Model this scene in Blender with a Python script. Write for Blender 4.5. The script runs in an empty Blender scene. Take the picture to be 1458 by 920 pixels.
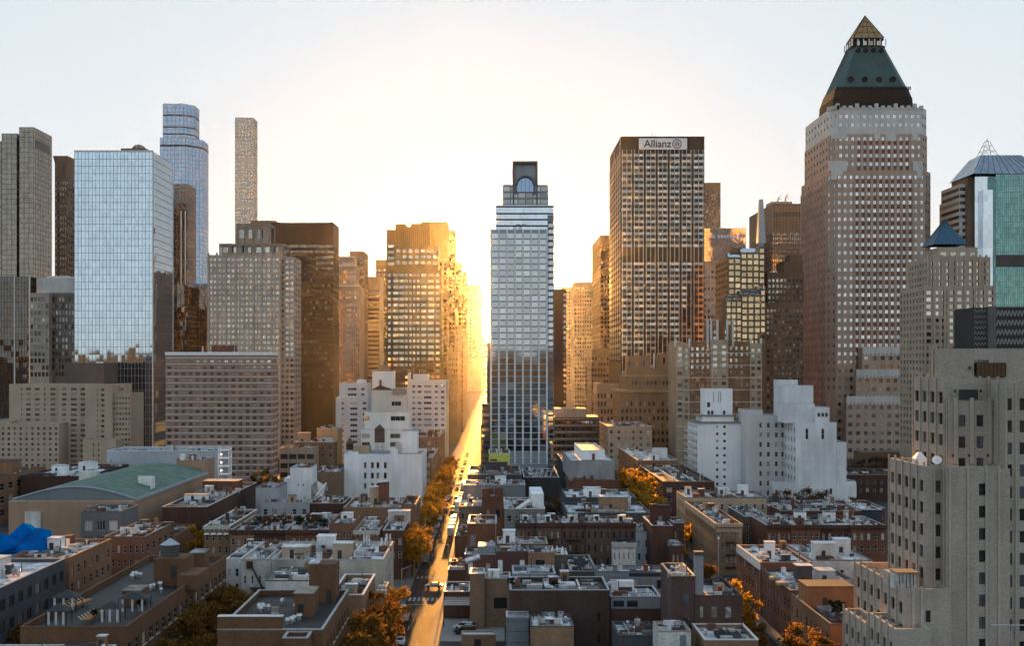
import bpy, math, random
from mathutils import Vector
R = math.radians
scene = bpy.context.scene
col = scene.collection

# ------------------------------------------------------------------ camera, sky, sun, exposure
F, PX, PY, H = 1700.0, 705.0, 520.0, 57.0          # focal length in photo pixels, vanishing point, eye height (m)
cd = bpy.data.cameras.new('camera'); cam = bpy.data.objects.new('camera', cd); col.objects.link(cam)
cam.location = (0, 0, H); cam.rotation_euler = (R(90), 0, 0)
cd.lens = F / 1458 * 36; cd.shift_x = (729 - PX) / 1458; cd.shift_y = (PY - 460) / 1458
cd.clip_start = 1; cd.clip_end = 30000
scene.camera = cam
SUN_EL, SUN_AZ = R(3.9), R(-0.2)
world = bpy.data.worlds.new('World'); scene.world = world; world.use_nodes = True
wt = world.node_tree
sky = wt.nodes.new('ShaderNodeTexSky'); sky.sky_type = 'NISHITA'; sky.sun_disc = False
sky.sun_elevation = SUN_EL; sky.sun_rotation = SUN_AZ
sky.air_density = 0.85; sky.dust_density = 0.08; sky.ozone_density = 3.0
wb = wt.nodes.new('ShaderNodeMixRGB'); wb.blend_type = 'MULTIPLY'; wb.inputs[0].default_value = 1.0
wb.inputs[2].default_value = (0.93, 0.982, 1.085, 1)            # morning white balance
hs = wt.nodes.new('ShaderNodeHueSaturation'); hs.inputs['Saturation'].default_value = 0.8
wt.links.new(sky.outputs[0], hs.inputs['Color']); wt.links.new(hs.outputs[0], wb.inputs[1]); # sky highlights compressed to brighten the shaded walls: bright parts roll off softly, L' = c - c*c / (L + c)
CC = 0.42
va = wt.nodes.new('ShaderNodeVectorMath'); va.operation = 'ADD'; va.inputs[1].default_value = (CC,) * 3; wt.links.new(wb.outputs[0], va.inputs[0])
vd = wt.nodes.new('ShaderNodeVectorMath'); vd.operation = 'DIVIDE'; vd.inputs[0].default_value = (CC * CC,) * 3; wt.links.new(va.outputs[0], vd.inputs[1])
vb = wt.nodes.new('ShaderNodeVectorMath'); vb.operation = 'SUBTRACT'; vb.inputs[0].default_value = (CC,) * 3; wt.links.new(vd.outputs[0], vb.inputs[1])
wt.links.new(vb.outputs[0], wt.nodes['Background'].inputs[0])
wt.nodes['Background'].inputs[1].default_value = 0.15
sd = bpy.data.lights.new('sun', 'SUN'); sun = bpy.data.objects.new('sun', sd); col.objects.link(sun)
sd.energy = 2.0; sd.angle = R(0.5); sd.color = (0.66, 0.28, 0.055)
sun.rotation_euler = Vector((math.sin(SUN_AZ) * math.cos(SUN_EL), math.cos(SUN_AZ) * math.cos(SUN_EL), math.sin(SUN_EL))).to_track_quat('Z', 'Y').to_euler()
sun.location = (0, -50, 300)
vs = scene.view_settings
vs.view_transform = 'Standard'; vs.look = 'None'; vs.exposure = 3.98; vs.gamma = 1.0; vs.use_curve_mapping = False
scene.cycles.use_denoising = True
scene.cycles.max_bounces = 6; scene.cycles.volume_bounces = 0
scene.cycles.diffuse_bounces = 3; scene.cycles.glossy_bounces = 3
scene.cycles.caustics_reflective = False; scene.cycles.caustics_refractive = False
HAZE = 0.000006

rnd = random.Random(51)
def wx(px, Y): return (px - PX) * Y / F
def wz(py, Y): return H - (py - PY) * Y / F
def yof(py, Z): return F * (H - Z) / (py - PY)

# ------------------------------------------------------------------ materials
MATS = {}
def nodes(name):
    m = bpy.data.materials.new(name); m.use_nodes = True
    nt = m.node_tree
    return m, nt, nt.nodes['Principled BSDF']
def N(nt, t, **kw):
    n = nt.nodes.new('ShaderNode' + t)
    for k, v in kw.items(): setattr(n, k, v)
    return n
def math_node(nt, op, a, b=None):
    n = N(nt, 'Math', operation=op)
    for i, v in ((0, a), (1, b)):
        if v is None: continue
        if isinstance(v, (int, float)): n.inputs[i].default_value = v
        else: nt.links.new(v, n.inputs[i])
    return n.outputs[0]
def maprange(nt, v, a, b, c, d):
    n = N(nt, 'MapRange'); nt.links.new(v, n.inputs[0])
    for i, x in enumerate((a, b, c, d)): n.inputs[i + 1].default_value = x
    return n.outputs[0]
def scaled(nt, colr, fac):
    n = N(nt, 'VectorMath', operation='SCALE')
    if isinstance(colr, tuple): n.inputs[0].default_value = colr[:3]
    else: nt.links.new(colr, n.inputs[0])
    nt.links.new(fac, n.inputs['Scale'])
    return n.outputs[0]
def noise(nt, scale3, scale=1.0, detail=3.0):
    g = N(nt, 'NewGeometry'); mp = N(nt, 'Mapping'); mp.inputs['Scale'].default_value = scale3
    nt.links.new(g.outputs['Position'], mp.inputs[0])
    t = N(nt, 'TexNoise'); t.inputs['Scale'].default_value = scale; t.inputs['Detail'].default_value = detail
    nt.links.new(mp.outputs[0], t.inputs['Vector'])
    return t.outputs['Fac']
def wallmat(name, c, var=0.3, rough=0.85, brick=None):
    """masonry, stone or paint: broad tone changes, fine grain and rain streaks"""
    if name in MATS: return MATS[name]
    m, nt, b = nodes(name)
    a = maprange(nt, noise(nt, (.12, .12, .09)), .3, .7, 1 - var * .6, 1 + var * .5)
    s = maprange(nt, noise(nt, (.55, .55, .07), 1, 5), .3, .7, 1 - var * .42, 1 + var * .3)
    f = maprange(nt, noise(nt, (2.5, 2.5, 3.5), 1, 4), .3, .7, 1 - var * .5, 1 + var * .5)
    fac = math_node(nt, 'MULTIPLY', math_node(nt, 'MULTIPLY', a, s), f)
    base = c
    if brick:
        g = N(nt, 'NewGeometry'); sp = N(nt, 'SeparateXYZ'); nt.links.new(g.outputs['Position'], sp.inputs[0])
        cb = N(nt, 'CombineXYZ'); nt.links.new(math_node(nt, 'ADD', sp.outputs[0], sp.outputs[1]), cb.inputs[0]); nt.links.new(sp.outputs[2], cb.inputs[1])
        bt = N(nt, 'TexBrick'); bt.inputs['Scale'].default_value = 1.0
        bt.inputs['Brick Width'].default_value = brick; bt.inputs['Row Height'].default_value = brick * .36
        bt.inputs['Mortar Size'].default_value = brick * .045
        bt.inputs['Color1'].default_value = (*[x * .85 for x in c], 1); bt.inputs['Color2'].default_value = (*[x * 1.14 for x in c], 1)
        bt.inputs['Mortar'].default_value = (*[x * .9 for x in c], 1)
        nt.links.new(cb.outputs[0], bt.inputs['Vector']); base = bt.outputs['Color']
    nt.links.new(scaled(nt, base, fac), b.inputs['Base Color'])
    b.inputs['Roughness'].default_value = rough; b.inputs['Specular IOR Level'].default_value = 0.25
    MATS[name] = m
    return m
def roofmat(name, c, var=0.5, rough=0.7):
    """flat roof sheet: patches of coating, seams and stains"""
    if name in MATS: return MATS[name]
    m, nt, b = nodes(name)
    g = N(nt, 'NewGeometry')
    v = N(nt, 'TexVoronoi', distance='CHEBYCHEV'); v.inputs['Scale'].default_value = .3
    nt.links.new(g.outputs['Position'], v.inputs['Vector'])
    sp = N(nt, 'SeparateColor'); nt.links.new(v.outputs['Color'], sp.inputs[0])
    p = maprange(nt, sp.outputs[0], 0, 1, 1 - var * .5, 1 + var * .3)
    st = maprange(nt, noise(nt, (.3, .3, .3), 1, 8), .38, .62, 1 - var * 1.35, 1 + var * .15)
    w = maprange(nt, noise(nt, (3.0, .25, 1), 1, 2), .35, .65, 1 - var * .3, 1.05)
    nt.links.new(scaled(nt, c, math_node(nt, 'MULTIPLY', math_node(nt, 'MULTIPLY', p, st), w)), b.inputs['Base Color'])
    b.inputs['Roughness'].default_value = rough
    MATS[name] = m
    return m
def rand01(nt):
    oi = N(nt, 'ObjectInfo'); g = N(nt, 'NewGeometry')
    a = math_node(nt, 'MULTIPLY', oi.outputs['Random'], 7.13); c = math_node(nt, 'MULTIPLY', g.outputs['Random Per Island'], 3.7)
    return math_node(nt, 'FRACT', math_node(nt, 'ADD', a, c)), g
def glassmat(name, tint=(.8, .85, .9), refl=.5, dark=(.03, .03, .035), blind=(.45, .40, .33), pb=.3, rough=.04, wob=.0, vr=.6):
    """window pane: coated glass over a dark room or a drawn blind, each pane a little different"""
    if name in MATS: return MATS[name]
    m, nt, b = nodes(name); nt.nodes.remove(b)
    r, g = rand01(nt)
    r2 = math_node(nt, 'FRACT', math_node(nt, 'MULTIPLY', r, 13.7))
    r3 = math_node(nt, 'FRACT', math_node(nt, 'MULTIPLY', r, 57.3))
    isb = math_node(nt, 'GREATER_THAN', r2, 1 - pb)
    mx = N(nt, 'MixRGB'); nt.links.new(isb, mx.inputs[0]); mx.inputs[1].default_value = (*dark, 1)
    nt.links.new(scaled(nt, blind, maprange(nt, r3, 0, 1, .5, 1.25)), mx.inputs[2])
    di = N(nt, 'BsdfDiffuse'); nt.links.new(mx.outputs[0], di.inputs[0])
    gl = N(nt, 'BsdfGlossy'); gl.inputs['Roughness'].default_value = rough
    nt.links.new(scaled(nt, tint, maprange(nt, r3, 0, 1, 1.08 - .66 * vr, 1.08)), gl.inputs[0])
    if wob:
        bp = N(nt, 'Bump'); bp.inputs['Strength'].default_value = wob; bp.inputs['Distance'].default_value = 1.0
        nt.links.new(noise(nt, (.22, .22, .16), 1, 2), bp.inputs['Height']); nt.links.new(bp.outputs[0], gl.inputs['Normal'])
    ms = N(nt, 'MixShader'); nt.links.new(maprange(nt, r, 0, 1, max(refl - .26 * vr, .04), min(refl + .24 * vr, 1)), ms.inputs[0])
    nt.links.new(di.outputs[0], ms.inputs[1]); nt.links.new(gl.outputs[0], ms.inputs[2])
    nt.links.new(ms.outputs[0], nt.nodes['Material Output'].inputs[0])
    MATS[name] = m
    return m
def curtainmat(name, tint, refl, pw, ph, dark=(.02, .025, .03), wob=.02, vary=.25, blinds=.0):
    """glass skin of a tower; every pane of pw x ph metres has its own tone and tilt"""
    if name in MATS: return MATS[name]
    m, nt, b = nodes(name); nt.nodes.remove(b)
    g = N(nt, 'NewGeometry'); sp = N(nt, 'SeparateXYZ'); nt.links.new(g.outputs['Position'], sp.inputs[0])
    u = math_node(nt, 'FLOOR', math_node(nt, 'DIVIDE', math_node(nt, 'ADD', sp.outputs[0], sp.outputs[1]), pw))
    v = math_node(nt, 'FLOOR', math_node(nt, 'DIVIDE', sp.outputs[2], ph))
    cb = N(nt, 'CombineXYZ'); nt.links.new(u, cb.inputs[0]); nt.links.new(v, cb.inputs[1])
    wn = N(nt, 'TexWhiteNoise', noise_dimensions='2D'); nt.links.new(cb.outputs[0], wn.inputs['Vector'])
    gl = N(nt, 'BsdfGlossy'); gl.inputs['Roughness'].default_value = .03
    nt.links.new(scaled(nt, tint, maprange(nt, wn.outputs['Value'], 0, 1, 1 - vary, 1)), gl.inputs[0])
    nm = N(nt, 'VectorMath', operation='MULTIPLY_ADD')
    nt.links.new(wn.outputs['Color'], nm.inputs[0]); nm.inputs[1].default_value = (wob,) * 3; nt.links.new(g.outputs['Normal'], nm.inputs[2])
    sb = N(nt, 'VectorMath', operation='SUBTRACT'); nt.links.new(nm.outputs[0], sb.inputs[0]); sb.inputs[1].default_value = (wob / 2,) * 3
    nz = N(nt, 'VectorMath', operation='NORMALIZE'); nt.links.new(sb.outputs[0], nz.inputs[0])
    nt.links.new(nz.outputs[0], gl.inputs['Normal'])
    di = N(nt, 'BsdfDiffuse')
    mx = N(nt, 'MixRGB'); mx.inputs[1].default_value = (*dark, 1); mx.inputs[2].default_value = (.35, .34, .32, 1)
    wn2 = math_node(nt, 'FRACT', math_node(nt, 'MULTIPLY', wn.outputs['Value'], 31.7))
    nt.links.new(math_node(nt, 'GREATER_THAN', wn2, 1 - blinds), mx.inputs[0]); nt.links.new(mx.outputs[0], di.inputs[0])
    ms = N(nt, 'MixShader'); ms.inputs[0].default_value = refl
    nt.links.new(di.outputs[0], ms.inputs[1]); nt.links.new(gl.outputs[0], ms.inputs[2])
    nt.links.new(ms.outputs[0], nt.nodes['Material Output'].inputs[0])
    MATS[name] = m
    return m
def plain(name, c, rough=.6, metal=0.0, emit=0):
    if name in MATS: return MATS[name]
    m, nt, b = nodes(name)
    nt.links.new(scaled(nt, c, maprange(nt, noise(nt, (1.2, 1.2, 1.2), 1, 3), .3, .7, .85, 1.12)), b.inputs['Base Color'])
    b.inputs['Roughness'].default_value = rough; b.inputs['Metallic'].default_value = metal
    if emit:
        b.inputs['Emission Color'].default_value = (*c, 1); b.inputs['Emission Strength'].default_value = emit
    MATS[name] = m
    return m
def leafmat(name, c):
    if name in MATS: return MATS[name]
    m, nt, b = nodes(name); nt.nodes.remove(b)
    r, g = rand01(nt)
    mx = N(nt, 'MixRGB'); mx.inputs[1].default_value = (*c, 1); mx.inputs[2].default_value = (c[0] * .62, c[1] * .7, c[2] * 1.0, 1)
    nt.links.new(math_node(nt, 'FRACT', math_node(nt, 'MULTIPLY', r, 17.3)), mx.inputs[0])
    cc = scaled(nt, mx.outputs[0], maprange(nt, r, 0, 1, .4, 1.4))
    d = N(nt, 'BsdfDiffuse'); t = N(nt, 'BsdfTranslucent')
    nt.links.new(cc, d.inputs[0]); nt.links.new(cc, t.inputs[0])
    ms = N(nt, 'MixShader'); ms.inputs[0].default_value = .6
    nt.links.new(d.outputs[0], ms.inputs[1]); nt.links.new(t.outputs[0], ms.inputs[2])
    nt.links.new(ms.outputs[0], nt.nodes['Material Output'].inputs[0])
    MATS[name] = m
    return m

# ------------------------------------------------------------------ mesh building
class MB:
    """collects faces (with a material slot each) and links them as ONE mesh object"""
    def __init__(s): s.v = []; s.f = []; s.m = []
    def poly(s, pts, mi=0):
        k = len(s.v); s.v += [tuple(p) for p in pts]; s.f.append(tuple(range(k, k + len(pts)))); s.m.append(mi)
    def mesh(s, pts, faces, mi=0):
        k = len(s.v); s.v += [tuple(p) for p in pts]
        for f in faces: s.f.append(tuple(i + k for i in f)); s.m.append(mi)
    def box(s, x0, x1, y0, y1, z0, z1, mi=0):
        s.mesh([(x0, y0, z0), (x1, y0, z0), (x1, y1, z0), (x0, y1, z0), (x0, y0, z1), (x1, y0, z1), (x1, y1, z1), (x0, y1, z1)],
               [(0, 3, 2, 1), (4, 5, 6, 7), (0, 1, 5, 4), (1, 2, 6, 5), (2, 3, 7, 6), (3, 0, 4, 7)], mi)
    def frustum(s, b, zb, t, zt, mi=0, cap=True):
        n = len(b)
        s.mesh([(x, y, zb) for x, y in b] + [(x, y, zt) for x, y in t],
               [(i, (i + 1) % n, (i + 1) % n + n, i + n) for i in range(n)] + ([tuple(range(n, 2 * n))] if cap else []), mi)
    def prism(s, pl, z0, z1, mi=0): s.frustum(pl, z0, pl, z1, mi)
    def cyl(s, x, y, z0, z1, r0, r1=None, n=10, mi=0):
        r1 = r0 if r1 is None else r1
        c = lambda r: [(x + r * math.cos(2 * math.pi * i / n), y + r * math.sin(2 * math.pi * i / n)) for i in range(n)]
        s.frustum(c(r0), z0, c(r1), z1, mi)
    def bar(s, a, b, t, mi=0):
        a, b = Vector(a), Vector(b); d = (b - a)
        if d.length < 1e-6: return
        u = d.orthogonal().normalized() * t / 2; w = d.normalized().cross(u)
        p = [a + u + w, a - u + w, a - u - w, a + u - w, b + u + w, b - u + w, b - u - w, b + u - w]
        s.mesh(p, [(0, 1, 2, 3), (7, 6, 5, 4), (0, 4, 5, 1), (1, 5, 6, 2), (2, 6, 7, 3), (3, 7, 4, 0)], mi)
    def build(s, name, mats, parent=None, smooth=False):
        if not s.f: return None
        me = bpy.data.meshes.new(name)
        o3 = Vector(parent['o3']) if parent is not None and 'o3' in parent else Vector((0, 0, 0))
        me.from_pydata([(x - o3[0], y - o3[1], z - o3[2]) for x, y, z in s.v], [], s.f)
        for m in (mats if isinstance(mats, (list, tuple)) else [mats]): me.materials.append(m)
        me.polygons.foreach_set('material_index', s.m)
        if smooth: me.polygons.foreach_set('use_smooth', [True] * len(s.f))
        me.update()
        o = bpy.data.objects.new(name, me); col.objects.link(o)
        if parent is not None: o.parent = parent
        return o
ALL = []
def thing(name, label, cat, loc, group=None):
    o = bpy.data.objects.new(name, None); col.objects.link(o); o.location = loc; o.empty_display_size = .5
    o['label'] = label; o['category'] = cat; o['o3'] = tuple(loc)
    if group: o['group'] = group
    ALL.append(o)
    return o
def tag(o, label, cat, group=None, kind=None):
    if label: o['label'] = label
    if cat: o['category'] = cat
    if group: o['group'] = group
    if kind: o['kind'] = kind
    return o
def copy_tree(o, parent=None):
    c = o.copy(); col.objects.link(c)
    if parent is not None: c.parent = parent
    for ch in list(o.children): copy_tree(ch, c)
    return c

WINMESH = {}
def winmesh(w, h, glass, frame, style, fw=.07):
    key = (round(w, 3), round(h, 3), glass.name, frame.name, style)
    if key in WINMESH: return WINMESH[key]
    b = MB(); winfaces(b, w, h, style, fw, 0, 1)
    me = bpy.data.meshes.new('window')
    me.from_pydata(b.v, [], b.f); me.materials.append(glass); me.materials.append(frame)
    me.polygons.foreach_set('material_index', b.m); me.update()
    WINMESH[key] = me
    return me
def winfaces(b, w, h, style, fw, mg, mf):
    x0, x1 = -w / 2, w / 2
    b.poly([(x0, 0, 0), (x1, 0, 0), (x1, 0, h), (x0, 0, h)], mg)
    if style == 'pane': return
    y = -.05
    def strip(a, c, d, e): b.mesh([(a, y, d), (c, y, d), (c, y, e), (a, y, e)], [(0, 1, 2, 3)], mf)
    strip(x0, x1, 0, fw); strip(x0, x1, h - fw, h); strip(x0, x0 + fw, fw, h - fw); strip(x1 - fw, x1, fw, h - fw)
    if 's' in style: strip(x0 + fw, x1 - fw, h * .5 - fw * .5, h * .5 + fw * .5)
    if 'v' in style: strip(-fw * .5, fw * .5, fw, h - fw)
    if '3' in style:
        for q in (-w / 6, w / 6): strip(q - fw * .5, q + fw * .5, fw, h - fw)

class Bld:
    """one building: walls with real openings, its windows, roofs and trim, all children of one Empty"""
    MAXW = 100
    def __init__(s, name, label, cat, group=None):
        s.name, s.label, s.cat, s.group = name, label, cat, group
        s.parts = {}; s.order = []; s.wins = []; s.kids = []; s.mn = [1e9, 1e9]; s.mx = [-1e9, -1e9]; s.foot = []
    def part(s, name, mat):
        k = (name, mat.name)
        if k not in s.parts: s.parts[k] = (MB(), mat); s.order.append(k)
        return s.parts[k][0]
    def own(s, name, mat):
        """a separate piece: every chimney, bulkhead and so on is its own mesh"""
        b = MB(); s.kids.append((name, b, mat)); return b
    def face(s, p0, p1, z0, z1, mat, spec=None, part='wall'):
        b = s.part(part, mat)
        p0 = Vector((*p0, 0)); p1 = Vector((*p1, 0)); L = (p1 - p0).length
        d = (p1 - p0) / L; n = Vector((d.y, -d.x, 0))
        def P(u, v, r=0): q = p0 + d * u - n * r; return (q.x, q.y, v)
        if not spec: b.poly([P(0, z0), P(L, z0), P(L, z1), P(0, z1)]); return
        g = dict(n=4, w=.5, pitch=3.5, h=.55, sill=.25, mt=1.0, mb=None, rec=.25, ml=0.0, mr=0.0, glass=None, frame=None, style='pane', skip=None, cols=None, sillmat=None, zmin=None)
        g.update(spec)
        cols = g['cols']
        if cols is None:
            cw = (L - g['ml'] - g['mr']) / g['n']
            cols = [(g['ml'] + cw * (i + .5 - g['w'] / 2), g['ml'] + cw * (i + .5 + g['w'] / 2)) for i in range(g['n'])]
        else: cols = [(a * L, c * L) for a, c in cols]
        rows = []; z = z1 - g['mt']; low = z0 + (g['mb'] or 0)
        if g['zmin'] is not None: low = max(low, g['zmin'])
        while z - g['pitch'] >= low - 1e-6:
            rows.append((z - g['pitch'] * (1 - g['sill']), z - g['pitch'] * (1 - g['sill']) + g['pitch'] * g['h'])); z -= g['pitch']
        rows.reverse()
        ang = math.atan2(d.y, d.x); cur = z0; rec = g['rec']
        for j, (a, c) in enumerate(rows):
            b.poly([P(0, cur), P(L, cur), P(L, a), P(0, a)]); cu = 0
            for i, (e, f) in enumerate(cols):
                if g['skip'] and g['skip'](i, len(rows) - 1 - j): continue
                b.poly([P(cu, a), P(e, a), P(e, c), P(cu, c)]); cu = f
                b.mesh([P(e, a), P(f, a), P(f, c), P(e, c), P(e, a, rec), P(f, a, rec), P(f, c, rec), P(e, c, rec)],
                       [(0, 1, 5, 4), (1, 2, 6, 5), (2, 3, 7, 6), (3, 0, 4, 7)])
                q = p0 + d * ((e + f) / 2) - n * rec
                gm = g['glass'](i, len(rows) - 1 - j) if callable(g['glass']) else g['glass']
                s.wins.append((f - e, c - a, q.x, q.y, a, ang, gm, g['frame'] or gm, g['style'], g['sillmat'], rec))
            b.poly([P(cu, a), P(L, a), P(L, c), P(cu, c)]); cur = c
        b.poly([P(0, cur), P(L, cur), P(L, z1), P(0, z1)])
    def vol(s, pl, z0, z1, mat, specs=None, roof=None, par=0.0, part='wall', cope=None, proof='roof', rin=.3):
        """a storey block on a footprint polygon (counter-clockwise): walls, roof, parapet and coping"""
        specs = specs or {}
        n = len(pl)
        for i in range(n):
            s.face(pl[i], pl[(i + 1) % n], z0, z1, mat, specs.get(i), part)
        for x, y in pl:
            s.mn = [min(s.mn[0], x), min(s.mn[1], y)]; s.mx = [max(s.mx[0], x), max(s.mx[1], y)]
        if z0 < 1: s.foot.append((min(p[0] for p in pl), max(p[0] for p in pl), min(p[1] for p in pl), max(p[1] for p in pl)))
        r = s.part(proof, roof or mat)
        if par <= 0: r.poly([(x, y, z1) for x, y in pl]); return
        cx = sum(p[0] for p in pl) / n; cy = sum(p[1] for p in pl) / n
        inn = []
        for x, y in pl:
            inn.append((x + (rin if x < cx else -rin), y + (rin if y < cy else -rin)))
        w = s.part(part, mat)
        for i in range(n):
            j = (i + 1) % n
            w.poly([(*inn[i], z1 - par), (*inn[j], z1 - par), (*inn[j], z1), (*inn[i], z1)])
        r.poly([(x, y, z1 - par) for x, y in inn])
        c = s.part('coping', cope) if cope else w
        t = .12 if cope else 0
        out = [(x + (-.06 if x < cx else .06), y + (-.06 if y < cy else .06)) for x, y in pl] if cope else pl
        inn2 = [(x + (.06 if x < cx else -.06), y + (.06 if y < cy else -.06)) for x, y in inn] if cope else inn
        for i in range(n):
            j = (i + 1) % n
            c.poly([(*out[i], z1 + t), (*out[j], z1 + t), (*inn2[j], z1 + t), (*inn2[i], z1 + t)])
            if cope:
                c.poly([(*out[i], z1 - .05), (*out[j], z1 - .05), (*out[j], z1 + t), (*out[i], z1 + t)])
                c.poly([(*inn2[i], z1 - .05), (*inn2[j], z1 - .05), (*inn2[j], z1 + t), (*inn2[i], z1 + t)])
    def rect(s, x0, x1, y0, y1, z0, z1, mat, front=None, side=None, **kw):
        sp = {}
        if front: sp[0] = front
        if side: sp[1 if x1 < 0 else 3] = side
        s.vol([(x0, y0), (x1, y0), (x1, y1), (x0, y1)], z0, z1, mat, sp, **kw)
    def pv(s, px0, px1, pyt, Y, D, mat, front=None, side=None, z0=0.0, pyb=None, **kw):
        """block given by its front's photo pixels and its distance"""
        if pyb is not None: z0 = wz(pyb, Y)
        s.rect(wx(px0, Y), wx(px1, Y), Y, Y + D, z0, wz(pyt, Y), mat, front, side, **kw)
        return wx(px0, Y), wx(px1, Y), Y, Y + D, wz(pyt, Y)
    def done(s):
        cx = (s.mn[0] + s.mx[0]) / 2; cy = (s.mn[1] + s.mx[1]) / 2
        root = thing(s.name, s.label, s.cat, (cx, cy, 0), s.group)
        s.root = root
        for k in s.order:
            b, m = s.parts[k]; b.build(k[0], m, root)
        for name, b, m in s.kids: b.build(name, m, root)
        ws = sorted(s.wins, key=lambda w: -(w[0] * w[1]) * (1 if abs(w[5]) < .1 else .4))
        for w, h, x, y, z, ang, gm, fm, st, sm, rec in ws[:s.MAXW]:
            o = bpy.data.objects.new('window', winmesh(w, h, gm, fm, st)); col.objects.link(o)
            o.parent = root; o.location = (x - cx, y - cy, z); o.rotation_euler = (0, 0, ang)
            if sm:
                key = ('sill', round(w, 3), sm.name, rec)
                if key not in WINMESH:
                    b = MB(); b.box(-w / 2 - .12, w / 2 + .12, -rec - .14, -.01 - rec, -.22, -.02)
                    me = bpy.data.meshes.new('sill'); me.from_pydata(b.v, [], b.f); me.materials.append(sm); WINMESH[key] = me
                q = bpy.data.objects.new('sill', WINMESH[key]); col.objects.link(q); q.parent = o
        rest = ws[s.MAXW:]
        if rest:
            b = MB(); mats = []
            def mi(m):
                if m not in mats: mats.append(m)
                return mats.index(m)
            for w, h, x, y, z, ang, gm, fm, st, sm, rec in rest:
                t = MB(); winfaces(t, w, h, st, .07, mi(gm), mi(fm))
                ca, sa = math.cos(ang), math.sin(ang)
                k = len(b.v); b.v += [(x + a * ca - c * sa, y + a * sa + c * ca, z + e) for a, c, e in t.v]
                b.f += [tuple(i + k for i in f) for f in t.f]; b.m += t.m
            o = b.build('window', mats, root); o['kind'] = 'stuff'
        BLDS.append(s)
        return root
BLDS = []
# ------------------------------------------------------------------ setting: ground, street, pavements
def sheet(name, x0, x1, y0, y1, z, m, kind='structure'):
    b = MB(); b.poly([(x0, y0, z), (x1, y0, z), (x1, y1, z), (x0, y1, z)])
    o = b.build(name, m); o['kind'] = kind; return o
asphalt = roofmat('asphalt', (.04, .037, .034), .35, .8); asphalt.node_tree.nodes['Principled BSDF'].inputs['Specular IOR Level'].default_value = .12
sheet('ground', -3500, 3500, -3300, 7000, 0, roofmat('ground_asphalt', (.06, .058, .055), .4, .9))
CX0, CX1, RX0, RX1 = -27.0, -11.7, -21.4, -13.6        # building lines and kerb lines of the sunlit street
sheet('road', RX0, RX1, 120, 4000, .004, asphalt)
sheet('side_road', 48.5, 57.5, 150, 2500, .004, asphalt)
sheet('side_road', -85.5, -78.5, 150, 2500, .004, asphalt)
sheet('avenue', -300, 300, 655, 675, .008, asphalt)
pave = wallmat('pavement_concrete', (.13, .125, .12), .3)
for x0, x1 in ((CX0, RX0), (RX1, CX1), (45.5, 48.5), (57.5, 60.0), (-88, -85.5), (-78.5, -76)):
    b = MB(); b.box(x0, x1, 120, 654, 0, .13); b.box(x0, x1, 676, 2200, 0, .13)
    b.build('pavement', pave)['kind'] = 'structure'
paint = wallmat('road_paint', (.4, .39, .37), .6)
b = MB()
for yy in (288, 318):
    for k in range(7):
        x = RX0 + .4 + k * 1.1; b.poly([(x, yy, .012), (x + .55, yy, .012), (x + .55, yy + 4.2, .012), (x, yy + 4.2, .012)])
b.poly([(RX0 + .3, 283.5, .012), (RX1 - .3, 283.5, .012), (RX1 - .3, 284.1, .012), (RX0 + .3, 284.1, .012)])
for k in range(34):
    y = 130 + k * 14
    if 280 < y < 324: continue
    for x in (RX0 + 2.6, RX1 - 2.6): b.poly([(x, y, .012), (x + .14, y, .012), (x + .14, y + 5, .012), (x, y + 5, .012)])
b.build('road_markings', paint)['kind'] = 'structure'
sheet('parking_lot', -11.4, 2.0, 246, 268, .012, wallmat('lot_concrete', (.3, .29, .28), .3))

# ------------------------------------------------------------------ shared building materials
W = wallmat
bronze = W('dark_bronze', (.085, .062, .045), .25, .5)
brown = W('brown_stone', (.20, .135, .09), .3)
tan = W('tan_stone', (.4, .31, .225), .25)
grey_stone = W('grey_beige_stone', (.46, .385, .31), .2)
white_stone = W('pale_stone', (.62, .6, .57), .25)
white_paint = W('white_painted_brick', (.82, .82, .82), .28)
white_dirty = W('weathered_white_wall', (.6, .585, .56), .5)
brick_red = W('red_brown_brick', (.165, .072, .046), .35)
brick_dk = W('dark_brown_brick', (.085, .044, .034), .35)
brick_or = W('orange_brick', (.26, .135, .075), .3)
brick_tan = W('tan_brick', (.28, .175, .105), .3, brick=.8)
concrete = W('concrete_grey', (.3, .3, .3), .35)
dkgrey = W('dark_grey_paint', (.075, .078, .085), .3)
bluegrey = W('blue_grey_metal', (.2, .225, .25), .3, .5)
black = plain('black_metal', (.015, .015, .017), .5)
steel = plain('galvanised_metal', (.55, .56, .58), .35, .6)
white_m = plain('white_metal', (.8, .8, .8), .4)
cope_w = plain('pale_coping', (.7, .69, .66), .6)
roof_s = roofmat('silver_roof', (.8, .81, .83), .45)
roof_g = roofmat('grey_roof', (.32, .33, .35), .5)
roof_d = roofmat('tar_roof', (.03, .027, .026), .4)
roof_t = roofmat('tan_roof', (.3, .25, .2), .4)
g_dark = glassmat('dark_window', (.55, .6, .65), .16, pb=.28)
g_house = glassmat('house_window', (.6, .65, .7), .2, (.02, .02, .022), (.5, .5, .48), .4)
g_lite = glassmat('light_window', (.9, .88, .84), .62, pb=.35)
g_mid = glassmat('mid_window', (.8, .8, .8), .4, pb=.3)
g_blue = glassmat('blue_window', (.8, .88, .95), .5, pb=.15)
g_gold = glassmat('bronze_window', (.85, .76, .62), .45, (.03, .022, .016), pb=.2)
fr_d = plain('dark_frame', (.03, .03, .03)); fr_w = plain('white_frame', (.72, .72, .72)); fr_b = plain('brown_frame', (.1, .07, .05))

def pitch(px, Y): return px * Y / F
TW = 'towers of the skyline'
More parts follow.
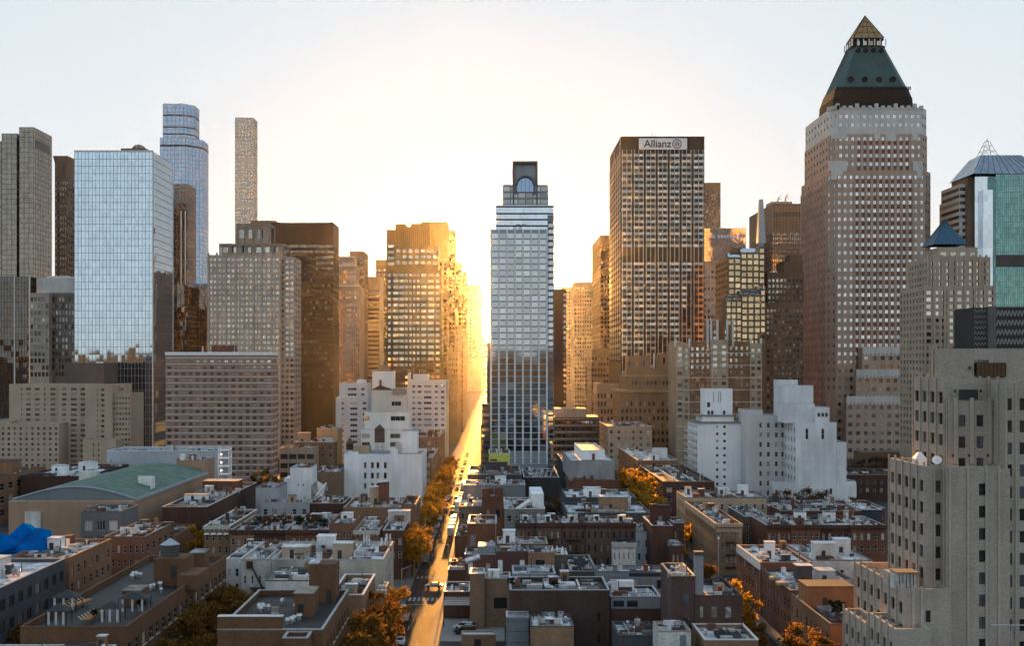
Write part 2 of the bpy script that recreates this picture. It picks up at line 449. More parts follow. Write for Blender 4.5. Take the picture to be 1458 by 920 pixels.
# ------------------------------------------------------------------ tall towers, left to right
def curtain_tower(label, name, vols, Y, gm, mull, nx_px, ny_px, band=None, cat='skyscraper', mw=.22, vert=True, horiz=True, extra=None):
    """vols: (px0, px1, py top, py bottom or None, front distance, depth)"""
    B = Bld(name, label, cat)
    gr = B.part('mullion', mull)
    for (a, c, t, bt, y, D) in vols:
        x0, x1, z1 = wx(a, y), wx(c, y), wz(t, y); z0 = 0 if bt is None else wz(bt, y)
        B.rect(x0, x1, y, y + D, z0, z1, gm, roof=roof_d, part='glass_facade')
        px, pz = nx_px * y / F, ny_px * y / F
        n = max(2, round((x1 - x0) / px)); k = max(2, int((z1 - z0) / pz)); dn = max(2, round(D / px))
        e = .12; o = .0
        sx = x1 if x1 < 0 else x0
        if vert:
            for i in range(n + 1):
                x = x0 + (x1 - x0) * i / n; gr.box(x - mw / 2, x + mw / 2, y - e, y - .01, z0, z1)
            for i in range(dn + 1):
                yy = y + D * i / dn
                gr.box(*((sx + .01, sx + e) if x1 < 0 else (sx - e, sx - .01)), yy - mw / 2, yy + mw / 2, z0, z1)
        if horiz:
            for i in range(k + 1):
                z = z1 - pz * i
                gr.box(x0, x1, y - e - .03, y - .012, z - mw / 2, z + mw / 2)
                gr.box(*((sx + .012, sx + e + .03) if x1 < 0 else (sx - e - .03, sx - .012)), y, y + D, z - mw / 2, z + mw / 2)
    if extra: extra(B)
    return B.done()
g_bronze = curtainmat('bronze_glass', (.5, .46, .4), .5, 2.6, 3.9, (.02, .017, .014), .035)
g_bronze2 = curtainmat('black_glass', (.4, .38, .37), .33, 2.6, 3.9, (.02, .018, .016), .03)
g_sky = curtainmat('sky_glass', (.62, .77, .9), .88, 2.1, 4.2, (.05, .06, .07), .008, .16)
g_super = curtainmat('blue_glass', (.42, .58, .76), .72, 2.4, 4.6, (.04, .06, .1), .01, .2)
g_teal = curtainmat('teal_glass', (.28, .52, .49), .62, 1.5, 3.6, (.02, .07, .07), .02, .35)
g_pale = curtainmat('pale_glass', (.85, .92, 1.0), .75, 2.5, 4.0, (.05, .07, .1), .012, .2)
mul_d = plain('dark_mullion', (.05, .045, .04), .5); mul_g = plain('grey_mullion', (.23, .24, .25), .5); mul_b = plain('blue_grey_mullion', (.14, .17, .2), .5)

def ex(B):
    g = B.own('louvre_band', black); Y = 900; sx = wx(48, Y)
    g.box(sx - .02, sx + .12, Y + 4, Y + 32, wz(203, Y) - 3, wz(190, Y) - 4)
curtain_tower('dark bronze glass tower of three slabs at the left edge of the skyline', 'glass_tower',
    [(-12, 2, 201, None, 908, 40), (2.5, 24, 190, None, 905, 40), (27.5, 48, 181, None, 900, 36.5)], 900, g_bronze, mul_d, 6.5, 7.2, extra=ex)

B = Bld('office_tower', 'narrow brown tower with flared cornice beside the dark bronze glass slabs', 'skyscraper')
sp = dict(n=5, w=.62, pitch=pitch(8.3, 985), h=.55, mt=14, glass=g_lite, frame=g_lite, zmin=wz(410, 985))
x0, x1, y0, y1, z1 = B.pv(78, 95, 232, 985, 42, brown, sp, dict(sp, n=9, glass=g_gold))
B.part('cornice', brown).frustum([(x0, y0), (x1, y0), (x1, y1), (x0, y1)], z1, [(x0 - 1.2, y0 - 1.2), (x1 + 1.2, y0 - 1.2), (x1 + 1.2, y1), (x0 - 1.2, y1)], wz(222, 985))
B.done()

def ex(B):
    f = B.part('fin', cope_w); Y = 800
    for p in (21, 42.5): f.box(wx(p, Y) - .45, wx(p, Y) + .45, Y - .5, Y - .15, 0, wz(394, Y) + .5)
curtain_tower('black glass office block with two thin white vertical fins', 'office_block', [(-14, 43, 394, None, 800, 30)], 800, g_bronze2, mul_d, 4.2, 9, extra=ex)

B = Bld('office_block', 'dark grid-windowed office block under a pale faceted top storey', 'office block')
sp = dict(n=10, w=.66, pitch=pitch(9.7, 790), h=.62, sill=.2, mt=2, glass=g_dark, zmin=0)
B.pv(42.5, 70, 417, 786, 6, grey_stone, dict(sp, n=5, zmin=wz(545, 786)))
B.pv(60, 106, 417, 792, 30, W('office_grey', (.2, .17, .15), .2), dict(sp, zmin=wz(545, 792)))
B.pv(52, 106, 396, 795, 26, white_stone, z0=wz(417, 792) + .01, part='top_storey')
B.pv(66, 98, 393, 800, 12, white_stone, z0=wz(396, 795) + .01, part='plant_room')
B.done()

def ex(B):
    d = B.own('corner_post', cope_w); Y = 700; x = wx(217.5, Y); d.box(x - .3, x + .3, Y - .3, Y + .3, 0, wz(216, Y) + .6)
    t = B.own('roof_edge', cope_w); t.box(wx(106, Y) - .2, wx(217.5, Y) + .2, Y - .3, Y + .2, wz(216, Y) + .02, wz(216, Y) + .9)
curtain_tower('broad mirror glass tower reflecting pale sky, second tallest at far left', 'glass_tower', [(106, 217.5, 216, None, 700, 43)], 700, g_sky, mul_g, 5.05, 10.3, extra=ex, mw=.2)

B = Bld('domed_tower', 'brown stone tower whose ribbed dome peeks above the broad mirror glass tower', 'skyscraper')
x0, x1, y0, y1, z1 = B.pv(172, 208, 211, 880, 30, brown)
d = B.own('dome', W('dome_tile', (.22, .16, .13), .3)); cxx, cyy = (x0 + x1) / 2, y0 + 13
pr = [(5.6 * math.cos(a), 5.0 * math.sin(a)) for a in [i * math.pi / 2 / 6 for i in range(7)]]
for i in range(6): d.cyl(cxx, cyy, z1 + pr[i][1], z1 + pr[i + 1][1], pr[i][0], max(pr[i + 1][0], .05), 16)
rb = B.own('dome_rib', cope_w)
for k in range(8):
    a = k * math.pi / 4
    for i in range(6): rb.bar((cxx + (pr[i][0] + .1) * math.cos(a), cyy + (pr[i][0] + .1) * math.sin(a), z1 + pr[i][1]), (cxx + (pr[i + 1][0] + .1) * math.cos(a), cyy + (pr[i + 1][0] + .1) * math.sin(a), z1 + pr[i + 1][1]), .25)
B.own('finial', cope_w).cyl(cxx, cyy, z1 + 5, z1 + 7, .3, .05, 6)
B.done()

# supertall blue glass tower with chamfered corner
B = Bld('supertall_tower', 'tallest blue glass supertall with banded upper section rising behind the mirror tower', 'skyscraper')
Y = 1300
def octa(a, c, cut, Y, D, cutl=0):
    x0, x1 = wx(a, Y), wx(c, Y); k = (x1 - x0) * cut; kl = (x1 - x0) * cutl
    pl = [(x0 + kl, Y), (x1 - k, Y), (x1, Y + k), (x1, Y + D), (x0, Y + D)]
    if cutl: pl = [(x0, Y + kl)] + pl
    return pl
lo = octa(228, 284, .36, Y, 40, .0); up = octa(232, 274, .3, Y + 2, 30, .0)
B.vol(lo, 0, wz(196, Y), g_super, roof=roof_g, part='glass_facade'); B.vol(up, wz(196, Y) + .01, wz(147, Y), g_super, roof=roof_g, part='glass_facade', par=.1)
gr = B.part('mullion', mul_b); bd = B.part('dark_band', plain('band_dark', (.04, .05, .07)))
def ring(mb, pl, z, t, e=.15):
    n = len(pl); cx = sum(p[0] for p in pl) / n; cy = sum(p[1] for p in pl) / n
    k = 1 + e / 10
    q = [(cx + (x - cx) * k, cy + (y - cy) * k) for x, y in pl]
    mb.frustum(q, z - t / 2, q, z + t / 2)
for i in range(46): ring(gr, lo, wz(196, Y) - i * 4.6, .3, .06)
for i in range(8): ring(gr, up, wz(147, Y) - i * 4.6, .3, .06)
for pl, tp, bt in ((lo, 196, 400), (up, 147, 196)):
    for a, c in zip(pl[:3], pl[1:4]):
        L = math.dist(a, c); n = max(2, round(L / 4.2))
        for i in range(n + 1):
            x = a[0] + (c[0] - a[0]) * i / n; y = a[1] + (c[1] - a[1]) * i / n
            gr.box(x - .12, x + .12, y - .2, y + .1, wz(bt, Y), wz(tp, Y))
for py in (163, 180, 190): ring(bd, up, wz(py, Y), 1.6, .12)
ring(bd, lo, wz(207, Y), 2.4, .1)
fn = B.part('parapet_fin', steel)
for i in range(14):
    a = i / 13; x = up[0][0] + (up[1][0] - up[0][0]) * a; fn.box(x - .3, x + .3, Y + 1.7, Y + 1.9, wz(150, Y), wz(147 - 1.5 * math.sin(a * 9), Y))
B.done()
def ex(B):
    p = B.own('white_pier', white_m)
    Y = 1130
    for q in (258, 264): p.box(wx(q, Y) - .4, wx(q, Y) + .4, Y - .4, Y - .17, wz(405, Y), wz(300, Y))
curtain_tower('black rippling glass slab standing in front of the blue supertall', 'glass_tower', [(247, 267, 262, None, 1130, 30)], 1130, g_bronze2, mul_d, 4, 6, extra=ex)
curtain_tower('low black office block in the gap right of the mirror tower', 'office_block', [(247, 268, 436, None, 1000, 28), (252, 262, 405, 436, 1004, 14)], 1000, g_bronze2, mul_d, 5, 7)
curtain_tower('dark office block with a thin blue roof edge beside the stepped crown tower', 'office_block', [(268, 299, 405, None, 1030, 40)], 1030, g_bronze2, mul_d, 4, 6,
    extra=lambda B: B.own('blue_roof_edge', plain('blue_trim', (.12, .3, .6))).box(wx(268, 1030), wx(299, 1030), 1029.6, 1029.9, wz(405.5, 1030), wz(403.5, 1030)))
B = Bld('office_tower', 'thin brown tower half hidden between the blue supertall and stepped crown tower', 'skyscraper')
B.pv(286, 300, 393, 1400, 30, brown, dict(n=4, w=.5, pitch=4, h=.5, mt=3, glass=g_gold, zmin=wz(430, 1400))); B.done()

B = Bld('supertall_tower', 'pencil-thin pale supertall with a square window grid, tallest left of centre', 'skyscraper')
Y = 1800; gl = glassmat('pencil_window', (.62, .6, .56), .5, (.06, .05, .04), pb=0, vr=.2)
cw = W('white_concrete', (.62, .57, .48), .1)
sp = dict(n=6, w=.66, pitch=pitch(5.25, Y), h=.66, sill=.17, mt=1.2, glass=gl, rec=.6, zmin=wz(350, Y), skip=lambda i, j: j % 12 == 11)
x0, x1, y0, y1, z1 = B.pv(334.5, 361, 167, Y, 30, cw, sp, dict(sp, n=6)); B.own('mast', steel).cyl((x0 + x1) / 2, Y + 10, z1, z1 + 3, .2)
B.done()

# stepped crown hotel tower
B = Bld('stepped_tower', 'beige stepped tower crowned by open concrete pergola frames below the pencil supertall', 'skyscraper')
Y = 720; gw = glassmat('beige_window', (.85, .84, .8), .4, (.05, .045, .04), (.42, .39, .35), .25, vr=.5)
sp = dict(n=16, w=.66, pitch=pitch(7.9, Y), h=.52, sill=.22, mt=1.0, glass=gw, rec=.3, zmin=wz(612, Y))
x0, x1, y0, y1, z1 = B.pv(297, 398, 363, Y, 36, grey_stone, sp, roof=roof_g, par=.8)
B.pv(398.5, 419, 366, Y + 8, 26, grey_stone, dict(sp, n=3, zmin=wz(640, Y)), dict(sp, n=4), roof=roof_g)
pr = B.part('pilaster', grey_stone)
for p in (297, 309, 321.5, 336, 347.5, 361, 372, 386.5, 398): pr.box(wx(p, Y) - .55, wx(p, Y) + .55, Y - .7, Y - .02, 0, z1 + 1.2)
B.pv(315, 398, 347, Y + 6, 24, grey_stone, dict(n=7, w=.6, pitch=6.5, h=.62, mt=.5, glass=gw), z0=z1, roof=roof_g)
B.pv(338, 378, 322, Y + 9, 18, grey_stone, dict(n=3, w=.6, pitch=8.5, h=.62, mt=1, glass=gw), z0=wz(347, Y + 6) + .01, roof=roof_g)
fm = B.part('pergola_frame', W('crown_concrete', (.27, .235, .2), .2))
def pergola(a, c, yy, dd, zt, zb, n):
    xa, xc = wx(a, yy), wx(c, yy)
    for y in (yy, yy + dd): fm.box(xa, xc, y, y + .9, zt - 1.5, zt)
    for x in (xa, xc - .9): fm.box(x, x + .9, yy + .9, yy + dd, zt - 1.5, zt - .01)
    for i in range(n + 1):
        x = xa + (xc - .9 - xa) * i / n
        for y in (yy, yy + dd): fm.box(x, x + .9, y, y + .9, zb, zt - 1.51)
pergola(312, 405, Y + 3, 22, wz(346, Y), z1 + .05, 6)
pergola(336, 384, Y + 7, 18, wz(316, Y), wz(347, Y) + .2, 4)
B.done()

# dark bronze slab
B = Bld('office_tower', 'wide dark bronze slab with rows of pale window strips behind the stepped crown tower', 'skyscraper')
Y = 830
bz = W('bronze_brown', (.075, .052, .036), .25, .6)
sp = dict(n=21, w=.74, pitch=pitch(8.0, Y), h=.44, sill=.3, mt=14.5, glass=g_gold, rec=.2, zmin=wz(560, Y))
x0, x1, y0, y1, z1 = B.pv(386, 474.5, 317, Y, 30, bz, sp, dict(n=8, w=.5, pitch=pitch(8, Y), h=.4, mt=14.5, glass=g_dark, zmin=wz(470, Y)), roof=roof_d)
mu = B.part('mullion', bronze)
for i in range(43): x = x0 + (x1 - x0) * i / 42; mu.box(x - .12, x + .12, Y - .3, Y - .01, 0, z1)
B.own('roof_mast', black).cyl(x1 - 2, Y + 5, z1, z1 + 2, .3)
B.done()
B = Bld('office_tower', 'narrow golden brown tower tucked between stepped crown and dark bronze slab', 'skyscraper')
B.pv(357, 393, 314, 900, 26, W('golden_brown', (.3, .19, .1), .3), dict(n=9, w=.4, pitch=5, h=.5, mt=2, glass=g_gold, zmin=wz(380, 900))); B.done()

# old setback towers
B = Bld('setback_tower', 'old pale stone setback tower right of the dark bronze slab', 'skyscraper')
st = W('old_stone', (.33, .26, .2), .3)
sp = dict(n=8, w=.42, pitch=pitch(7, 1130), h=.5, mt=4, glass=g_mid, zmin=wz(545, 1130))
B.pv(498, 518, 358, 1160, 40, brown, dict(sp, n=6, zmin=wz(480, 1160)), sp)
B.pv(480, 505, 366, 1140, 30, st, sp); B.pv(483, 507, 378, 1132, 30, st, dict(sp, w=.55))
B.pv(480, 512, 407, 1120, 40, st, sp); B.pv(482, 512, 425, 1112, 40, st, dict(sp, n=10))
cn = B.part('cornice', white_stone)
for a, c, t, Y in ((480, 505, 366, 1140), (483, 507, 378, 1132), (480, 512, 407, 1120)): cn.box(wx(a, Y) - .5, wx(c, Y) + .5, Y - .8, Y + 1, wz(t, Y) - .6, wz(t, Y) + .5)
B.done()
B = Bld('office_tower', 'slim tower of horizontal window bands left of the brown grid tower', 'skyscraper')
sp = dict(n=1, w=.86, pitch=pitch(6.5, 1220), h=.42, mt=12, glass=g_gold, zmin=wz(545, 1220))
B.pv(521, 541, 394, 1220, 40, st, sp); B.done()
B = Bld('office_tower', 'brown tower top showing just behind the left shoulder of the grid tower', 'skyscraper')
B.pv(535, 556, 370, 1330, 40, brown, dict(n=6, w=.5, pitch=5, h=.5, mt=9, glass=g_gold, zmin=wz(545, 1330))); B.done()

# brown stepped grid tower left of the sun
B = Bld('grid_tower', 'brown grid tower with stepped right shoulder just left of the sunlit street', 'skyscraper')
Y = 900; gbr = W('grid_brown', (.17, .115, .075), .25)
gp = glassmat('pale_window', (.95, .86, .72), .6, (.05, .04, .03), (.5, .42, .3), .3)
sp = dict(cols=[(a / 26, (a + c) / 26) for a, c in ((.5, 1.2), (3.0, 2.4), (5.9, 2.2), (8.6, 1.2), (10.6, 1.0), (12.4, 1.0), (14.2, 1.2), (16.3, 2.3), (19.6, 2.6), (23.2, 1.7))], pitch=pitch(8.55, Y), h=.46, sill=.27, mt=1.8, glass=gp, rec=.3, zmin=wz(560, Y))
B.pv(551, 629, 384, Y, 32, gbr, sp, dict(n=6, w=.5, pitch=pitch(8.55, Y), h=.46, mt=1.8, glass=gp, zmin=wz(520, Y)), roof=roof_d)
B.pv(550.5, 563, 327, Y + 6, 24, gbr, dict(n=1, w=.7, pitch=pitch(8.55, Y), h=.46, mt=10, glass=gp, zmin=wz(384, Y)))
B.pv(563, 624, 350, Y + 3, 26, gbr, dict(n=7, w=.6, pitch=pitch(8.55, Y), h=.5, mt=1.5, glass=gp, zmin=wz(384, Y)), dict(n=4, w=.5, pitch=4.5, h=.4, mt=4, glass=gp, zmin=wz(384, Y)))
B.pv(575, 612, 323, Y + 6, 20, gbr, z0=wz(350, Y + 3)); B.pv(563, 578, 319, Y + 8, 16, gbr, z0=wz(350, Y + 3)); B.pv(585, 612, 318.5, Y + 12, 16, gbr, z0=wz(350, Y + 3))
ft = B.part('rib', bronze)
for i in range(14): x = wx(575 + i * 2.8, Y + 6); ft.box(x - .2, x + .2, Y + 5.6, Y + 5.99, wz(349, Y), wz(325, Y))
B.done()
def side_tower(label, a, c, t, Y, D, mat, n=6, rows=6.5, glass=g_gold, cat='skyscraper', w=.5, h=.5, mt=4, zb=560, side=True, nm='office_tower'):
    B = Bld(nm, label, cat)
    sp = dict(n=n, w=w, pitch=pitch(rows, Y), h=h, mt=mt, glass=glass, zmin=wz(zb, Y))
    B.pv(a, c, t, Y, D, mat, sp, dict(sp, n=max(3, int(n * D / max(1, (wx(c, Y) - wx(a, Y)))))) if side else None, roof=roof_d)
    return B.done()
side_tower('flat-topped brown slab rising behind the right shoulder of the grid tower', 600, 637, 316, 1010, 34, brown, mt=30)
side_tower('golden-edged tower second in the row receding along the sunlit street', 630, 648, 328, 1110, 30, brown, 4)
side_tower('lower golden tower third in the row receding along the sunlit street', 636, 657, 374, 1160, 40, brown, 5)
side_tower('hazy tower with a notched top nearest the glare on the street left side', 645, 663.5, 387, 1290, 60, brown, 6)
side_tower('pale hazy tower at the far end of the sunlit street', 658, 686.5, 406, 2600, 80, tan, 6, 5, zb=520)
side_tower('distant low block at the vanishing end of the sunlit street', 680, 691, 478, 3500, 60, tan, 4, 5, zb=520)
side_tower('mid-height brown block lining the street below the hazy towers', 650, 659.4, 470, 1010, 90, brown, 4, 7, zb=590, side=True, cat='office block', nm='office_block')
side_tower('brown office block lining the street behind the white apartment wings', 638, 651.4, 500, 860, 80, brown, 5, 8, zb=600, cat='office block', nm='office_block')

# central pale glass tower
B = Bld('hotel_tower', 'central pale blue-grey tower with arched window in its grey top block', 'skyscraper')
Y = 640; pal = W('pale_panel', (.3, .335, .37), .12, .5)
gc = glassmat('tower_window', (.84, .89, .94), .56, (.025, .035, .045), (.42, .42, .42), .16, vr=.32)
ph = pitch(8.92, Y)
cols = [(.028 + k * .139, .028 + k * .139 + .105) for k in range(7)]
x0, x1, y0, y1, z1 = B.pv(698, 780, 327, Y, 30, pal, dict(cols=cols, pitch=ph, h=.82, sill=.1, mt=1.6, glass=gc, rec=.3, frame=fr_d, style='3', zmin=8), roof=roof_g, par=.6)
xb0, xb1, _, _, zb = B.pv(780, 788.5, 306, Y + 1.2, 28, bluegrey, dict(n=1, w=.8, pitch=ph, h=.72, mt=4, glass=gc, rec=.5, zmin=6), roof=roof_g)
sl = B.part('balcony_slab', plain('dark_slab', (.1, .11, .12)))
for k in range(48): sl.box(xb0 + .05, xb1 + .35, Y - .3, Y + 1.19, zb - 4.1 - k * ph - .18, zb - 4.1 - k * ph)
pi = B.part('white_pier', white_m)
for k in range(8): x = x0 + (x1 - x0) * (.0 + k * .139 + .012); pi.box(x - .42, x + .42, Y - .4, Y - .01, 4, z1 + .2)
fl = B.part('floor_line', white_m)
for k in range(47): fl.box(x0, x1, Y - .2, Y - .012, z1 - 1.6 - k * ph - .04, z1 - 1.6 - k * ph + .08)
gcr = curtainmat('crown_glass', (.8, .9, 1.0), .78, 1.6, 3.4, (.05, .07, .09), .012, .2)
a0, a1, b0, b1, zc = B.pv(706, 788.5, 292, Y + 3, 25, gcr, z0=z1, roof=roof_g, part='glass_facade')
rb = B.part('roof_band', dkgrey)
for py in (293, 303, 311.5, 320.5): rb.box(a0 - .1, a1 + .1, Y + 2.75, Y + 2.98, wz(py, Y) - .5, wz(py, Y) + .35)
c0, c1, d0, d1, zd = B.pv(716, 780.5, 263, Y + 6, 20, W('crown_grey', (.3, .3, .305), .2), dict(n=6, w=.86, pitch=pitch(9.2, Y), h=.7, mt=.8, glass=g_mid, rec=.3), z0=zc + .01, roof=roof_g, part='upper_block')
e0, e1, f0, f1, ze = B.pv(730, 765.5, 231, Y + 8, 15, W('crown_grey2', (.42, .42, .43), .2), z0=zd, roof=roof_g, part='top_block')
fr = B.part('frame', W('crown_frame', (.16, .16, .165), .2))
for x in (e0, e1 - .9): fr.box(x, x + .9, Y + 5.6, Y + 7.99, zc + .2, ze + .3)
fr.box(e0 + .9, e1 - .9, Y + 5.7, Y + 7.98, ze - .9, ze + .3)
aw = B.own('arched_window', glassmat('arch_glass', (.5, .68, .95), .6, (.03, .05, .09), pb=0)); cxm = (e0 + e1) / 2; r = 4.4
pts = [(cxm - r, Y + 5.4, wz(271, Y)), (cxm + r, Y + 5.4, wz(271, Y))] + [(cxm + r * math.cos(t), Y + 5.4, wz(262, Y) + r * math.sin(t)) for t in [i * math.pi / 14 for i in range(15)]]
aw.poly(pts); aw.mesh([(p[0], Y + 7.9, p[2]) for p in pts] + pts, [(i, (i + 1) % 17, (i + 1) % 17 + 17, i + 17) for i in range(17)])
ar = B.own('arch_frame', W('crown_frame', (.16, .16, .165), .2))
for t in range(14):
    p, q = t * math.pi / 14, (t + 1) * math.pi / 14
    ar.bar((cxm + (r + .6) * math.cos(p), Y + 5.2, wz(262, Y) + (r + .6) * math.sin(p)), (cxm + (r + .6) * math.cos(q), Y + 5.2, wz(262, Y) + (r + .6) * math.sin(q)), 1.3)
for s in (-1, 1): ar.box(cxm + s * (r + .6) - .6, cxm + s * (r + .6) + .6, Y + 4.6, Y + 5.9, wz(274, Y), wz(262, Y))
for k in (-2.2, 0, 2.2): ar.box(cxm + k - .08, cxm + k + .08, Y + 5.2, Y + 5.38, wz(271, Y), wz(262, Y) + 3.6)
B.done()
for px, nm in ((733, 0), (741, 1)):
    t = thing('window_washing_rig', ('left' if nm == 0 else 'right') + ' small white roof rig on the ledge of the central pale tower', 'roof rig', (wx(px, Y), Y + 1.6, wz(327, Y)), 'roof rigs of the central tower')
    b = MB(); z = wz(327, Y); x = wx(px, Y); b.box(x - .9, x + .9, Y + 1, Y + 2.4, z - .5, z + 1.6); b.build('cabin', white_m, t)
    b = MB(); b.bar((x, Y + 1.7, z + 1.6), (x + 1.2, Y + .6, z + 3.0), .3); b.bar((x + 1.2, Y + .6, z + 3), (x + 3, Y + .2, z + 2.6), .25); b.build('boom', dkgrey, t)
    b = MB(); b.box(x - 1.2, x + 1.2, Y + .9, Y + 2.5, z - .75, z - .5); b.build('base', black, t)
# annex strips left of it and the banded slab right of it
B = Bld('apartment_block', 'dark annex with stepped black balconies at the foot of the central pale tower left side', 'apartment block')
Y = 646
gx = dict(n=1, w=.8, pitch=3.4, h=.5, mt=1, glass=g_blue, zmin=3)
B.pv(684.5, 698, 605, Y - 8, 24, dkgrey, gx); B.pv(686, 698, 575, Y + 2, 16, dkgrey, gx)
x0, x1, y0, y1, z1 = B.pv(693, 698, 488, Y + 8, 14, dkgrey)
for k in range(18): B.part('balcony', black).box(x0 - 1.3, x0 - .02, Y + 8.3, Y + 12, z1 - 2 - k * 3.2, z1 - 1.0 - k * 3.2)
B.done()
B = Bld('office_tower', 'narrow dark maroon slab directly behind the central tower right edge', 'skyscraper')
mar = W('maroon_panel', (.06, .03, .035), .2)
x0, x1, y0, y1, z1 = B.pv(786, 806, 412, 800, 40, mar, dict(cols=[(.82, .97)], pitch=3.6, h=.55, mt=2, glass=g_blue, zmin=20))
for k in range(3): B.part('grille', black).box(x0 + .4, x1 - .4, 799.8, 799.98, z1 - 2.6 - k * 3.2, z1 - 1.2 - k * 3.2)
B.done()
B = Bld('apartment_block', 'low dark apartment slab with pale window bands at the central tower right foot', 'apartment block')
Y = 690
sp = dict(n=10, w=.8, pitch=pitch(9.6, Y), h=.42, sill=.3, mt=1.2, glass=g_blue, rec=.3, zmin=0)
x0, x1, y0, y1, z1 = B.pv(786, 853, 594, Y, 32, dkgrey, sp, dict(sp, n=8), roof=roof_g)
B.pv(790, 835, 582, Y + 6, 20, concrete, z0=z1, roof=roof_g, part='plant_room')
for k in range(7): B.part('slab_edge', bluegrey).box(x0, x1, Y - .5, Y - .01, z1 - 1.4 - k * pitch(9.6, Y), z1 - .6 - k * pitch(9.6, Y))
B.done()

# right of the centre: old hazy towers
side_tower('hazy golden art deco tower with a toothed crown right of the centre tower', 818, 846, 402, 1250, 40, tan, 8, 6, zb=600)
side_tower('flat brown slab whose sunlit left flank shows left of the ringed-emblem tower', 855, 900, 335, 950, 80, brown, 10, 6.5, mt=6, zb=560)
side_tower('distant golden tower filling the gap right of the maroon slab', 800, 826, 409, 1500, 60, tan, 6, 5, zb=560)
side_tower('old stone office block with lit ledges beside the hazy deco tower', 842, 880, 497, 860, 40, st, 9, 8, g_dark, 'office block', .45, .5, 5, 640, nm='office_block')
side_tower('lower tan loft building with tall dark windows beside the old cornice hotel', 850, 882, 546, 775, 30, st, 7, 11, g_dark, 'loft building', .5, .6, 6, 680, nm='loft_building')
side_tower('low old block at the foot of the hazy deco tower', 842, 860, 520, 1046, 60, brown, 5, 7, g_dark, 'office block', zb=600, nm='office_block')

# tower with the big sign
B = Bld('office_tower', 'dark tower with white vertical lines and a large white rooftop sign', 'skyscraper')
Y = 764; dk = W('dark_spandrel', (.04, .032, .028), .2, .5)
ga = glassmat('strip_window', (.9, .85, .76), .38, (.04, .033, .028), (.55, .5, .42), .35)
ph = pitch(8.6, Y)
x0, x1 = wx(884, Y), wx(1003, Y); zt = wz(194, Y); zg = wz(214, Y)
sp = dict(n=14, w=.84, pitch=ph, h=.46, sill=.3, mt=1.2, glass=ga, rec=.3, zmin=wz(540, Y), skip=lambda i, j: j in (16, 17))
B.rect(x0, x1, Y, Y + 76, 0, zg, dk, sp, dict(n=22, w=.84, pitch=ph, h=.46, sill=.3, mt=1.2, glass=ga, rec=.3, zmin=wz(520, Y)), roof=roof_d)
B.rect(x0 + .6, x1 - .6, Y + 1.6, Y + 74, zg + .01, zt - 1, plain('louvre_dark', (.03, .026, .023)), roof=roof_d, part='louvre_storey')
fr = B.part('roof_frame', dk)
fr.box(x0, x1, Y, Y + 76, zt - 1, zt)
for k in (0, .165, .33, .67, .835, 1): x = x0 + (x1 - x0 - 1.2) * k; fr.box(x, x + 1.2, Y + .01, Y + 1.5, zg + .01, zt - 1.01)
for k in range(5): y = Y + 1.5 + k * 18; fr.box(x0 + .01, x0 + .59, y, y + 1.2, zg + .01, zt - 1.01)
mu = B.part('mullion', plain('white_mullion', (.62, .6, .56), .45))
dp = B.part('dark_pier', dk)
for k in range(7):
    bx = x0 + (x1 - x0) * k / 7; bw = (x1 - x0) / 7
    for q in (.13, .5, .87): mu.box(bx + bw * q - .16, bx + bw * q + .16, Y - .4, Y - .02, 20, zg + .5)
    if k: dp.box(bx - .55, bx + .55, Y - .3, Y - .015, 20, zg)
for k in range(6): y = Y + 76 * (k + .5) / 6; mu.box(x0 - .2, x0 - .02, y - .1, y + .1, 60, zg)
B.own('roof_antenna', steel).cyl(wx(930, Y), Y + 6, zt, zt + 4, .15); B.own('roof_antenna', steel).cyl(wx(935, Y), Y + 8, zt, zt + 4, .15)
B.done()
sx0, sx1, sz0, sz1 = wx(909.5, Y), wx(978, Y), wz(213, Y), wz(197, Y)
sg = thing('rooftop_sign', 'white rooftop sign with dark lettering and a ringed emblem of bars', 'sign', ((sx0 + sx1) / 2, Y - .8, sz0))
b = MB(); b.box(sx0, sx1, Y - .9, Y - .5, sz0, sz1); b.build('panel', plain('sign_white', (.85, .86, .86), .5), sg)
ink = plain('sign_ink', (.03, .045, .06), .5)
tc = bpy.data.curves.new('lettering', 'FONT'); tc.body = 'Allianz'; tc.size = 6.7; tc.extrude = .06; tc.offset = .1; tc.space_character = .98
tmp = bpy.data.objects.new('lettering_curve', tc); col.objects.link(tmp)
lm = bpy.data.meshes.new_from_object(tmp); bpy.data.objects.remove(tmp)
to = bpy.data.objects.new('lettering', lm); col.objects.link(to); to.parent = sg; lm.materials.clear(); lm.materials.append(ink)
to.rotation_euler = (R(90), 0, 0); to.location = (wx(916.5, Y) - (sx0 + sx1) / 2, -.2, 1.5)
b = MB(); ex_, ez_ = wx(963.5, Y), (sz0 + sz1) / 2
for t in range(28):
    p, q = 2 * math.pi * t / 28, 2 * math.pi * (t + 1) / 28
    b.bar((ex_ + 2.75 * math.cos(p), Y - 1, ez_ + 2.75 * math.sin(p)), (ex_ + 2.75 * math.cos(q), Y - 1, ez_ + 2.75 * math.sin(q)), .42)
b.box(ex_ - .28, ex_ + .28, Y - 1.1, Y - .91, ez_ - 1.5, ez_ + 1.9)
for s in (-1, 1): b.box(ex_ + s * 1.15 - .28, ex_ + s * 1.15 + .28, Y - 1.1, Y - .91, ez_ - 1.5, ez_ + 1.1)
b.build('emblem', ink, sg)

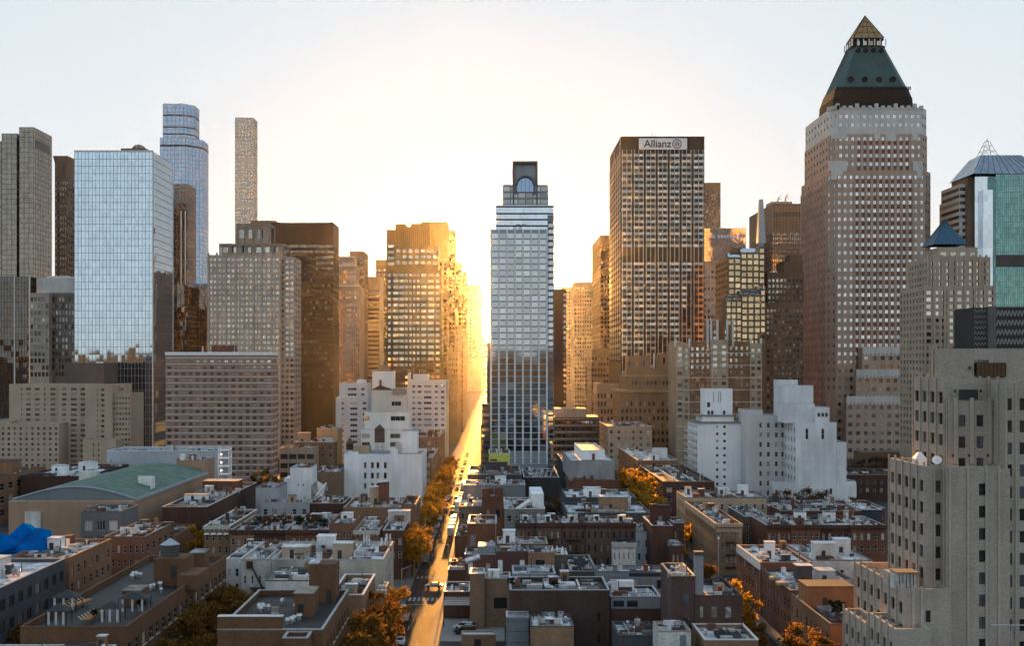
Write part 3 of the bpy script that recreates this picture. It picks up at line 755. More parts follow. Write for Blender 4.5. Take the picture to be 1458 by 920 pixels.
# old hotel with cornice in front of it
B = Bld('hotel_building', 'old brown stone hotel with a wide cornice below the white-signed tower', 'hotel')
Y = 700; ho = W('hotel_stone', (.27, .19, .125), .25)
sp = dict(n=13, w=.42, pitch=pitch(10.4, Y), h=.55, mt=5, glass=g_dark, rec=.3, zmin=0)
x0, x1, y0, y1, z1 = B.pv(883, 966, 558, Y, 45, ho, sp, dict(sp, n=9), roof=roof_d)
B.part('cornice', tan).box(x0 - 1.2, x1 + .5, Y - 1.2, Y + 46, z1 - .2, z1 + .9)
a0, a1, b0, b1, z2 = B.pv(892, 964, 536, Y + 3, 38, ho, dict(n=13, w=.45, pitch=3.6, h=.6, mt=2.2, glass=g_mid), dict(n=8, w=.45, pitch=3.6, h=.6, mt=2.2, glass=g_mid), z0=z1 + .91, roof=roof_d)
B.part('cornice', tan).box(a0 - .7, a1 + .5, Y + 2.3, Y + 41, z2 - .1, z2 + .6)
B.pv(896, 964, 525, Y + 6, 26, ho, z0=z2 + .61, roof=roof_d)
B.pv(893, 925, 507, Y + 9, 12, ho, dict(n=6, w=.4, pitch=6, h=.5, mt=1.5, glass=g_dark), z0=z2 + .61, roof=roof_d, part='penthouse')
B.pv(934, 957, 504, Y + 9, 12, ho, dict(n=3, w=.4, pitch=6, h=.6, mt=1.5, glass=g_dark), z0=z2 + .61, roof=roof_d, part='penthouse')
B.own('flue', white_m).box(wx(934, Y) - .5, wx(934, Y) + .2, Y + 8, Y + 8.8, z2 + 2, wz(503, Y))
B.done()

# brick apartment tower
B = Bld('apartment_tower', 'orange brick apartment tower with pale bay columns right of the old hotel', 'apartment tower')
Y = 640; ph = pitch(8.7, Y)
gq = glassmat('apartment_window', (.85, .85, .83), .4, pb=.45)
def strip(a, c, t, mat, n, w, Y=Y, D=30, **k): return B.pv(a, c, t, Y, D, mat, dict(n=n, w=w, pitch=ph, h=.56, mt=2.2, glass=gq, rec=.25, zmin=wz(600, Y)), roof=roof_t, **k)
strip(963, 973, 487, tan, 1, .6); strip(973, 982, 489, tan, 1, .4, Y + .8); strip(982, 1012, 487, brick_or, 4, .5, Y + 1.4)
strip(1012, 1037, 484, tan, 2, .5, Y - .6); strip(1037, 1068, 486, brick_or, 4, .4, Y + 1.4); strip(1068, 1085, 489, tan, 2, .55, Y + .4)
strip(1008, 1044, 463, brick_or, 2, .3, Y + 8, 14, z0=wz(486, Y), part='tower_top')
for p in (962, 982, 1008, 1013, 1022, 1036, 1044, 1070, 1084): B.part('pinnacle', white_stone).box(wx(p, Y) - .5, wx(p, Y) + .5, Y + .6, Y + 1.6, wz(495, Y), wz(486 if not 1007 < p < 1045 else 459, Y) + 1.6)
for k in range(12): B.part('band_course', white_stone).box(wx(963, Y), wx(1085, Y), Y - .8, Y - .65, wz(503, Y) - k * 2 * ph - .15, wz(503, Y) - k * 2 * ph + .15)
B.done()

# golden grid tower with spire
B = Bld('grid_tower', 'stepped tower of golden square windows with sloped glass shoulders and a slim grey spire', 'skyscraper')
Y = 690; gg = glassmat('golden_window', (.95, .74, .46), .62, (.12, .09, .05), (.6, .48, .3), .35)
br2 = W('mid_brown', (.2, .13, .085), .2)
slp = glassmat('sloped_glass', (.75, .85, .95), .7, (.1, .13, .16), pb=0)
ph = pitch(8.7, Y)
def gv(a, c, t, Y, D, n, side=None): return B.pv(a, c, t, Y, D, br2, dict(n=n, w=.74, pitch=ph, h=.7, sill=.15, mt=.6, glass=gg, rec=.25, frame=br2, style='v', zmin=wz(500, Y)), side, roof=roof_d)
def slope(a, c, t0, t1, Y, run):
    s = B.own('sloped_glazing', slp); xa, xc, za, zc = wx(a, Y), wx(c, Y), wz(t0, Y), wz(t1, Y)
    s.mesh([(xa, Y, za), (xc, Y, za), (xc, Y + run, za), (xa, Y + run, za), (xa + .6, Y + run * .8, zc), (xc - .6, Y + run * .8, zc), (xc - .6, Y + run, zc), (xa + .6, Y + run, zc)], [(0, 1, 5, 4), (1, 2, 6, 5), (2, 3, 7, 6), (3, 0, 4, 7), (4, 5, 6, 7)])
gv(1037, 1055, 366, Y, 40, 2, dict(n=8, w=.5, pitch=ph, h=.6, mt=1, glass=g_gold, zmin=wz(500, Y))); slope(1037, 1055, 366, 359, Y, 8)
gv(1055, 1081, 359, Y + 3, 36, 3); slope(1055, 1081, 359, 352, Y + 3, 8)
gv(1081, 1089, 351, Y + 5, 34, 1); slope(1081, 1089, 351, 344, Y + 5, 8)
gv(1034, 1056, 427, Y - 14, 14, 3); slope(1034, 1056, 427, 420, Y - 14, 7)
gv(1056, 1083, 420, Y - 11, 14, 3); slope(1056, 1083, 420, 412, Y - 11, 7)
gv(1083, 1090, 411, Y - 9, 14, 1); slope(1083, 1090, 411, 405, Y - 9, 7)
B.pv(1040, 1056, 352, Y + 9, 14, br2, z0=wz(366, Y), part='plant_room')
s = B.own('spire', plain('spire_grey', (.32, .33, .34), .4, .3)); xa, xc = wx(1079.5, Y + 12), wx(1090.5, Y + 12); ym = Y + 12
xm = (xa + xc) / 2
s.frustum([(xa, ym), (xc, ym), (xc, ym + 6), (xa, ym + 6)], wz(346, ym), [(xm - 1.1, ym + 2), (xm + 1.1, ym + 2), (xm + 1.1, ym + 4), (xm - 1.1, ym + 4)], wz(283, ym))
B.done()
# brown apartment tower
B = Bld('apartment_tower', 'dark brown stepped brick apartment tower left of the copper-roofed skyscraper', 'apartment tower')
Y = 700; ph = pitch(8.1, Y); bb = W('tower_brown_brick', (.19, .11, .07), .3)  # plain brown brick of this tower
sp = dict(n=9, w=.55, pitch=ph, h=.5, mt=3, glass=gq, rec=.3, zmin=wz(585, Y))
B.pv(1091, 1144, 431, Y - 4, 34, bb, dict(sp, n=10), dict(sp, n=6, w=.3), roof=roof_d); B.pv(1093, 1143.5, 388, Y, 28, bb, sp, dict(sp, n=6, w=.3), roof=roof_d)
B.pv(1116, 1143, 372, Y + 4, 18, bb, z0=wz(388, Y), roof=roof_d, part='plant_room'); B.pv(1124, 1142, 363, Y + 6, 10, bb, z0=wz(372, Y + 4), part='plant_room')
B.own('roof_dome', white_m).cyl(wx(1105, Y), Y + 6, wz(388, Y), wz(385, Y), 3, 1.5, 12)
pt = B.part('pier', bb)
for i in range(10): x = wx(1093 + i * 5.6, Y); pt.box(x - .4, x + .4, Y - .5, Y - .01, wz(430, Y), wz(387, Y))
B.done()
side_tower('distant ribbed brown slab just right of the white-signed tower', 996, 1026, 260, 1250, 40, brown, 9, 4.5, g_dark, w=.35, h=.8, mt=9, zb=330)
def ex(B):
    Y = 1000
    b = B.own('lettering_strip', plain('pale_blue_sign', (.35, .6, .9), .4))
    for i in range(9):
        x = wx(1022 + i * 4.2, Y); b.box(x, x + 1.6, Y - .5, Y - .2, wz(339, Y), wz(334.5, Y) - (i % 3) * .3)
    b.cyl(wx(1016, Y), Y - .3, wz(339, Y), wz(335, Y), 1.2, .8, 8)
curtain_tower('pale blue glass office top with faint blue lettering beside the white-signed tower', 'office_tower', [(1002, 1062, 325, None, 1000, 50)], 1000, g_pale, mul_b, 4.5, 5.5, extra=ex)
side_tower('grey old office block below the pale blue glass top', 1002, 1036, 372, 905, 40, grey_stone, 7, 8, g_dark, w=.6, h=.5, mt=6, zb=500)
B = Bld('office_tower', 'broad ribbed brown slab with two rooftop satellite dishes behind the golden grid tower', 'skyscraper')
Y = 1000
sp = dict(n=22, w=.5, pitch=pitch(6.2, Y), h=.62, mt=24, glass=g_gold, rec=.3, zmin=wz(400, Y))
x0, x1, y0, y1, z1 = B.pv(1100, 1160, 290, Y, 92, brown, sp, dict(sp, n=18), roof=roof_d)
rib = B.part('rib', tan)
for i in range(30): x = x0 + (x1 - x0) * i / 29; rib.box(x - .15, x + .15, Y - .4, Y - .01, z1 - 26, z1 - 2)
B.part('louvre_band', black).box(x0 + 1, x1 - 1, Y - .2, Y - .012, z1 - 11, z1 - 7)
B.pv(1098, 1128, 287, Y + 8, 20, tan, z0=z1 + .01, part='plant_room')
B.done()
for k, (px, py, rr) in enumerate(((1108, 283, 4.2), (1119, 280, 5.0))):
    x, z = wx(px, Y + 12), wz(287, Y + 8)
    t = thing('satellite_dish', ('smaller left' if k == 0 else 'larger right') + ' white satellite dish on the ribbed brown slab roof', 'satellite dish', (x, Y + 12, z), 'satellite dishes on the brown slab')
    b = MB(); zc = wz(py - 1, Y + 12); dr = Vector((.75, -.3, .58)).normalized(); u = dr.orthogonal().normalized(); w_ = dr.cross(u); cc = Vector((x, Y + 12, zc))
    rg = [[cc + dr * (q * q * .9) + (u * math.cos(a) + w_ * math.sin(a)) * rr * q for a in [i * math.pi / 7 for i in range(14)]] for q in (.05, .5, 1)]
    for i in range(2): b.mesh(rg[i] + rg[i + 1], [(j, (j + 1) % 14, (j + 1) % 14 + 14, j + 14) for j in range(14)])
    b.build('dish', white_m, t)
    b = MB(); b.bar((x, Y + 12, z), cc, .8); b.bar((x - 1.5, Y + 12, z), cc, .4); b.build('mount', steel, t)
    b = MB(); b.bar(cc, cc + dr * 3.2, .25); b.build('feed_arm', steel, t)
# ------------------------------------------------------------------ copper-roofed skyscraper
B = Bld('copper_roof_tower', 'huge tan brick skyscraper with a green copper roof and a glass pyramid tip', 'skyscraper')
Y = 740; wt_ = W('pink_tan_brick', (.45, .325, .255), .18); wc = W('pale_crown_stone', (.6, .57, .53), .2)
red = W('brick_red_panel', (.2, .085, .06), .2)
gw2 = glassmat('worldtower_window', (.88, .92, .96), .6, (.03, .025, .022), (.55, .5, .42), .25, vr=.6)
ph = pitch(12.0, Y); px_ = F / Y
def oct_poly(a, c, cl, cr, Y, D):
    x0, x1 = wx(a, Y), wx(c, Y); l = wx(cl, Y); r = wx(cr, Y)
    return [(x0, Y + (l - x0) * 1.3), (l, Y), (r, Y), (x1, Y + (x1 - r) * 1.3), (x1, Y + D), (x0, Y + D)]
body = oct_poly(1180, 1332, 1191, 1317, Y, 66)
mid = oct_poly(1183, 1326, 1193, 1313, Y + 1.2, 63)
crown = oct_poly(1184, 1325, 1193, 1312, Y + 1.3, 62.5)
def wsp(n, t, **k): return dict(dict(n=n, w=.5, pitch=ph, h=.44, sill=.3, mt=1.4, glass=gw2, rec=.35, frame=fr_d, style='v'), **k)
zb = wz(700, Y); z_a = wz(243, Y); z_b = wz(190, Y); z_c = wz(152, Y)
B.vol(body, 0, z_a, wt_, {5: wsp(8, 0, w=.3), 0: wsp(2, 0, w=.34, zmin=40), 1: wsp(15, 0, zmin=3), 2: wsp(2, 0)}, roof=roof_g)
B.vol(mid, z_a + .01, z_b, wt_, {5: wsp(8, 0, w=.3, mt=.4), 0: wsp(2, 0, w=.34, mt=.4), 1: wsp(14, 0, mt=.4), 2: wsp(2, 0, mt=.4)}, roof=roof_g)
B.vol(crown, z_b + .01, z_c, wc, {5: wsp(8, 0, w=.3, mt=3), 0: wsp(2, 0, w=.34, mt=3), 1: wsp(14, 0, mt=3), 2: wsp(2, 0, mt=3)}, roof=roof_g, part='pale_crown')
mer = B.part('crown_merlon', wc)
for k in range(14):
    x = crown[1][0] + (crown[2][0] - crown[1][0]) * k / 13
    mer.box(x - 1.0, x + 1.0, Y + .7, Y + 3, z_c - 1, z_c + (2.4 if k % 3 == 0 else 1.1))
for k in range(6):
    a = k / 5; x = crown[0][0] + (crown[1][0] - crown[0][0]) * a; y = crown[0][1] + (crown[1][1] - crown[0][1]) * a
    mer.box(x - .9, x + .9, y - .6, y + 2, z_c - 1, z_c + 1.4)
# pale stone corners at the setback and the brick piers and red spandrels of the middle bays
cap = B.part('pale_setback', wc)
for a, c, t, bt in ((1181, 1206, 229, 243), (1300, 1314, 229, 243)): cap.box(wx(a, Y), wx(c, Y), Y - .02, Y + 3, wz(bt, Y), wz(t, Y))
for a, c, t, bt in ((1183, 1192, 243, 256), (1192, 1200, 243, 249), (1306, 1313, 243, 254), (1184, 1207, 190, 197), (1262, 1277, 190, 200), (1246, 1254, 190, 197), (1300, 1308, 190, 199)): cap.box(wx(a, Y), wx(c, Y), Y + (-.16 if t > 200 else 1.05), Y + (-.01 if t > 200 else 1.19), wz(bt, Y), wz(t, Y))
sp_ = B.part('spandrel', red); nsp = [0]
def spandrel(*a):
    nsp[0] += 1
    (B.own('spandrel', red) if nsp[0] <= 100 else sp_).box(*a)
nr = int((z_a - 5) / ph)
for j in range(1, 34):
    zt = z_a - 1.4 - j * ph
    for k in range(3, 13):
        u = body[1][0] + (body[2][0] - body[1][0]) * (k + .5) / 15; wd = (body[2][0] - body[1][0]) / 15 * .25
        spandrel(u - wd, u + wd, Y - .05, Y - .004, zt - .24 * ph + .06, zt + .28 * ph)
for j in range(1, 5):
    zt = z_b - .4 - j * ph
    for k in range(3, 12):
        u = mid[1][0] + (mid[2][0] - mid[1][0]) * (k + .5) / 14; wd = (mid[2][0] - mid[1][0]) / 14 * .25
        spandrel(u - wd, u + wd, Y + 1.12, Y + 1.19, zt - .24 * ph + .06, zt + .28 * ph)
pr = B.part('pier', wt_)
for k in (3, 5, 7, 9, 11, 13):
    u = body[1][0] + (body[2][0] - body[1][0]) * k / 15; pr.box(u - .5, u + .5, Y - .45, Y - .006, wz(545, Y), z_a - 5)
for k in range(9):
    y = body[0][1] + (body[5][1] - body[0][1]) * k / 8; pr.box(body[0][0] - .5, body[0][0] - .01, y - .5, y + .5, 30, z_a - 6)
# podium setbacks facing the camera
for a, c, t, y, D, n in ((1228, 1297, 496, Y - 6, 5.9, 6), (1219, 1300, 528, Y - 10, 3.9, 8), (1205, 1305, 566, Y - 15, 4.9, 9)):
    x0, x1, y0, y1, z1 = B.pv(a, c, t, y, D, wt_, wsp(n, 0, mt=3.6), wsp(2, 0, w=.3), roof=roof_g)
    cp = B.part('pale_podium_top', wc); cp.box(x0, x1, y - .14, y - .005, z1 - 3.2, z1 + .6)
    for k in range(2 * n): x = x0 + (x1 - x0) * (k + .5) / (2 * n); cp.box(x - .6, x + .6, y - .3, y - .142, z1 - 4.6, z1 + .9)
# copper roof
cop = W('green_copper', (.04, .115, .12), .35, .5); dkc = W('dark_copper', (.012, .014, .015), .3)
xl, xr, yl, yr = wx(1164, Y), wx(1303, Y), Y + 3, Y + 47; ym = Y + 25; xm = wx(1231.5, ym)
def sq(hw, hd, cut): return [(xm - hw, ym - hd + cut), (xm - hw + cut, ym - hd), (xm + hw - cut, ym - hd), (xm + hw, ym - hd + cut), (xm + hw, ym + hd - cut), (xm + hw - cut, ym + hd), (xm - hw + cut, ym + hd), (xm - hw, ym + hd - cut)]
k = (ym) / Y
def half(a, c): return (c - a) / 2 * ym / F
h0, h1, h2 = 25.2, 22.9, 10.8
zz = lambda py: wz(py, ym)
B.own('roof_skirt', dkc).frustum(sq(h0, 20, 3.6), z_c - .5, sq(h0 * .985, 19.6, 3.6), zz(147))
B.own('roof_skirt_slope', dkc).frustum(sq(h0 * .98, 19.3, 3.6), zz(147) + .01, sq(h1, 17.4, 3.6), zz(133))
B.own('copper_roof', cop).frustum(sq(h1 * .985, 17, 3.6), zz(133) + .01, sq(h2 * .98, 8, 2.4), zz(70))
seam = B.part('roof_seam', plain('seam_green', (.035, .07, .07), .5))
for i in range(25):
    u = -1 + 2 * i / 24
    seam.bar((xm + u * (h1 * .985 - 3.6), ym - 17.03, zz(133)), (xm + u * (h2 * .98 - 2.4), ym - 8.03, zz(70)), .22)
for i in range(13):
    u = -1 + 2 * i / 12
    seam.bar((xm - h1 * .985 - .02, ym + u * 13, zz(133)), (xm - h2 * .98 - .02, ym + u * 5.6, zz(70)), .22)
for i in range(44):
    u = -1 + 2 * i / 43; B.part('roof_railing', dkc).box(xm + u * h1 - .3, xm + u * h1 + .3, ym - 18, ym - 17.45, zz(137), zz(132))
def port(u, py, r):
    t = (133 - py) / 63.0; hw = (h1 * .985) * (1 - t) + h2 * .98 * t; y = ym - (17 * (1 - t) + 8 * t)
    o = B.own('round_window', dkc); z = zz(py); x = xm + u * hw
    c = lambda r, yy: [(x + r * math.cos(a), yy, z + r * math.sin(a)) for a in [i * math.pi / 7 for i in range(14)]]
    o.mesh(c(r, y - 1.2) + c(r, y + 2), [tuple(range(14))] + [(i, (i + 1) % 14, (i + 1) % 14 + 14, i + 14) for i in range(14)])
for u in (-.68, -.25, .2, .62): port(u, 121, 1.85)
for u in (-.6, -.2, .2, .62): port(u, 77, 1.45)
lan = B.own('lantern_storey', dkc); lan.prism(sq(h2 * .86, 7, 1.8), zz(70), zz(60)); lan.prism(sq(h2 * 1.02, 8.8, 2.4), zz(71), zz(69.5)); lan.prism(sq(h2 * .95, 8.2, 2.4), zz(60), zz(58))
for i in range(7): x = xm + h2 * .98 * (-1 + 2 * i / 6); B.own('lantern_column', steel).box(x - .25, x + .25, ym - 8.7, ym - 8.2, zz(69.5), zz(60)); 
for i in range(5): y = ym - 7.6 + 3.8 * i; B.own('lantern_column', steel).box(xm - h2 - .3, xm - h2 + .2, y - .25, y + .25, zz(69.5), zz(60))
for i in range(4): x = xm + h2 * (-.6 + .4 * i); B.own('lantern_window', g_gold).box(x - 1, x + 1, ym - 7.12, ym - 7.01, zz(68), zz(62))
pg = B.own('glass_pyramid', curtainmat('pyramid_glass', (.75, .45, .22), .5, 1.5, 1.5, (.12, .07, .03), .06, .4)); hp = half(1210, 1253)
pg.frustum([(xm - hp, ym - 8.0), (xm + hp, ym - 8.0), (xm + hp, ym + 8.0), (xm - hp, ym + 8.0)], zz(58) + .01, [(xm - .05, ym - .05), (xm + .05, ym - .05), (xm + .05, ym + .05), (xm - .05, ym + .05)], zz(22))
pf = B.part('pyramid_rib', dkc)
ap = (xm, ym, zz(22))
for sx in (-1, 1):
    for sy in (-1, 1): pf.bar((xm + sx * hp, ym + sy * 8.0, zz(58)), ap, .45)
for q in (.25, .5, .72): pf.bar((xm - hp * (1 - q), ym - 8.0 * (1 - q) - .05, zz(58 - 36 * q)), (xm + hp * (1 - q), ym - 8.0 * (1 - q) - .05, zz(58 - 36 * q)), .22)
for q in (-.5, 0, .5): pf.bar((xm + hp * q, ym - 8.05, zz(58)), (xm, ym, zz(22)), .2)
wr = B.done()
for o in wr.children:
    if o.name.startswith('spandrel') and len(o.data.polygons) > 6: o['kind'] = 'stuff'
# low plaza wing
B = Bld('plaza_wing', 'low brown stone wing at the foot of the copper-roofed skyscraper', 'office block')
sp = dict(n=9, w=.5, pitch=4.0, h=.5, mt=2.4, glass=g_dark, zmin=0)
B.pv(1226, 1300, 644, 584, 12, brown, sp); B.pv(1208, 1258, 676, 575, 8, tan, dict(sp, n=5, w=.6)); B.done()

# tan tower with blue pyramid
B = Bld('pyramid_roof_tower', 'tan stone apartment tower with a blue pyramid roof right of the copper-roofed skyscraper', 'apartment tower')
Y = 545; ph = pitch(9.9, Y); ts = W('warm_tan_stone', (.45, .345, .26), .2); gl = glassmat('warm_window', (.95, .9, .8), .5, pb=.5)
def tv(a, c, t, Y, D, n, side=True, **k): return B.pv(a, c, t, Y, D, ts, dict(n=n, w=.62, pitch=ph, h=.55, mt=1.6, glass=gl, rec=.3, zmin=wz(530, Y)), dict(n=8, w=.42, pitch=ph, h=.55, mt=1.6, glass=g_mid, rec=.4, zmin=wz(640, Y)) if side else None, roof=roof_t, **k)
tv(1317, 1416, 407, Y, 34, 9); tv(1324, 1410, 366, Y + 4, 28, 8); tv(1337, 1392, 352, Y + 8, 18, 4, False, z0=wz(366, Y + 4))
pl = B.part('pilaster', ts)
for p in (1317, 1330, 1345, 1360, 1374, 1388, 1402, 1415): pl.box(wx(p, Y) - .5, wx(p, Y) + .5, Y - .6, Y - .01, wz(530, Y), wz(405, Y))
for p in (1325, 1334, 1346, 1357, 1366, 1379, 1391, 1400, 1409): pl.box(wx(p, Y) - .45, wx(p, Y) + .45, Y + 3.4, Y + 3.99, wz(407, Y), wz(362, Y))
x0, x1 = wx(1331, Y + 8), wx(1379, Y + 8); xm, ym = (x0 + x1) / 2, Y + 17
P4 = lambda h: [(xm - h, ym - h), (xm + h, ym - h), (xm + h, ym + h), (xm - h, ym + h)]
hp = (x1 - x0) / 2
bl = plain('blue_roof', (.04, .12, .19), .4, .2)
B.own('pyramid_roof', bl).frustum(P4(hp), wz(350, ym), P4(.05), wz(312, ym))
sm = B.part('roof_seam', plain('seam_blue', (.02, .05, .08), .4))
for i in range(9):
    u = -1 + i / 4; sm.bar((xm + u * hp, ym - hp, wz(350, ym)), (xm, ym, wz(312, ym)), .2); sm.bar((xm - hp, ym + u * hp, wz(350, ym)), (xm, ym, wz(312, ym)), .2)
B.done()
# teal glass tower
B = Bld('glass_tower', 'teal green glass tower with sloped silver roof and lattice mast at the right edge', 'skyscraper')
Y = 720
x0, x1, y0, y1, z1 = B.pv(1418, 1500, 248, Y, 40, g_teal, roof=roof_g, part='glass_facade')
gr = B.part('mullion', plain('teal_mullion', (.16, .3, .28), .4))
for i in range(28): x = x0 + (x1 - x0) * i / 27; gr.box(x - .07, x + .07, Y - .1, Y - .01, 60, z1)
for i in range(34): gr.box(x0, x1, Y - .13, Y - .012, z1 - i * 3.6 - .08, z1 - i * 3.6 + .08)
B.part('louvre_band', W('louvre_brown', (.1, .085, .08), .2)).box(x0 - .02, x1, Y - .5, Y - .14, wz(380, Y), wz(363, Y))
a0, a1, b0, b1, z2 = B.pv(1400, 1418, 270, Y + 2, 34, g_pale, z0=0, part='glass_facade', roof=roof_g)
B.pv(1388, 1418, 247, Y + 6, 30, g_pale, part='glass_facade', roof=roof_g)
bnd = W('light_band', (.55, .52, .48), .15)
sp = dict(n=1, w=.96, pitch=pitch(10, Y), h=.5, mt=1, glass=g_dark, zmin=wz(420, Y))
B.pv(1366, 1392, 262, Y + 14, 30, bnd, sp, dict(sp, n=1), roof=roof_g); B.pv(1358, 1372, 284, Y + 26, 24, bnd, sp, dict(sp, n=1), roof=roof_g)
B.pv(1378, 1386, 250, Y + 10, 26, brown, part='core')
rf = B.own('sloped_roof', curtainmat('silver_roof_glass', (.6, .66, .72), .6, 2, 2, (.1, .12, .14), .02, .3))
xa, xb, xc, xd = wx(1386, Y), wx(1406, Y), wx(1462, Y), wx(1500, Y)
zr, ze = wz(217, Y), wz(247, Y)
rf.mesh([(xa, Y, ze + .02), (xd, Y, ze + .02), (xd, Y + 38, ze + .02), (xa, Y + 38, ze + .02), (xb, Y + 9, zr), (xc, Y + 9, zr), (xc, Y + 28, zr), (xb, Y + 28, zr)], [(0, 1, 5, 4), (1, 2, 6, 5), (2, 3, 7, 6), (3, 0, 4, 7), (4, 5, 6, 7)])
for i in range(12): x = xb + (xc - xb) * i / 11; rf2 = B.part('roof_rib', mul_b); rf2.bar((xa + (xd - xa) * i / 11, Y - .1, ze), (x, Y + 8.9, zr), .25)
ms = B.own('lattice_mast', plain('mast_white', (.65, .65, .62), .4)); mx, my = wx(1421, Y), Y + 16
zt_ = wz(194, Y)
for sx in (-1, 1):
    for sy in (-1, 1):
        ms.bar((mx + sx * 5, my + sy * 5, zr), (mx + sx * 1, my + sy * 1, zt_), .28)
        ms.bar((mx + sx * 5, my + sy * 5, zr), (mx - sx * 2, my + sy * 2, zr + 6), .18)
for q in (.35, .7, 1): w_ = 5 - 4 * q; z = zr + (zt_ - zr) * q; [ms.bar((mx + a * w_, my + b_ * w_, z), (mx + c * w_, my + d_ * w_, z), .2) for a, b_, c, d_ in ((-1, -1, 1, -1), (1, -1, 1, 1), (1, 1, -1, 1), (-1, 1, -1, -1))]
ms.bar((mx, my, zt_), (mx, my, zt_ + 1.5), .5)
B.done()
# dark chevron block
B = Bld('chevron_block', 'dark block clad in pale zigzag chevron strips behind the stepped brick building', 'building')
Y = 480; cdk = W('chevron_dark', (.05, .047, .047), .2)
x0, x1, y0, y1, z1 = B.pv(1418, 1500, 437, Y, 20, cdk, roof=roof_d); B.pv(1386, 1418, 438, Y + 1, 20, cdk, roof=roof_d)
B.own('corner_pier', W('chevron_pier', (.13, .125, .12), .2)).box(wx(1407, Y) , x0 - .02, Y - .3, Y + .9, 0, z1 + .3)
ch = B.part('chevron', plain('chevron_pale', (.3, .285, .27), .5))
for r_ in range(5):
    zc = z1 - 1.5 - r_ * 3.8; n = 15; xe = x0 + .2; st_ = (wx(1496, Y) - xe) / n
    for i in range(n):
        a = xe + i * st_
        ch.bar((a, Y - .14, zc - 2.3), (a + st_ / 2, Y - .14, zc), .36); ch.bar((a + st_ / 2, Y - .14, zc), (a + st_, Y - .14, zc - 2.3), .36)
for r_ in range(9):
    zc = z1 - 1 - r_ * 2.2; xe = wx(1388, Y)
    for i in range(4): a = xe + i * 1.3; ch.bar((a, Y + .86, zc - 1.4), (a + .65, Y + .86, zc), .16); ch.bar((a + .65, Y + .86, zc), (a + 1.3, Y + .86, zc - 1.4), .16)
B.done()

# ------------------------------------------------------------------ foreground stepped brick building
B = Bld('stepped_building', 'pale tan brick stepped building with pilasters nearest the camera at right', 'apartment building')
fb = W('cream_brick', (.41, .355, .3), .2, brick=.5); fg = W('cream_spandrel', (.45, .39, .33), .2)
gf = glassmat('near_window', (.6, .72, .8), .25, (.018, .018, .02), (.12, .13, .14), .3)
fh = 3.42
def fsp(n, w, **k): return dict(dict(n=n, w=w, pitch=fh, h=.54, sill=.24, mt=1.5, glass=gf, rec=.3, frame=fr_d, style='sv'), **k)
def fv(x, c, Y0, Y1, Z, front=None, side=None, z0=0.0, par=.9, **k):
    B.rect(x, c, Y0, Y1, z0, Z, fb, front, side, roof=roof_t, par=par, rin=.5, **k)
    pl = B.part('pilaster', fb); n = max(2, round((Y1 - Y0) / 3.4))
    for i in range(n + 1):
        y = Y0 + (Y1 - Y0) * i / n; pl.box(x - .22, x - .01, y - .3 + (.3 if i == 0 else 0), y + .3 - (.3 if i == n else 0), z0, Z + .7)
XR = 96.0
fv(59.3, 62.35, 190.02, 203, 15.6, None, fsp(4, .5)); fv(59.5, 65.0, 178, 190, 17.6, None, fsp(4, .5))
fv(62.4, 69.55, 182, 207, 22.8, dict(fsp(1, .1), cols=[(.45, .56)], mt=2.5), fsp(7, .5)); fv(67.0, 79.2, 186.02, 203, 41.2, dict(fsp(1, .1), cols=[(.12, .2)]), fsp(5, .52)); fv(69.6, 79.2, 183.6, 186, 41.0, dict(fsp(1, .1), cols=[(.17, .3), (.5, .63)], skip=lambda i, j: i == 0), None)
fv(79.25, XR, 184.6, 205, 54.5, dict(fsp(1, .1), cols=[(.0, .04), (.11, .175), (.21, .275), (.4, .46), (.6, .66), (.8, .86)], mt=1.9), None)
fv(72.4, 79.2, 190, 191.95, 51.3, dict(fsp(1, .1), cols=[(.2, .36), (.62, .78)]), None); fv(72.3, 79.2, 192, 206.5, 54.9, None, fsp(4, .52))
fv(75.2, XR, 203, 206.4, 59.8, dict(cols=[(.3, .42)], pitch=4.5, h=.6, sill=.1, mt=.6, glass=gf, frame=fr_d, style='3', zmin=52), None, z0=40)
pw = B.own('penthouse_glazing', gf); x0_, x1_ = wx(1391, 202.5), wx(1432, 202.5)
pw.box(x0_, x1_, 202.5, 202.98, 55.0, 57.3)
pm = B.part('penthouse_mullion', fr_d)
for i in range(8): x = x0_ + (x1_ - x0_) * i / 7; pm.box(x - .06, x + .06, 202.4, 202.49, 55, 57.3)
pm.box(x0_, x1_, 202.4, 202.49, 57.25, 57.4)
# art deco fluting on the front bays
fl = B.part('flute', fg)
for px in (1330, 1341): fl.box(wx(px, 186) - .14, wx(px, 186) + .14, 185.8, 185.99, 0, 40.8)
for px in (1352, 1378, 1404, 1422): fl.box(wx(px, 183.6) - .16, wx(px, 183.6) + .16, 183.35, 183.59, 0, 41.6)
for px in (1360, 1383, 1408): fl.box(wx(px, 190) - .3, wx(px, 190) + .3, 189.7, 189.99, 41.3, 51.8)
for px in (1300, 1312): fl.box(wx(px, 182) - .2, wx(px, 182) + .2, 181.7, 181.99, 0, 23.2)
for px in (1432, 1446): fl.box(wx(px, 184.6) - .1, wx(px, 184.6) + .1, 184.4, 184.59, 0, 54)
B.own('recessed_loggia', black).box(wx(1365, 190), wx(1392, 190), 189.85, 189.98, 52.6 - 1.1, 54.2 - 1.1)
lt = B.part('wall_lamp', black)
for px, py in ((1357, 649), (1380, 649), (1407, 649), (1360, 557), (1397, 557), (1381, 524), (1391, 524)): Yq = 183.2 if py > 600 else (189.4 if py > 540 else 202.6); lt.box(wx(px, Yq) - .12, wx(px, Yq) + .12, Yq - .1, Yq + .3, wz(py + 2, Yq), wz(py - 2, Yq))
B.done()
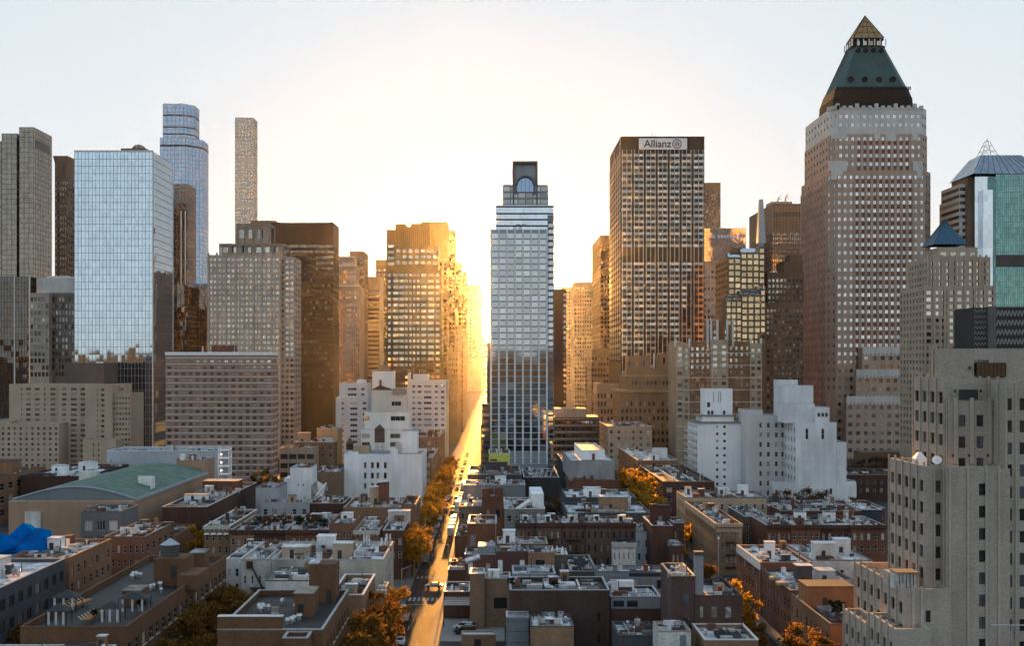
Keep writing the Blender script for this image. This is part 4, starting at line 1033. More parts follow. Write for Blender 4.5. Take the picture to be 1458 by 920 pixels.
# roof things on it
t = thing('roof_cabin', 'white metal cabin and stacked crates on the lower terrace of the stepped brick building', 'roof cabin', (64.5, 190, 22.0))
b = MB(); b.box(wx(1275, 186), wx(1306, 186), 185.5, 188.5, 22.0, 24.6); b.build('cabin', white_dirty, t)
b = MB(); b.box(wx(1262, 190), wx(1279, 190), 189.0, 191.5, 22.0, 24.2); b.build('crate', roof_s, t)
b = MB(); b.box(wx(1274, 186) , wx(1307, 186), 185.2, 188.7, 24.62, 24.8); b.build('cabin_roof', wallmat('rusty_sheet', (.25, .2, .16), .4), t)
b = MB()
for i in range(6): x = wx(1279 + i * 5, 186); b.box(x - .04, x + .04, 185.4, 185.48, 22.1, 24.5)
b.build('panel_seam', dkgrey, t)
def dish(label, px, py, Y, r, z0):
    x, z = wx(px, Y), wz(py, Y)
    t = thing('satellite_dish', label, 'satellite dish', (x, Y, z0))
    b = MB(); dr = Vector((-.3, -.8, .5)).normalized(); u = dr.orthogonal().normalized(); w_ = dr.cross(u); cc = Vector((x, Y, z))
    rg = [[cc + dr * (q * q * r * .3) + (u * math.cos(a) + w_ * math.sin(a)) * r * q for a in [i * math.pi / 7 for i in range(14)]] for q in (.05, .5, 1)]
    for i in range(2): b.mesh(rg[i] + rg[i + 1], [(j, (j + 1) % 14, (j + 1) % 14 + 14, j + 14) for j in range(14)])
    b.build('dish', white_m, t)
    b = MB(); b.bar((x, Y + .1, z0), cc, .12); b.build('post', steel, t)
    b = MB(); b.bar(cc, cc + dr * r, .05); b.build('feed_arm', steel, t)
dish('grey satellite dish on the upper ledge of the stepped brick building', 1334, 656, 189, .75, 40.4)
t = thing('roof_tent', 'small white roof cowl on the upper ledge of the stepped brick building', 'roof cowl', (wx(1309, 193), 193, 40.4))
b = MB(); x = wx(1309, 193); b.box(x - .9, x + .9, 192.2, 193.8, 40.4, 41.9); b.build('cowl', white_m, t)
b = MB(); b.frustum([(x - .9, 192.2), (x + .9, 192.2), (x + .9, 193.8), (x - .9, 193.8)], 41.91, [(x - .2, 192.8), (x + .3, 192.8), (x + .3, 193.3), (x - .2, 193.3)], 42.9); b.build('hood', white_m, t)
t = thing('pipe_frame', 'grey pipe rail frame standing on the lowest terrace in the bottom right corner', 'railing', (wx(1435, 177.3), 177.3, 14))
B2 = Bld('low_wing', 'lowest flat wing of cream brick below the pipe frame in the bottom right corner', 'building wing'); B2.rect(70, XR, 174, 177.9, 0, 14, fb, roof=roof_t, par=.0); B2.done()
b = MB(); zt_ = wz(891, 177)
b.bar((wx(1411, 177), 177, zt_), (wx(1475, 177), 177, zt_), .12); b.build('rail', steel, t)
for px in (1411, 1440, 1470): b = MB(); b.bar((wx(px, 177), 177, 14), (wx(px, 177), 177, zt_), .1); b.build('post', steel, t)

# ------------------------------------------------------------------ white towers on the right
B = Bld('white_apartment_block', 'white slab apartment block with curved balconies and two columns of small windows', 'apartment block')
Y = 500; wp = W('bright_white_render', (.84, .85, .86), .14)
sp = dict(cols=[(.415, .465), (.575, .63)], pitch=pitch(10.2, Y), h=.36, sill=.4, mt=.2, glass=g_dark, rec=.2, zmin=0, frame=fr_d)
x0, x1, y0, y1, z1 = B.pv(993, 1057, 603, Y, 25, wp, sp, dict(n=5, w=.55, pitch=pitch(10.2, Y), h=.65, mt=.4, glass=g_mid, rec=.3, zmin=0), roof=roof_d)
B.own('roof_slab', plain('roof_edge_dark', (.2, .18, .16))).box(x0 - .6, x1 + .6, Y - .6, Y + 25.6, z1, z1 + .5)
a0, a1, b0, b1, z2 = B.pv(1000, 1045, 593, Y + 4, 16, wp, z0=z1 + .51, roof=roof_g, part='attic')
B.own('attic_slab', plain('roof_edge_dark', (.2, .18, .16))).box(a0 - 2, a1 + .5, Y + 3.4, Y + 20, z2 + .01, z2 + .5)
c0, c1, d0, d1, z3 = B.pv(1004, 1043, 553.5, Y + 6, 12, wp, z0=z2 + .51, roof=roof_g, part='tower_block')
for px, a, c in ((1009, 585, 590.5), (1014, 585, 590.5), (1031, 585, 590.5)): B.own('door', fr_d).box(wx(px, Y + 6) - .5, wx(px, Y + 6) + .5, Y + 5.9, Y + 5.99, wz(c, Y + 6), wz(a, Y + 6))
B.own('vent_window', fr_d).box(wx(1007, Y + 6), wx(1011, Y + 6), Y + 5.9, Y + 5.99, wz(580, Y + 6), wz(573, Y + 6))
for px in (1016, 1023, 1026): B.own('slit', concrete).box(wx(px, Y + 6) - .15, wx(px, Y + 6) + .15, Y + 5.92, Y + 5.99, wz(573, Y + 6), wz(558, Y + 6))
rl = plain('balcony_rail', (.6, .6, .58), .5)
fl_h = pitch(10.2, Y)
for k in range(11):
    z = z1 - 1.2 - fl_h * (k + 1)
    if z < 4: break
    for y in (Y + 3.5, Y + 11.5, Y + 19.5):
        b = B.own('balcony', rl)
        pl = [(x0 - .02, y + 3.0), (x0 - .02, y - 3.0)] + [(x0 - .02 - 2.4 * math.cos(t), y - 3.0 * math.sin(t)) for t in [math.pi / 2 - i * math.pi / 8 for i in range(1, 8)]]
        b.prism(pl, z, z + .2)
        for i in range(1, len(pl) - 1): b.bar((pl[i][0], pl[i][1], z + 1.05), (pl[i + 1][0], pl[i + 1][1], z + 1.05), .12); b.bar((pl[i][0], pl[i][1], z + .2), (pl[i][0], pl[i][1], z + 1.05), .08)
B.done()
B = Bld('white_stepped_block', 'off-white stepped apartment block with blocked window outlines behind the brown trees', 'apartment block')
Y = 470; ow = W('off_white_render', (.7, .71, .72), .2)
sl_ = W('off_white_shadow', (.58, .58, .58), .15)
sp = dict(n=1, pitch=pitch(13.8, Y + 20), h=.5, mt=2, glass=g_dark, rec=.25, zmin=0, frame=fr_w, style='s')
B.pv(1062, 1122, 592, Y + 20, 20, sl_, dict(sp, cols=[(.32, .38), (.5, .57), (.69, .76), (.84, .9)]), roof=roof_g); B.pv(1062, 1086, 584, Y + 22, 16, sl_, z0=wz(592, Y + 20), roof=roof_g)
X0 = wx(1133, Y)
B.rect(X0, wx(1191, Y), Y, Y + 18.5, 0, wz(602, Y), ow, dict(cols=[(.24, .31), (.63, .70)], pitch=30, h=.14, sill=.82, mt=1.2, glass=g_dark, rec=.2, frame=fr_w, style='s', zmin=0), dict(n=4, w=.36, pitch=pitch(13.8, Y), h=.5, mt=1.2, glass=g_dark, rec=.25, zmin=6, frame=fr_d, style='s'), roof=roof_g, par=.5)
for a, c, t, D in ((1191.2, 1205, 630, 15), (1205.2, 1219, 686, 12), (1191.4, 1219.5, 690, 8)): B.pv(a, c, t, Y + (.1 if a > 1200 else 0) - (.4 if t == 690 else 0), D, ow, roof=roof_g, par=.3)
za = wz(602, Y)
for a, c, t, y, D, nm in ((1117, 1160, 575, Y + 5, 12, 'setback'), (1160.5, 1181, 580, Y + 2, 12, 'setback'), (1116, 1158, 549, Y + 10, 9, 'tower_block'), (1108, 1136, 541, Y + 19.4, 8, 'tower_block')): B.pv(a, c, t, y, D, ow, z0=wz(594, Y + 20) if a < 1110 else za - .4, roof=roof_g, part=nm)
for i in range(3): B.own('attic_window', fr_d).box(wx(1164 + i * 5.5, Y + 2), wx(1167.5 + i * 5.5, Y + 2), Y + 1.9, Y + 1.99, wz(594, Y), wz(588.5, Y))
bo = B.part('blocked_window', W('blocked_panel', (.5, .525, .54), .12))
for r_ in range(7):
    for u in (1142, 1150, 1172, 1191.8, 1202):
        if u > 1191 and r_ < 1: continue
        z = wz(628 + r_ * 14, Y); x = wx(u, Y); yy = Y - .01
        for dx in (0, .95): bo.box(x + dx, x + dx + .1, yy - .07, yy, z - 2.0, z)
        bo.box(x, x + 1.05, yy - .07, yy, z - .05, z + .05); bo.box(x, x + 1.05, yy - .07, yy, z - 2.1, z - 2.0)
for px, py in ((1151, 700), (1183, 700), (1186, 712)): B.own('lower_window', fr_d).box(wx(px, Y) - .5, wx(px, Y) + .5, Y - .05, Y - .012, wz(py + 4, Y), wz(py - 4, Y))
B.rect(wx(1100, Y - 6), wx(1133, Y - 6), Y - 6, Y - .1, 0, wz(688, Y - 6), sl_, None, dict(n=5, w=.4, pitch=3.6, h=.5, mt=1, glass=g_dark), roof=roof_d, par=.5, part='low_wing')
B.done()

# ------------------------------------------------------------------ mid-distance blocks on the left
B = Bld('beige_apartment_block', 'large beige brick apartment complex of several wings below the mirror glass tower', 'apartment block')
be = W('beige_brick', (.47, .36, .265), .15); gb = glassmat('beige_block_window', (.8, .85, .9), .35, pb=.35)
Y = 600; ph = pitch(7.3, Y)
def bv(a, c, t, Y, D, cols, side=None, mt=1.3, **k): return B.pv(a, c, t, Y, D, be, dict(cols=cols, pitch=ph, h=.45, sill=.3, mt=mt, glass=gb, rec=.25, frame=fr_d, style='v', zmin=0) if cols else None, side, roof=roof_g, par=.5, **k)
def grid(n, w, skip=()): return [((i + .5 - w / 2) / n, (i + .5 + w / 2) / n) for i in range(n) if i not in skip]
bv(13, 84, 547, Y, 22, [(.24, .26), (.34, .43), (.52, .61), (.70, .73), (.83, .93)], z0=0)
bv(84, 126, 547, Y - 4, 20, [(.1, .25), (.4, .6), (.73, .9)])
bv(121, 160, 548, Y - 8, 26, [(.44, .47), (.59, .71)])
bv(160.3, 186, 560, Y - 6, 22, grid(6, .55)); bv(160.2, 176, 547, Y + 2, 14, grid(5, .6))
bv(0, 84, 603, Y - 16, 12, grid(10, .42)); bv(118, 165, 626, Y - 30, 12, [(.3, .34), (.46, .5)])
bv(-30, 14, 600, Y - 10, 30, grid(4, .4))
B.done()
def boxb(name, label, cat, a, c, t, Y, D, mat, front=None, side=None, roof=None, par=.5, cope=None, more=(), done=True):
    B = Bld(name, label, cat); B.pv(a, c, t, Y, D, mat, front, side, roof=roof or roof_g, par=par, cope=cope)
    for m in more: B.pv(m[0], m[1], m[2], m[3], m[4], m[5], roof=roof or roof_g, z0=0 if len(m) < 7 else m[6], part='upper_block')
    return B.done() if done else B
boxb('plant_building', 'windowless dark grey plant box rising behind the beige apartment complex', 'building', 92, 148, 517, 650, 24, W('plant_grey', (.12, .11, .1), .2), par=0)
B = Bld('banded_apartment_block', 'wide brick apartment slab with thin white bands on every floor', 'apartment block')
Y = 560; ph = pitch(8.95, Y); bk = W('brown_pink_brick', (.34, .215, .16), .2)
gk = glassmat('slab_window', (.8, .86, .9), .4, pb=.35)
sp = dict(n=15, w=.52, pitch=ph, h=.42, sill=.26, mt=1.6, glass=gk, rec=.2, frame=fr_d, style='v', zmin=0)
x0, x1, y0, y1, z1 = B.pv(236, 388, 505, Y, 13, bk, sp, dict(n=2, w=.3, pitch=ph, h=.42, mt=1.6, glass=g_dark, zmin=0), roof=roof_t)
bd = B.part('floor_band', W('white_band', (.62, .63, .64), .12))
for k in range(20):
    z = z1 - 1.55 - k * ph; bd.box(x0 - .1, x1 + .02, Y - .14, Y - .005, z - .16, z + .16); bd.box(x1 + .005, x1 + .14, Y - .14, Y + 13, z - .16, z + .16)
B.own('roof_fascia', white_m).box(x0 - .3, x1 + .3, Y - .35, Y + 13, z1 - .3, z1 + 1.2)
B.pv(301, 333, 492, Y + 4, 8, brick_red, z0=z1 + 1.2, part='plant_room', roof=roof_t)
for p in (285, 330, 383): B.own('vent_pipe', steel).cyl(wx(p, Y), Y + 5, z1 + 1.2, z1 + 4, .3)
B.done()
# white wings and stepped white building left of the sunlit street
B = Bld('white_wing_block', 'pale grey-white apartment block with two wings behind the stepped white building', 'apartment block')
Y = 650; pw = W('pale_grey_brick', (.6, .59, .58), .15); ph = pitch(7.9, Y)
cl = [(.1, .17), (.42, .72), (.88, .99)]
sp = dict(pitch=ph, h=.45, mt=1.6, glass=g_dark, rec=.2, frame=fr_w, style='3', zmin=0)
B.pv(478, 523, 566, Y, 24, pw, dict(sp, cols=[(.18, .26), (.46, .68), (.85, .97)]), roof=roof_s); B.pv(483, 523, 546, Y + 3, 18, pw, dict(sp, cols=[(.3, .62), (.78, .9)]), roof=roof_s, par=.6)
B.pv(523.2, 580, 556, Y + 14, 12, pw, roof=roof_s)
B.pv(580.2, 635.5, 542, Y, 34, pw, dict(sp, cols=[(.12, .2), (.26, .36), (.42, .62), (.7, .78), (.86, .95)]), dict(sp, cols=[(.2, .3), (.5, .6), (.75, .85)]), roof=roof_s, par=.6)
B.pv(588, 610, 533, Y + 8, 10, pw, z0=wz(542, Y), roof=roof_s, part='bulkhead'); B.pv(580.4, 584, 531, Y + 5, 4, pw, z0=wz(542, Y), part='bulkhead')
B.pv(508, 520, 541, Y + 8, 8, white_paint, z0=wz(546, Y + 3), part='bulkhead')
B.done()
B = Bld('white_stepped_loft', 'stepped white studio building with large loft windows behind the water tower', 'loft building')
Y = 580; lw = W('cream_white_paint', (.8, .78, .74), .15)
spl = dict(pitch=pitch(12, Y), h=.55, mt=1.2, glass=g_dark, rec=.25, frame=fr_w, style='3', zmin=0)
B.pv(514, 583, 612, Y, 20, lw, dict(spl, cols=[(.02, .18), (.6, .88)]), roof=roof_g, par=.4)
B.pv(519, 583, 587, Y + 3, 16, lw, dict(spl, cols=[(0.01, .11), (.58, .9)]), z0=wz(612, Y), roof=roof_g, par=.4)
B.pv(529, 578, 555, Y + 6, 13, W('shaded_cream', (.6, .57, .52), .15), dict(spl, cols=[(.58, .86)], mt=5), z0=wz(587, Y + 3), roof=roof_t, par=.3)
B.pv(530, 561, 529, Y + 9, 8, lw, z0=wz(555, Y + 6), roof=roof_t, part='tower_block')
B.own('roof_drum', W('drum_brown', (.22, .17, .14), .2)).cyl(wx(547, Y + 12), Y + 13, wz(529, Y + 9), wz(520, Y + 9), 2.9, 2.6, 14)
B.own('chimney', brick_red).box(wx(540, Y + 7), wx(543, Y + 7), Y + 7, Y + 8, wz(555, Y + 6), wz(541, Y + 6))
B.own('gable_coping', brick_dk).mesh([(wx(528, Y + 5.9), Y + 5.9, wz(556, Y)), (wx(541, Y + 5.9), Y + 5.9, wz(549, Y)), (wx(562, Y + 5.9), Y + 5.9, wz(556, Y)), (wx(528, Y + 5.9), Y + 6.6, wz(556, Y)), (wx(541, Y + 5.9), Y + 6.6, wz(549, Y)), (wx(562, Y + 5.9), Y + 6.6, wz(556, Y))], [(0, 1, 4, 3), (1, 2, 5, 4), (0, 2, 1), (3, 4, 5)])
B.pv(559, 578, 553, Y + 5, 7, W('pipe_grey', (.3, .27, .25), .3), z0=wz(562, Y), part='roof_shed')
B.done()
B = Bld('white_loft_building', 'plain white painted loft building with rows of sash windows beside the sunlit street', 'loft building')
Y = 480; bw = W('cool_white_paint', (.78, .8, .82), .25)
sp = dict(cols=[(.255, .285), (.345, .38), (.415, .45), (.51, .545)], pitch=pitch(14.8, Y), h=.56, sill=.2, mt=2.3, glass=g_lite, rec=.25, frame=fr_b, style='s', zmin=2)
x0, x1, y0, y1, z1 = B.pv(490, 601, 647, Y, 32, bw, sp, dict(n=6, w=.35, pitch=4.2, h=.55, mt=2, glass=g_mid, rec=.2, zmin=2), roof=roof_g, par=.7)
for a, c, t in ((496, 510, 643.5), (556, 566, 640)): B.own('parapet_block', bw).box(wx(a, Y), wx(c, Y), Y - .02, Y + .6, z1, wz(t, Y))
B.pv(570, 594, 614, Y + 16, 9, bw, z0=z1 - .7, roof=roof_g, part='bulkhead'); B.pv(563, 572, 632, Y + 14, 6, white_dirty, z0=z1 - .7, part='bulkhead')
B.pv(503, 526, 636, Y + 18, 7, tan, dict(n=4, w=.4, pitch=3, h=.5, mt=.5, glass=g_dark), z0=z1 - .7, roof=roof_t, part='bulkhead')
B.done()
# ------------------------------------------------------------------ things that repeat: built once, then copied
def air_con():
    t = thing('air_conditioner', 'x', 'air conditioner', (0, 0, 0))
    b = MB(); b.box(-.55, .55, -.4, .4, .25, 1.25); b.build('body', steel, t)
    b = MB(); b.cyl(0, 0, 1.255, 1.31, .33, n=10); b.build('fan_guard', black, t)
    for x in (-.45, .45): b = MB(); b.box(x - .06, x + .06, -.38, .38, 0, .245); b.build('foot_rail', black, t)
    b = MB(); [b.box(-.45, .45, -.415, -.402, .35 + k * .15, .42 + k * .15) for k in range(6)]; b.build('louvre', dkgrey, t)
    return t
AC = air_con(); AC_used = [False]
def put_ac(x, y, z, s, rz, label, group):
    if not AC_used[0]: o = AC; AC_used[0] = True
    else: o = copy_tree(AC); ALL.append(o)
    o.location = (x, y, z); o.scale = (s, s, s); o.rotation_euler = (0, 0, rz); o['label'] = label; o['group'] = group
cope_g = plain('grey_coping', (.36, .37, .38), .6); cope_t = plain('tan_coping', (.33, .26, .2), .7); cope_d = plain('dark_coping', (.08, .075, .075), .6)
def hsp(n, rows=3, **k):
    d = dict(n=n, w=.42, pitch=3.4, h=.52, sill=.24, mt=1.3, glass=g_house, frame=fr_w, style='s', rec=.22, rows=rows); d.update(k); return d
def low(label, name, cat, a, c, yt, Z, yb, wall, roof=None, front=None, side=None, par=.7, cope=cope_w, bulk=(), chim=(), ac=0, vents=3, ph=None, cornice=None, sky=0, Xr=None, Xl=None, extra=None, z0=0.0, Y=None, D=None, pipes=1, hatch=0, junk=3, seedk=0):
    if cope is cope_w: cope = random.Random(int(a * 3 + yt)).choice((cope_w, cope_g, cope_g, wall, cope_t, cope_d))
    Y = yof(yt, Z) if Y is None else Y
    D = (yof(yb, Z) - Y) if D is None else D
    x0 = wx(a, Y) if Xl is None else Xl; x1 = wx(c, Y) if Xr is None else Xr
    B = Bld(name, label, cat)
    q = random.Random(int(a * 7 + yt * 13) + seedk)
    def fx(s):
        if not s: return None
        s = dict(s); r = s.pop('rows', 3); s['zmin'] = max(.5, Z - s['mt'] - r * s['pitch'] - .05); return s
    B.rect(x0, x1, Y, Y + D, z0, Z, wall, fx(front), fx(side), roof=roof or roof_g, par=par, cope=cope)
    zr = Z - par
    if cornice:
        cb = B.own('cornice', cornice); cb.box(x0 - .1, x1 + .1, Y - .55, Y - .01, Z - .75, Z + .2)
        n = max(3, int((x1 - x0) / 1.1)); bk = B.part('cornice_bracket', cornice)
        for i in range(n): x = x0 + (x1 - x0) * (i + .5) / n; bk.box(x - .13, x + .13, Y - .42, Y - .012, Z - 1.15, Z - .76)
    for (u, v, w, d, h, m) in bulk:
        x = x0 + (x1 - x0) * u; y = Y + D * v
        bb = B.own('stair_bulkhead', m); bb.box(x - w / 2, x + w / 2, y - d / 2, y + d / 2, zr, zr + h)
        B.own('bulkhead_roof', roof or roof_g).box(x - w / 2 - .15, x + w / 2 + .15, y - d / 2 - .15, y + d / 2 + .15, zr + h + .01, zr + h + .16)
        B.own('roof_door', fr_d if m is not brick_dk else bluegrey).box(x - w * .12 - .5, x - w * .12 + .4, y - d / 2 - .06, y - d / 2 - .005, zr + .05, zr + min(2.1, h * .85))
    for (u, v, w, h) in chim:
        x = x0 + (x1 - x0) * u; y = Y + D * v
        cm = B.own('chimney', wall); cm.box(x - w / 2, x + w / 2, y - w * .35, y + w * .35, zr, zr + h); cm.box(x - w / 2 - .08, x + w / 2 + .08, y - w * .35 - .08, y + w * .35 + .08, zr + h, zr + h + .15)
    if junk:                                                  # the small structures a crowded roof collects
        for k in range(min(5, int(D * (x1 - x0) / 75))):
            w = q.uniform(1.0, 2.8); d_ = q.uniform(1.0, 2.4); h = q.uniform(1.0, 2.9); x = q.uniform(x0 + w, x1 - w); y = q.uniform(Y + d_, Y + D - d_)
            m = q.choice((brick_red, brick_dk, brown, white_dirty, tan, roof_s, dkgrey, brick_or))
            if q.random() < .6:
                B.own('stair_bulkhead', m).box(x - w / 2, x + w / 2, y - d_ / 2, y + d_ / 2, zr, zr + h); B.own('bulkhead_roof', q.choice((roof_s, roof_g, roof_d))).box(x - w / 2 - .1, x + w / 2 + .1, y - d_ / 2 - .1, y + d_ / 2 + .1, zr + h + .01, zr + h + .1)
                B.own('roof_door', q.choice((fr_d, fr_w, bluegrey, brick_red))).box(x - .4, x + .4, y - d_ / 2 - .05, y - d_ / 2 - .005, zr + .05, zr + h * .8)
            else:
                B.own('chimney', m).box(x - .5, x + .5, y - .35, y + .35, zr, zr + h); B.own('chimney_pot', brick_or).cyl(x, y, zr + h, zr + h + .45, .2, .16, 7)
        for k in range(min(7, int(D * (x1 - x0) / 70))):     # patches of roof at slightly different levels
            w = min(q.uniform(3, 7), (x1 - x0) * .45); d_ = min(q.uniform(2.5, 6), D * .45); x = q.uniform(x0 + .6, x1 - w - .6); y = q.uniform(Y + .6, Y + D - d_ - .6)
            B.own('roof_level', q.choice((roof_s, roof_g, roof_d, roof_t, roof_g, brick_dk))).box(x, x + w, y, y + d_, zr + .004 * (k + 1), zr + q.choice((.08, .15, .3, .6, .9)) + .013 * k)
        for k in range(2):
            x = q.uniform(x0 + 1, x1 - 1); y = q.uniform(Y + 1, Y + D - 1); l = q.uniform(2, 5)
            B.own('conduit', q.choice((steel, dkgrey))).box(x, min(x + l, x1 - .4), y - .1, y + .1, zr + .2, zr + .4)
    for k in range(vents):
        x = x0 + .8 + (x1 - x0 - 1.6) * q.random(); y = Y + .8 + (D - 1.6) * q.random(); h = .5 + q.random() * .7
        vb = B.own('roof_vent', steel); vb.cyl(x, y, zr, zr + h, .16, n=7); vb.cyl(x, y, zr + h, zr + h + .3, .38, .2, n=8)
    for k in range(pipes):
        x = x0 + .6 + (x1 - x0 - 1.2) * q.random(); y = Y + .6 + (D - 1.2) * q.random()
        B.own('vent_pipe', dkgrey).cyl(x, y, zr, zr + 1.2 + 1.8 * q.random(), .09, n=6)
    for k in range(sky):
        x = x0 + 1 + (x1 - x0 - 2) * q.random(); y = Y + 1 + (D - 2) * q.random()
        sb = B.own('skylight', white_m); sb.box(x - .8, x + .8, y - .6, y + .6, zr, zr + .45)
        B.own('skylight_glass', g_blue).frustum([(x - .75, y - .55), (x + .75, y - .55), (x + .75, y + .55), (x - .75, y + .55)], zr + .451, [(x - .6, y - .05), (x + .6, y - .05), (x + .6, y + .05), (x - .6, y + .05)], zr + .85)
    for k in range(hatch):
        x = x0 + (x1 - x0) * (k + .5) / hatch; y = Y + D * .45
        B.own('roof_hatch', white_m).box(x - .75, x + .75, y - .8, y + .8, zr, zr + 2.0); B.own('hatch_opening', black).box(x - .5, x + .5, y - .86, y - .805, zr + .2, zr + 1.75)
    if junk: junk = int(junk * 1.6) + 2 + int(D * (x1 - x0) / 120)
    for k in range(junk):
        x = x0 + .9 + (x1 - x0 - 1.8) * q.random(); y = Y + .9 + (D - 1.8) * q.random(); w = .4 + q.random() * 1.1; d_ = .3 + q.random() * .8; h = .35 + q.random() * .9
        nm = q.choice(('duct', 'equipment_box', 'duct', 'planter'))
        m = q.choice((steel, roof_s, roof_g, dkgrey, brick_red, white_dirty))
        B.own(nm, m).box(x - w, x + w, y - d_ / 2, y + d_ / 2, zr + .1, zr + .1 + h)
    if D > 9 and junk:
        for k in range(2):                                    # party-wall ridges across the flat roofs
            x = x0 + (x1 - x0) * (k + 1) / 3 + q.uniform(-1, 1)
            B.own('party_wall_coping', q.choice((cope_w, roof_g, wall))).box(x - .18, x + .18, Y + 1.2, Y + D - 1, zr, zr + .4 + .3 * q.random())
    if extra: extra(B, x0, x1, Y, D, Z, zr)
    B.done()
    for k in range(ac):
        x = x0 + 1.2 + (x1 - x0 - 2.4) * ((k + .5) / ac if ac > 2 else q.random()); y = Y + D * (.25 + .5 * q.random())
        put_ac(x, y, zr, q.uniform(.95, 1.35), q.choice((0, math.pi / 2, math.pi)), 'grey air conditioner on the roof of the ' + ph, 'air conditioners on the ' + ph)
    return x0, x1, Y, D, zr

house, row = 'row house', 'row_house'
# ---- centre block, between the sunlit street and the street to its right, far to near
low('bright yellow-green painted building at the foot of the central tower', 'painted_building', 'building', 696, 726, 646, 17, 640, plain('yellow_green_paint', (.62, .6, .12), .7), roof_d, vents=1, par=.4,
    extra=lambda B, x0, x1, Y, D, Z, zr: [B.own('dark_opening', black).box(x0 + u * (x1 - x0), x0 + u * (x1 - x0) + 3, Y - .06, Y - .01, Z - 3.4 - k * 1.8, Z - 2.6 - k * 1.8) for k, u in enumerate((.08, .08, .1))] and None)
low('low dark sheds in front of the yellow-green painted building', 'low_building', 'building', 672, 742, 676, 11.5, 664, dkgrey, roof_d, ac=2, ph='dark sheds by the yellow-green building', vents=5, Xl=-11.5,
    bulk=((.55, .5, 9, 4, 4.0, dkgrey), (.3, .6, 5, 4, 2.5, bluegrey)), junk=8)
low('dark low yard building under the central tower with scaffold trusses', 'low_building', 'building', 746, 796, 680, 9, 668, W('dark_wall', (.06, .06, .065), .3), roof_d, vents=4, junk=6,  # walls in one even dark grey
    extra=lambda B, x0, x1, Y, D, Z, zr: [B.own('truss', steel).bar((x0 + 2 + k * 2.2, Y + 1, zr), (x0 + 4 + k * 2.2, Y + 2, zr + 4.5), .25) for k in range(5)] and None)
low('white and grey stepped penthouse block with brick base and brick stair tower right of centre', 'apartment_building', 'apartment building', 817, 885, 684, 15, 668, brick_red, roof_g, vents=5, bulk=((.28, .25, 6, 4, 4.4, brick_red),), Xr=45.5,
    extra=lambda B, x0, x1, Y, D, Z, zr: (B.rect(wx(812, Y + 6), wx(875, Y + 6), Y + 6, Y + D + 8, Z - 1, wz(656, Y + 6), concrete, roof=roof_s, par=.5, part='penthouse'), B.rect(wx(828, Y + 12), wx(861, Y + 12), Y + 12, Y + D + 6, wz(657, Y + 6), wz(641, Y + 12), white_paint, roof=roof_g, par=.3, part='upper_penthouse'), B.own('roof_door', brick_red).box(wx(843, Y + 12), wx(847, Y + 12), Y + 11.9, Y + 11.98, wz(655, Y + 12), wz(646, Y + 12))), ac=2, ph='penthouse block right of centre')
low('dark building with a fenced roof and a small white stair cabin', 'apartment_building', 'apartment building', 806, 916, 709, 14, 697, W('dark_navy', (.06, .065, .075), .3), roof_s, vents=6, bulk=((.4, .3, 5.5, 3.5, 3.2, white_paint),), Xr=45.6,  # walls in one even dark navy grey
    extra=lambda B, x0, x1, Y, D, Z, zr: [B.own('railing', steel).box(x0 + k * 2, x0 + k * 2 + .08, Y + .3, Y + .38, Z, Z + 1.4) for k in range(12)] and None, ac=2, ph='dark building with fenced roof')
low('low building with silver roofs around a red brick cube penthouse', 'apartment_building', 'apartment building', 808, 922, 731, 13.5, 716, dkgrey, roof_s, vents=5, bulk=((.6, .5, 8.5, 6, 4.2, brick_tan),), Xr=45.8, ac=3, ph='silver-roofed building with brick cube', sky=1)
low('long grey blank-walled building along the sunlit street below the yellow-green one', 'row_building', 'building', 672, 748, 691, 14, 684, W('mid_grey_render', (.2, .21, .225), .15), roof_s, dict(cols=[(.36, .39), (.46, .49), (.62, .65), (.7, .73)], pitch=3, h=.5, mt=6.5, glass=g_dark, rec=.2, rows=1), vents=6, bulk=((.6, .5, 4, 3, 3, white_m),), Xl=-11.3)
low('grey-roofed block with a white end wall behind the twin-chimney house', 'row_building', 'building', 718, 776, 725, 13, 709, W('beige_grey', (.24, .22, .2), .2), roof_s, hsp(4, 1, glass=g_dark), vents=5, ac=4, ph='grey-roofed block with white end wall', pipes=3,
    extra=lambda B, x0, x1, Y, D, Z, zr: (B.own('end_wall', white_paint).box(x1 - 4, x1 - .02, Y + D * .3, Y + D, zr, Z + 3.6), B.own('sloped_skylight', white_m).bar((x0 + 4, Y + 3, zr), (x0 + 8, Y + 2, zr + 3), 1.2)), sky=2)
low('dark red brick house with twin chimney stacks beside the sunlit street', row, house, 686, 717, 708, 16.5, 699, brick_red, roof_d, dict(cols=[(.22, .36), (.66, .82)], pitch=6, h=.42, sill=.3, mt=2.2, glass=g_dark, rec=.2, rows=1, frame=fr_d), chim=((.2, .2, 2.6, 2.8), (.78, .2, 2.6, 3.0)), vents=1)
low('low grey house at the sunlit kerb left of the twin-chimney house', row, house, 664, 687, 722, 12, 709, W('grey_brown_render', (.16, .14, .14), .25), roof_s, hsp(3, 2, glass=g_dark), Xl=-11.5, vents=3, ac=1, ph='low grey house by twin chimneys')
hb = W('brownstone', (.135, .088, .07), .25)
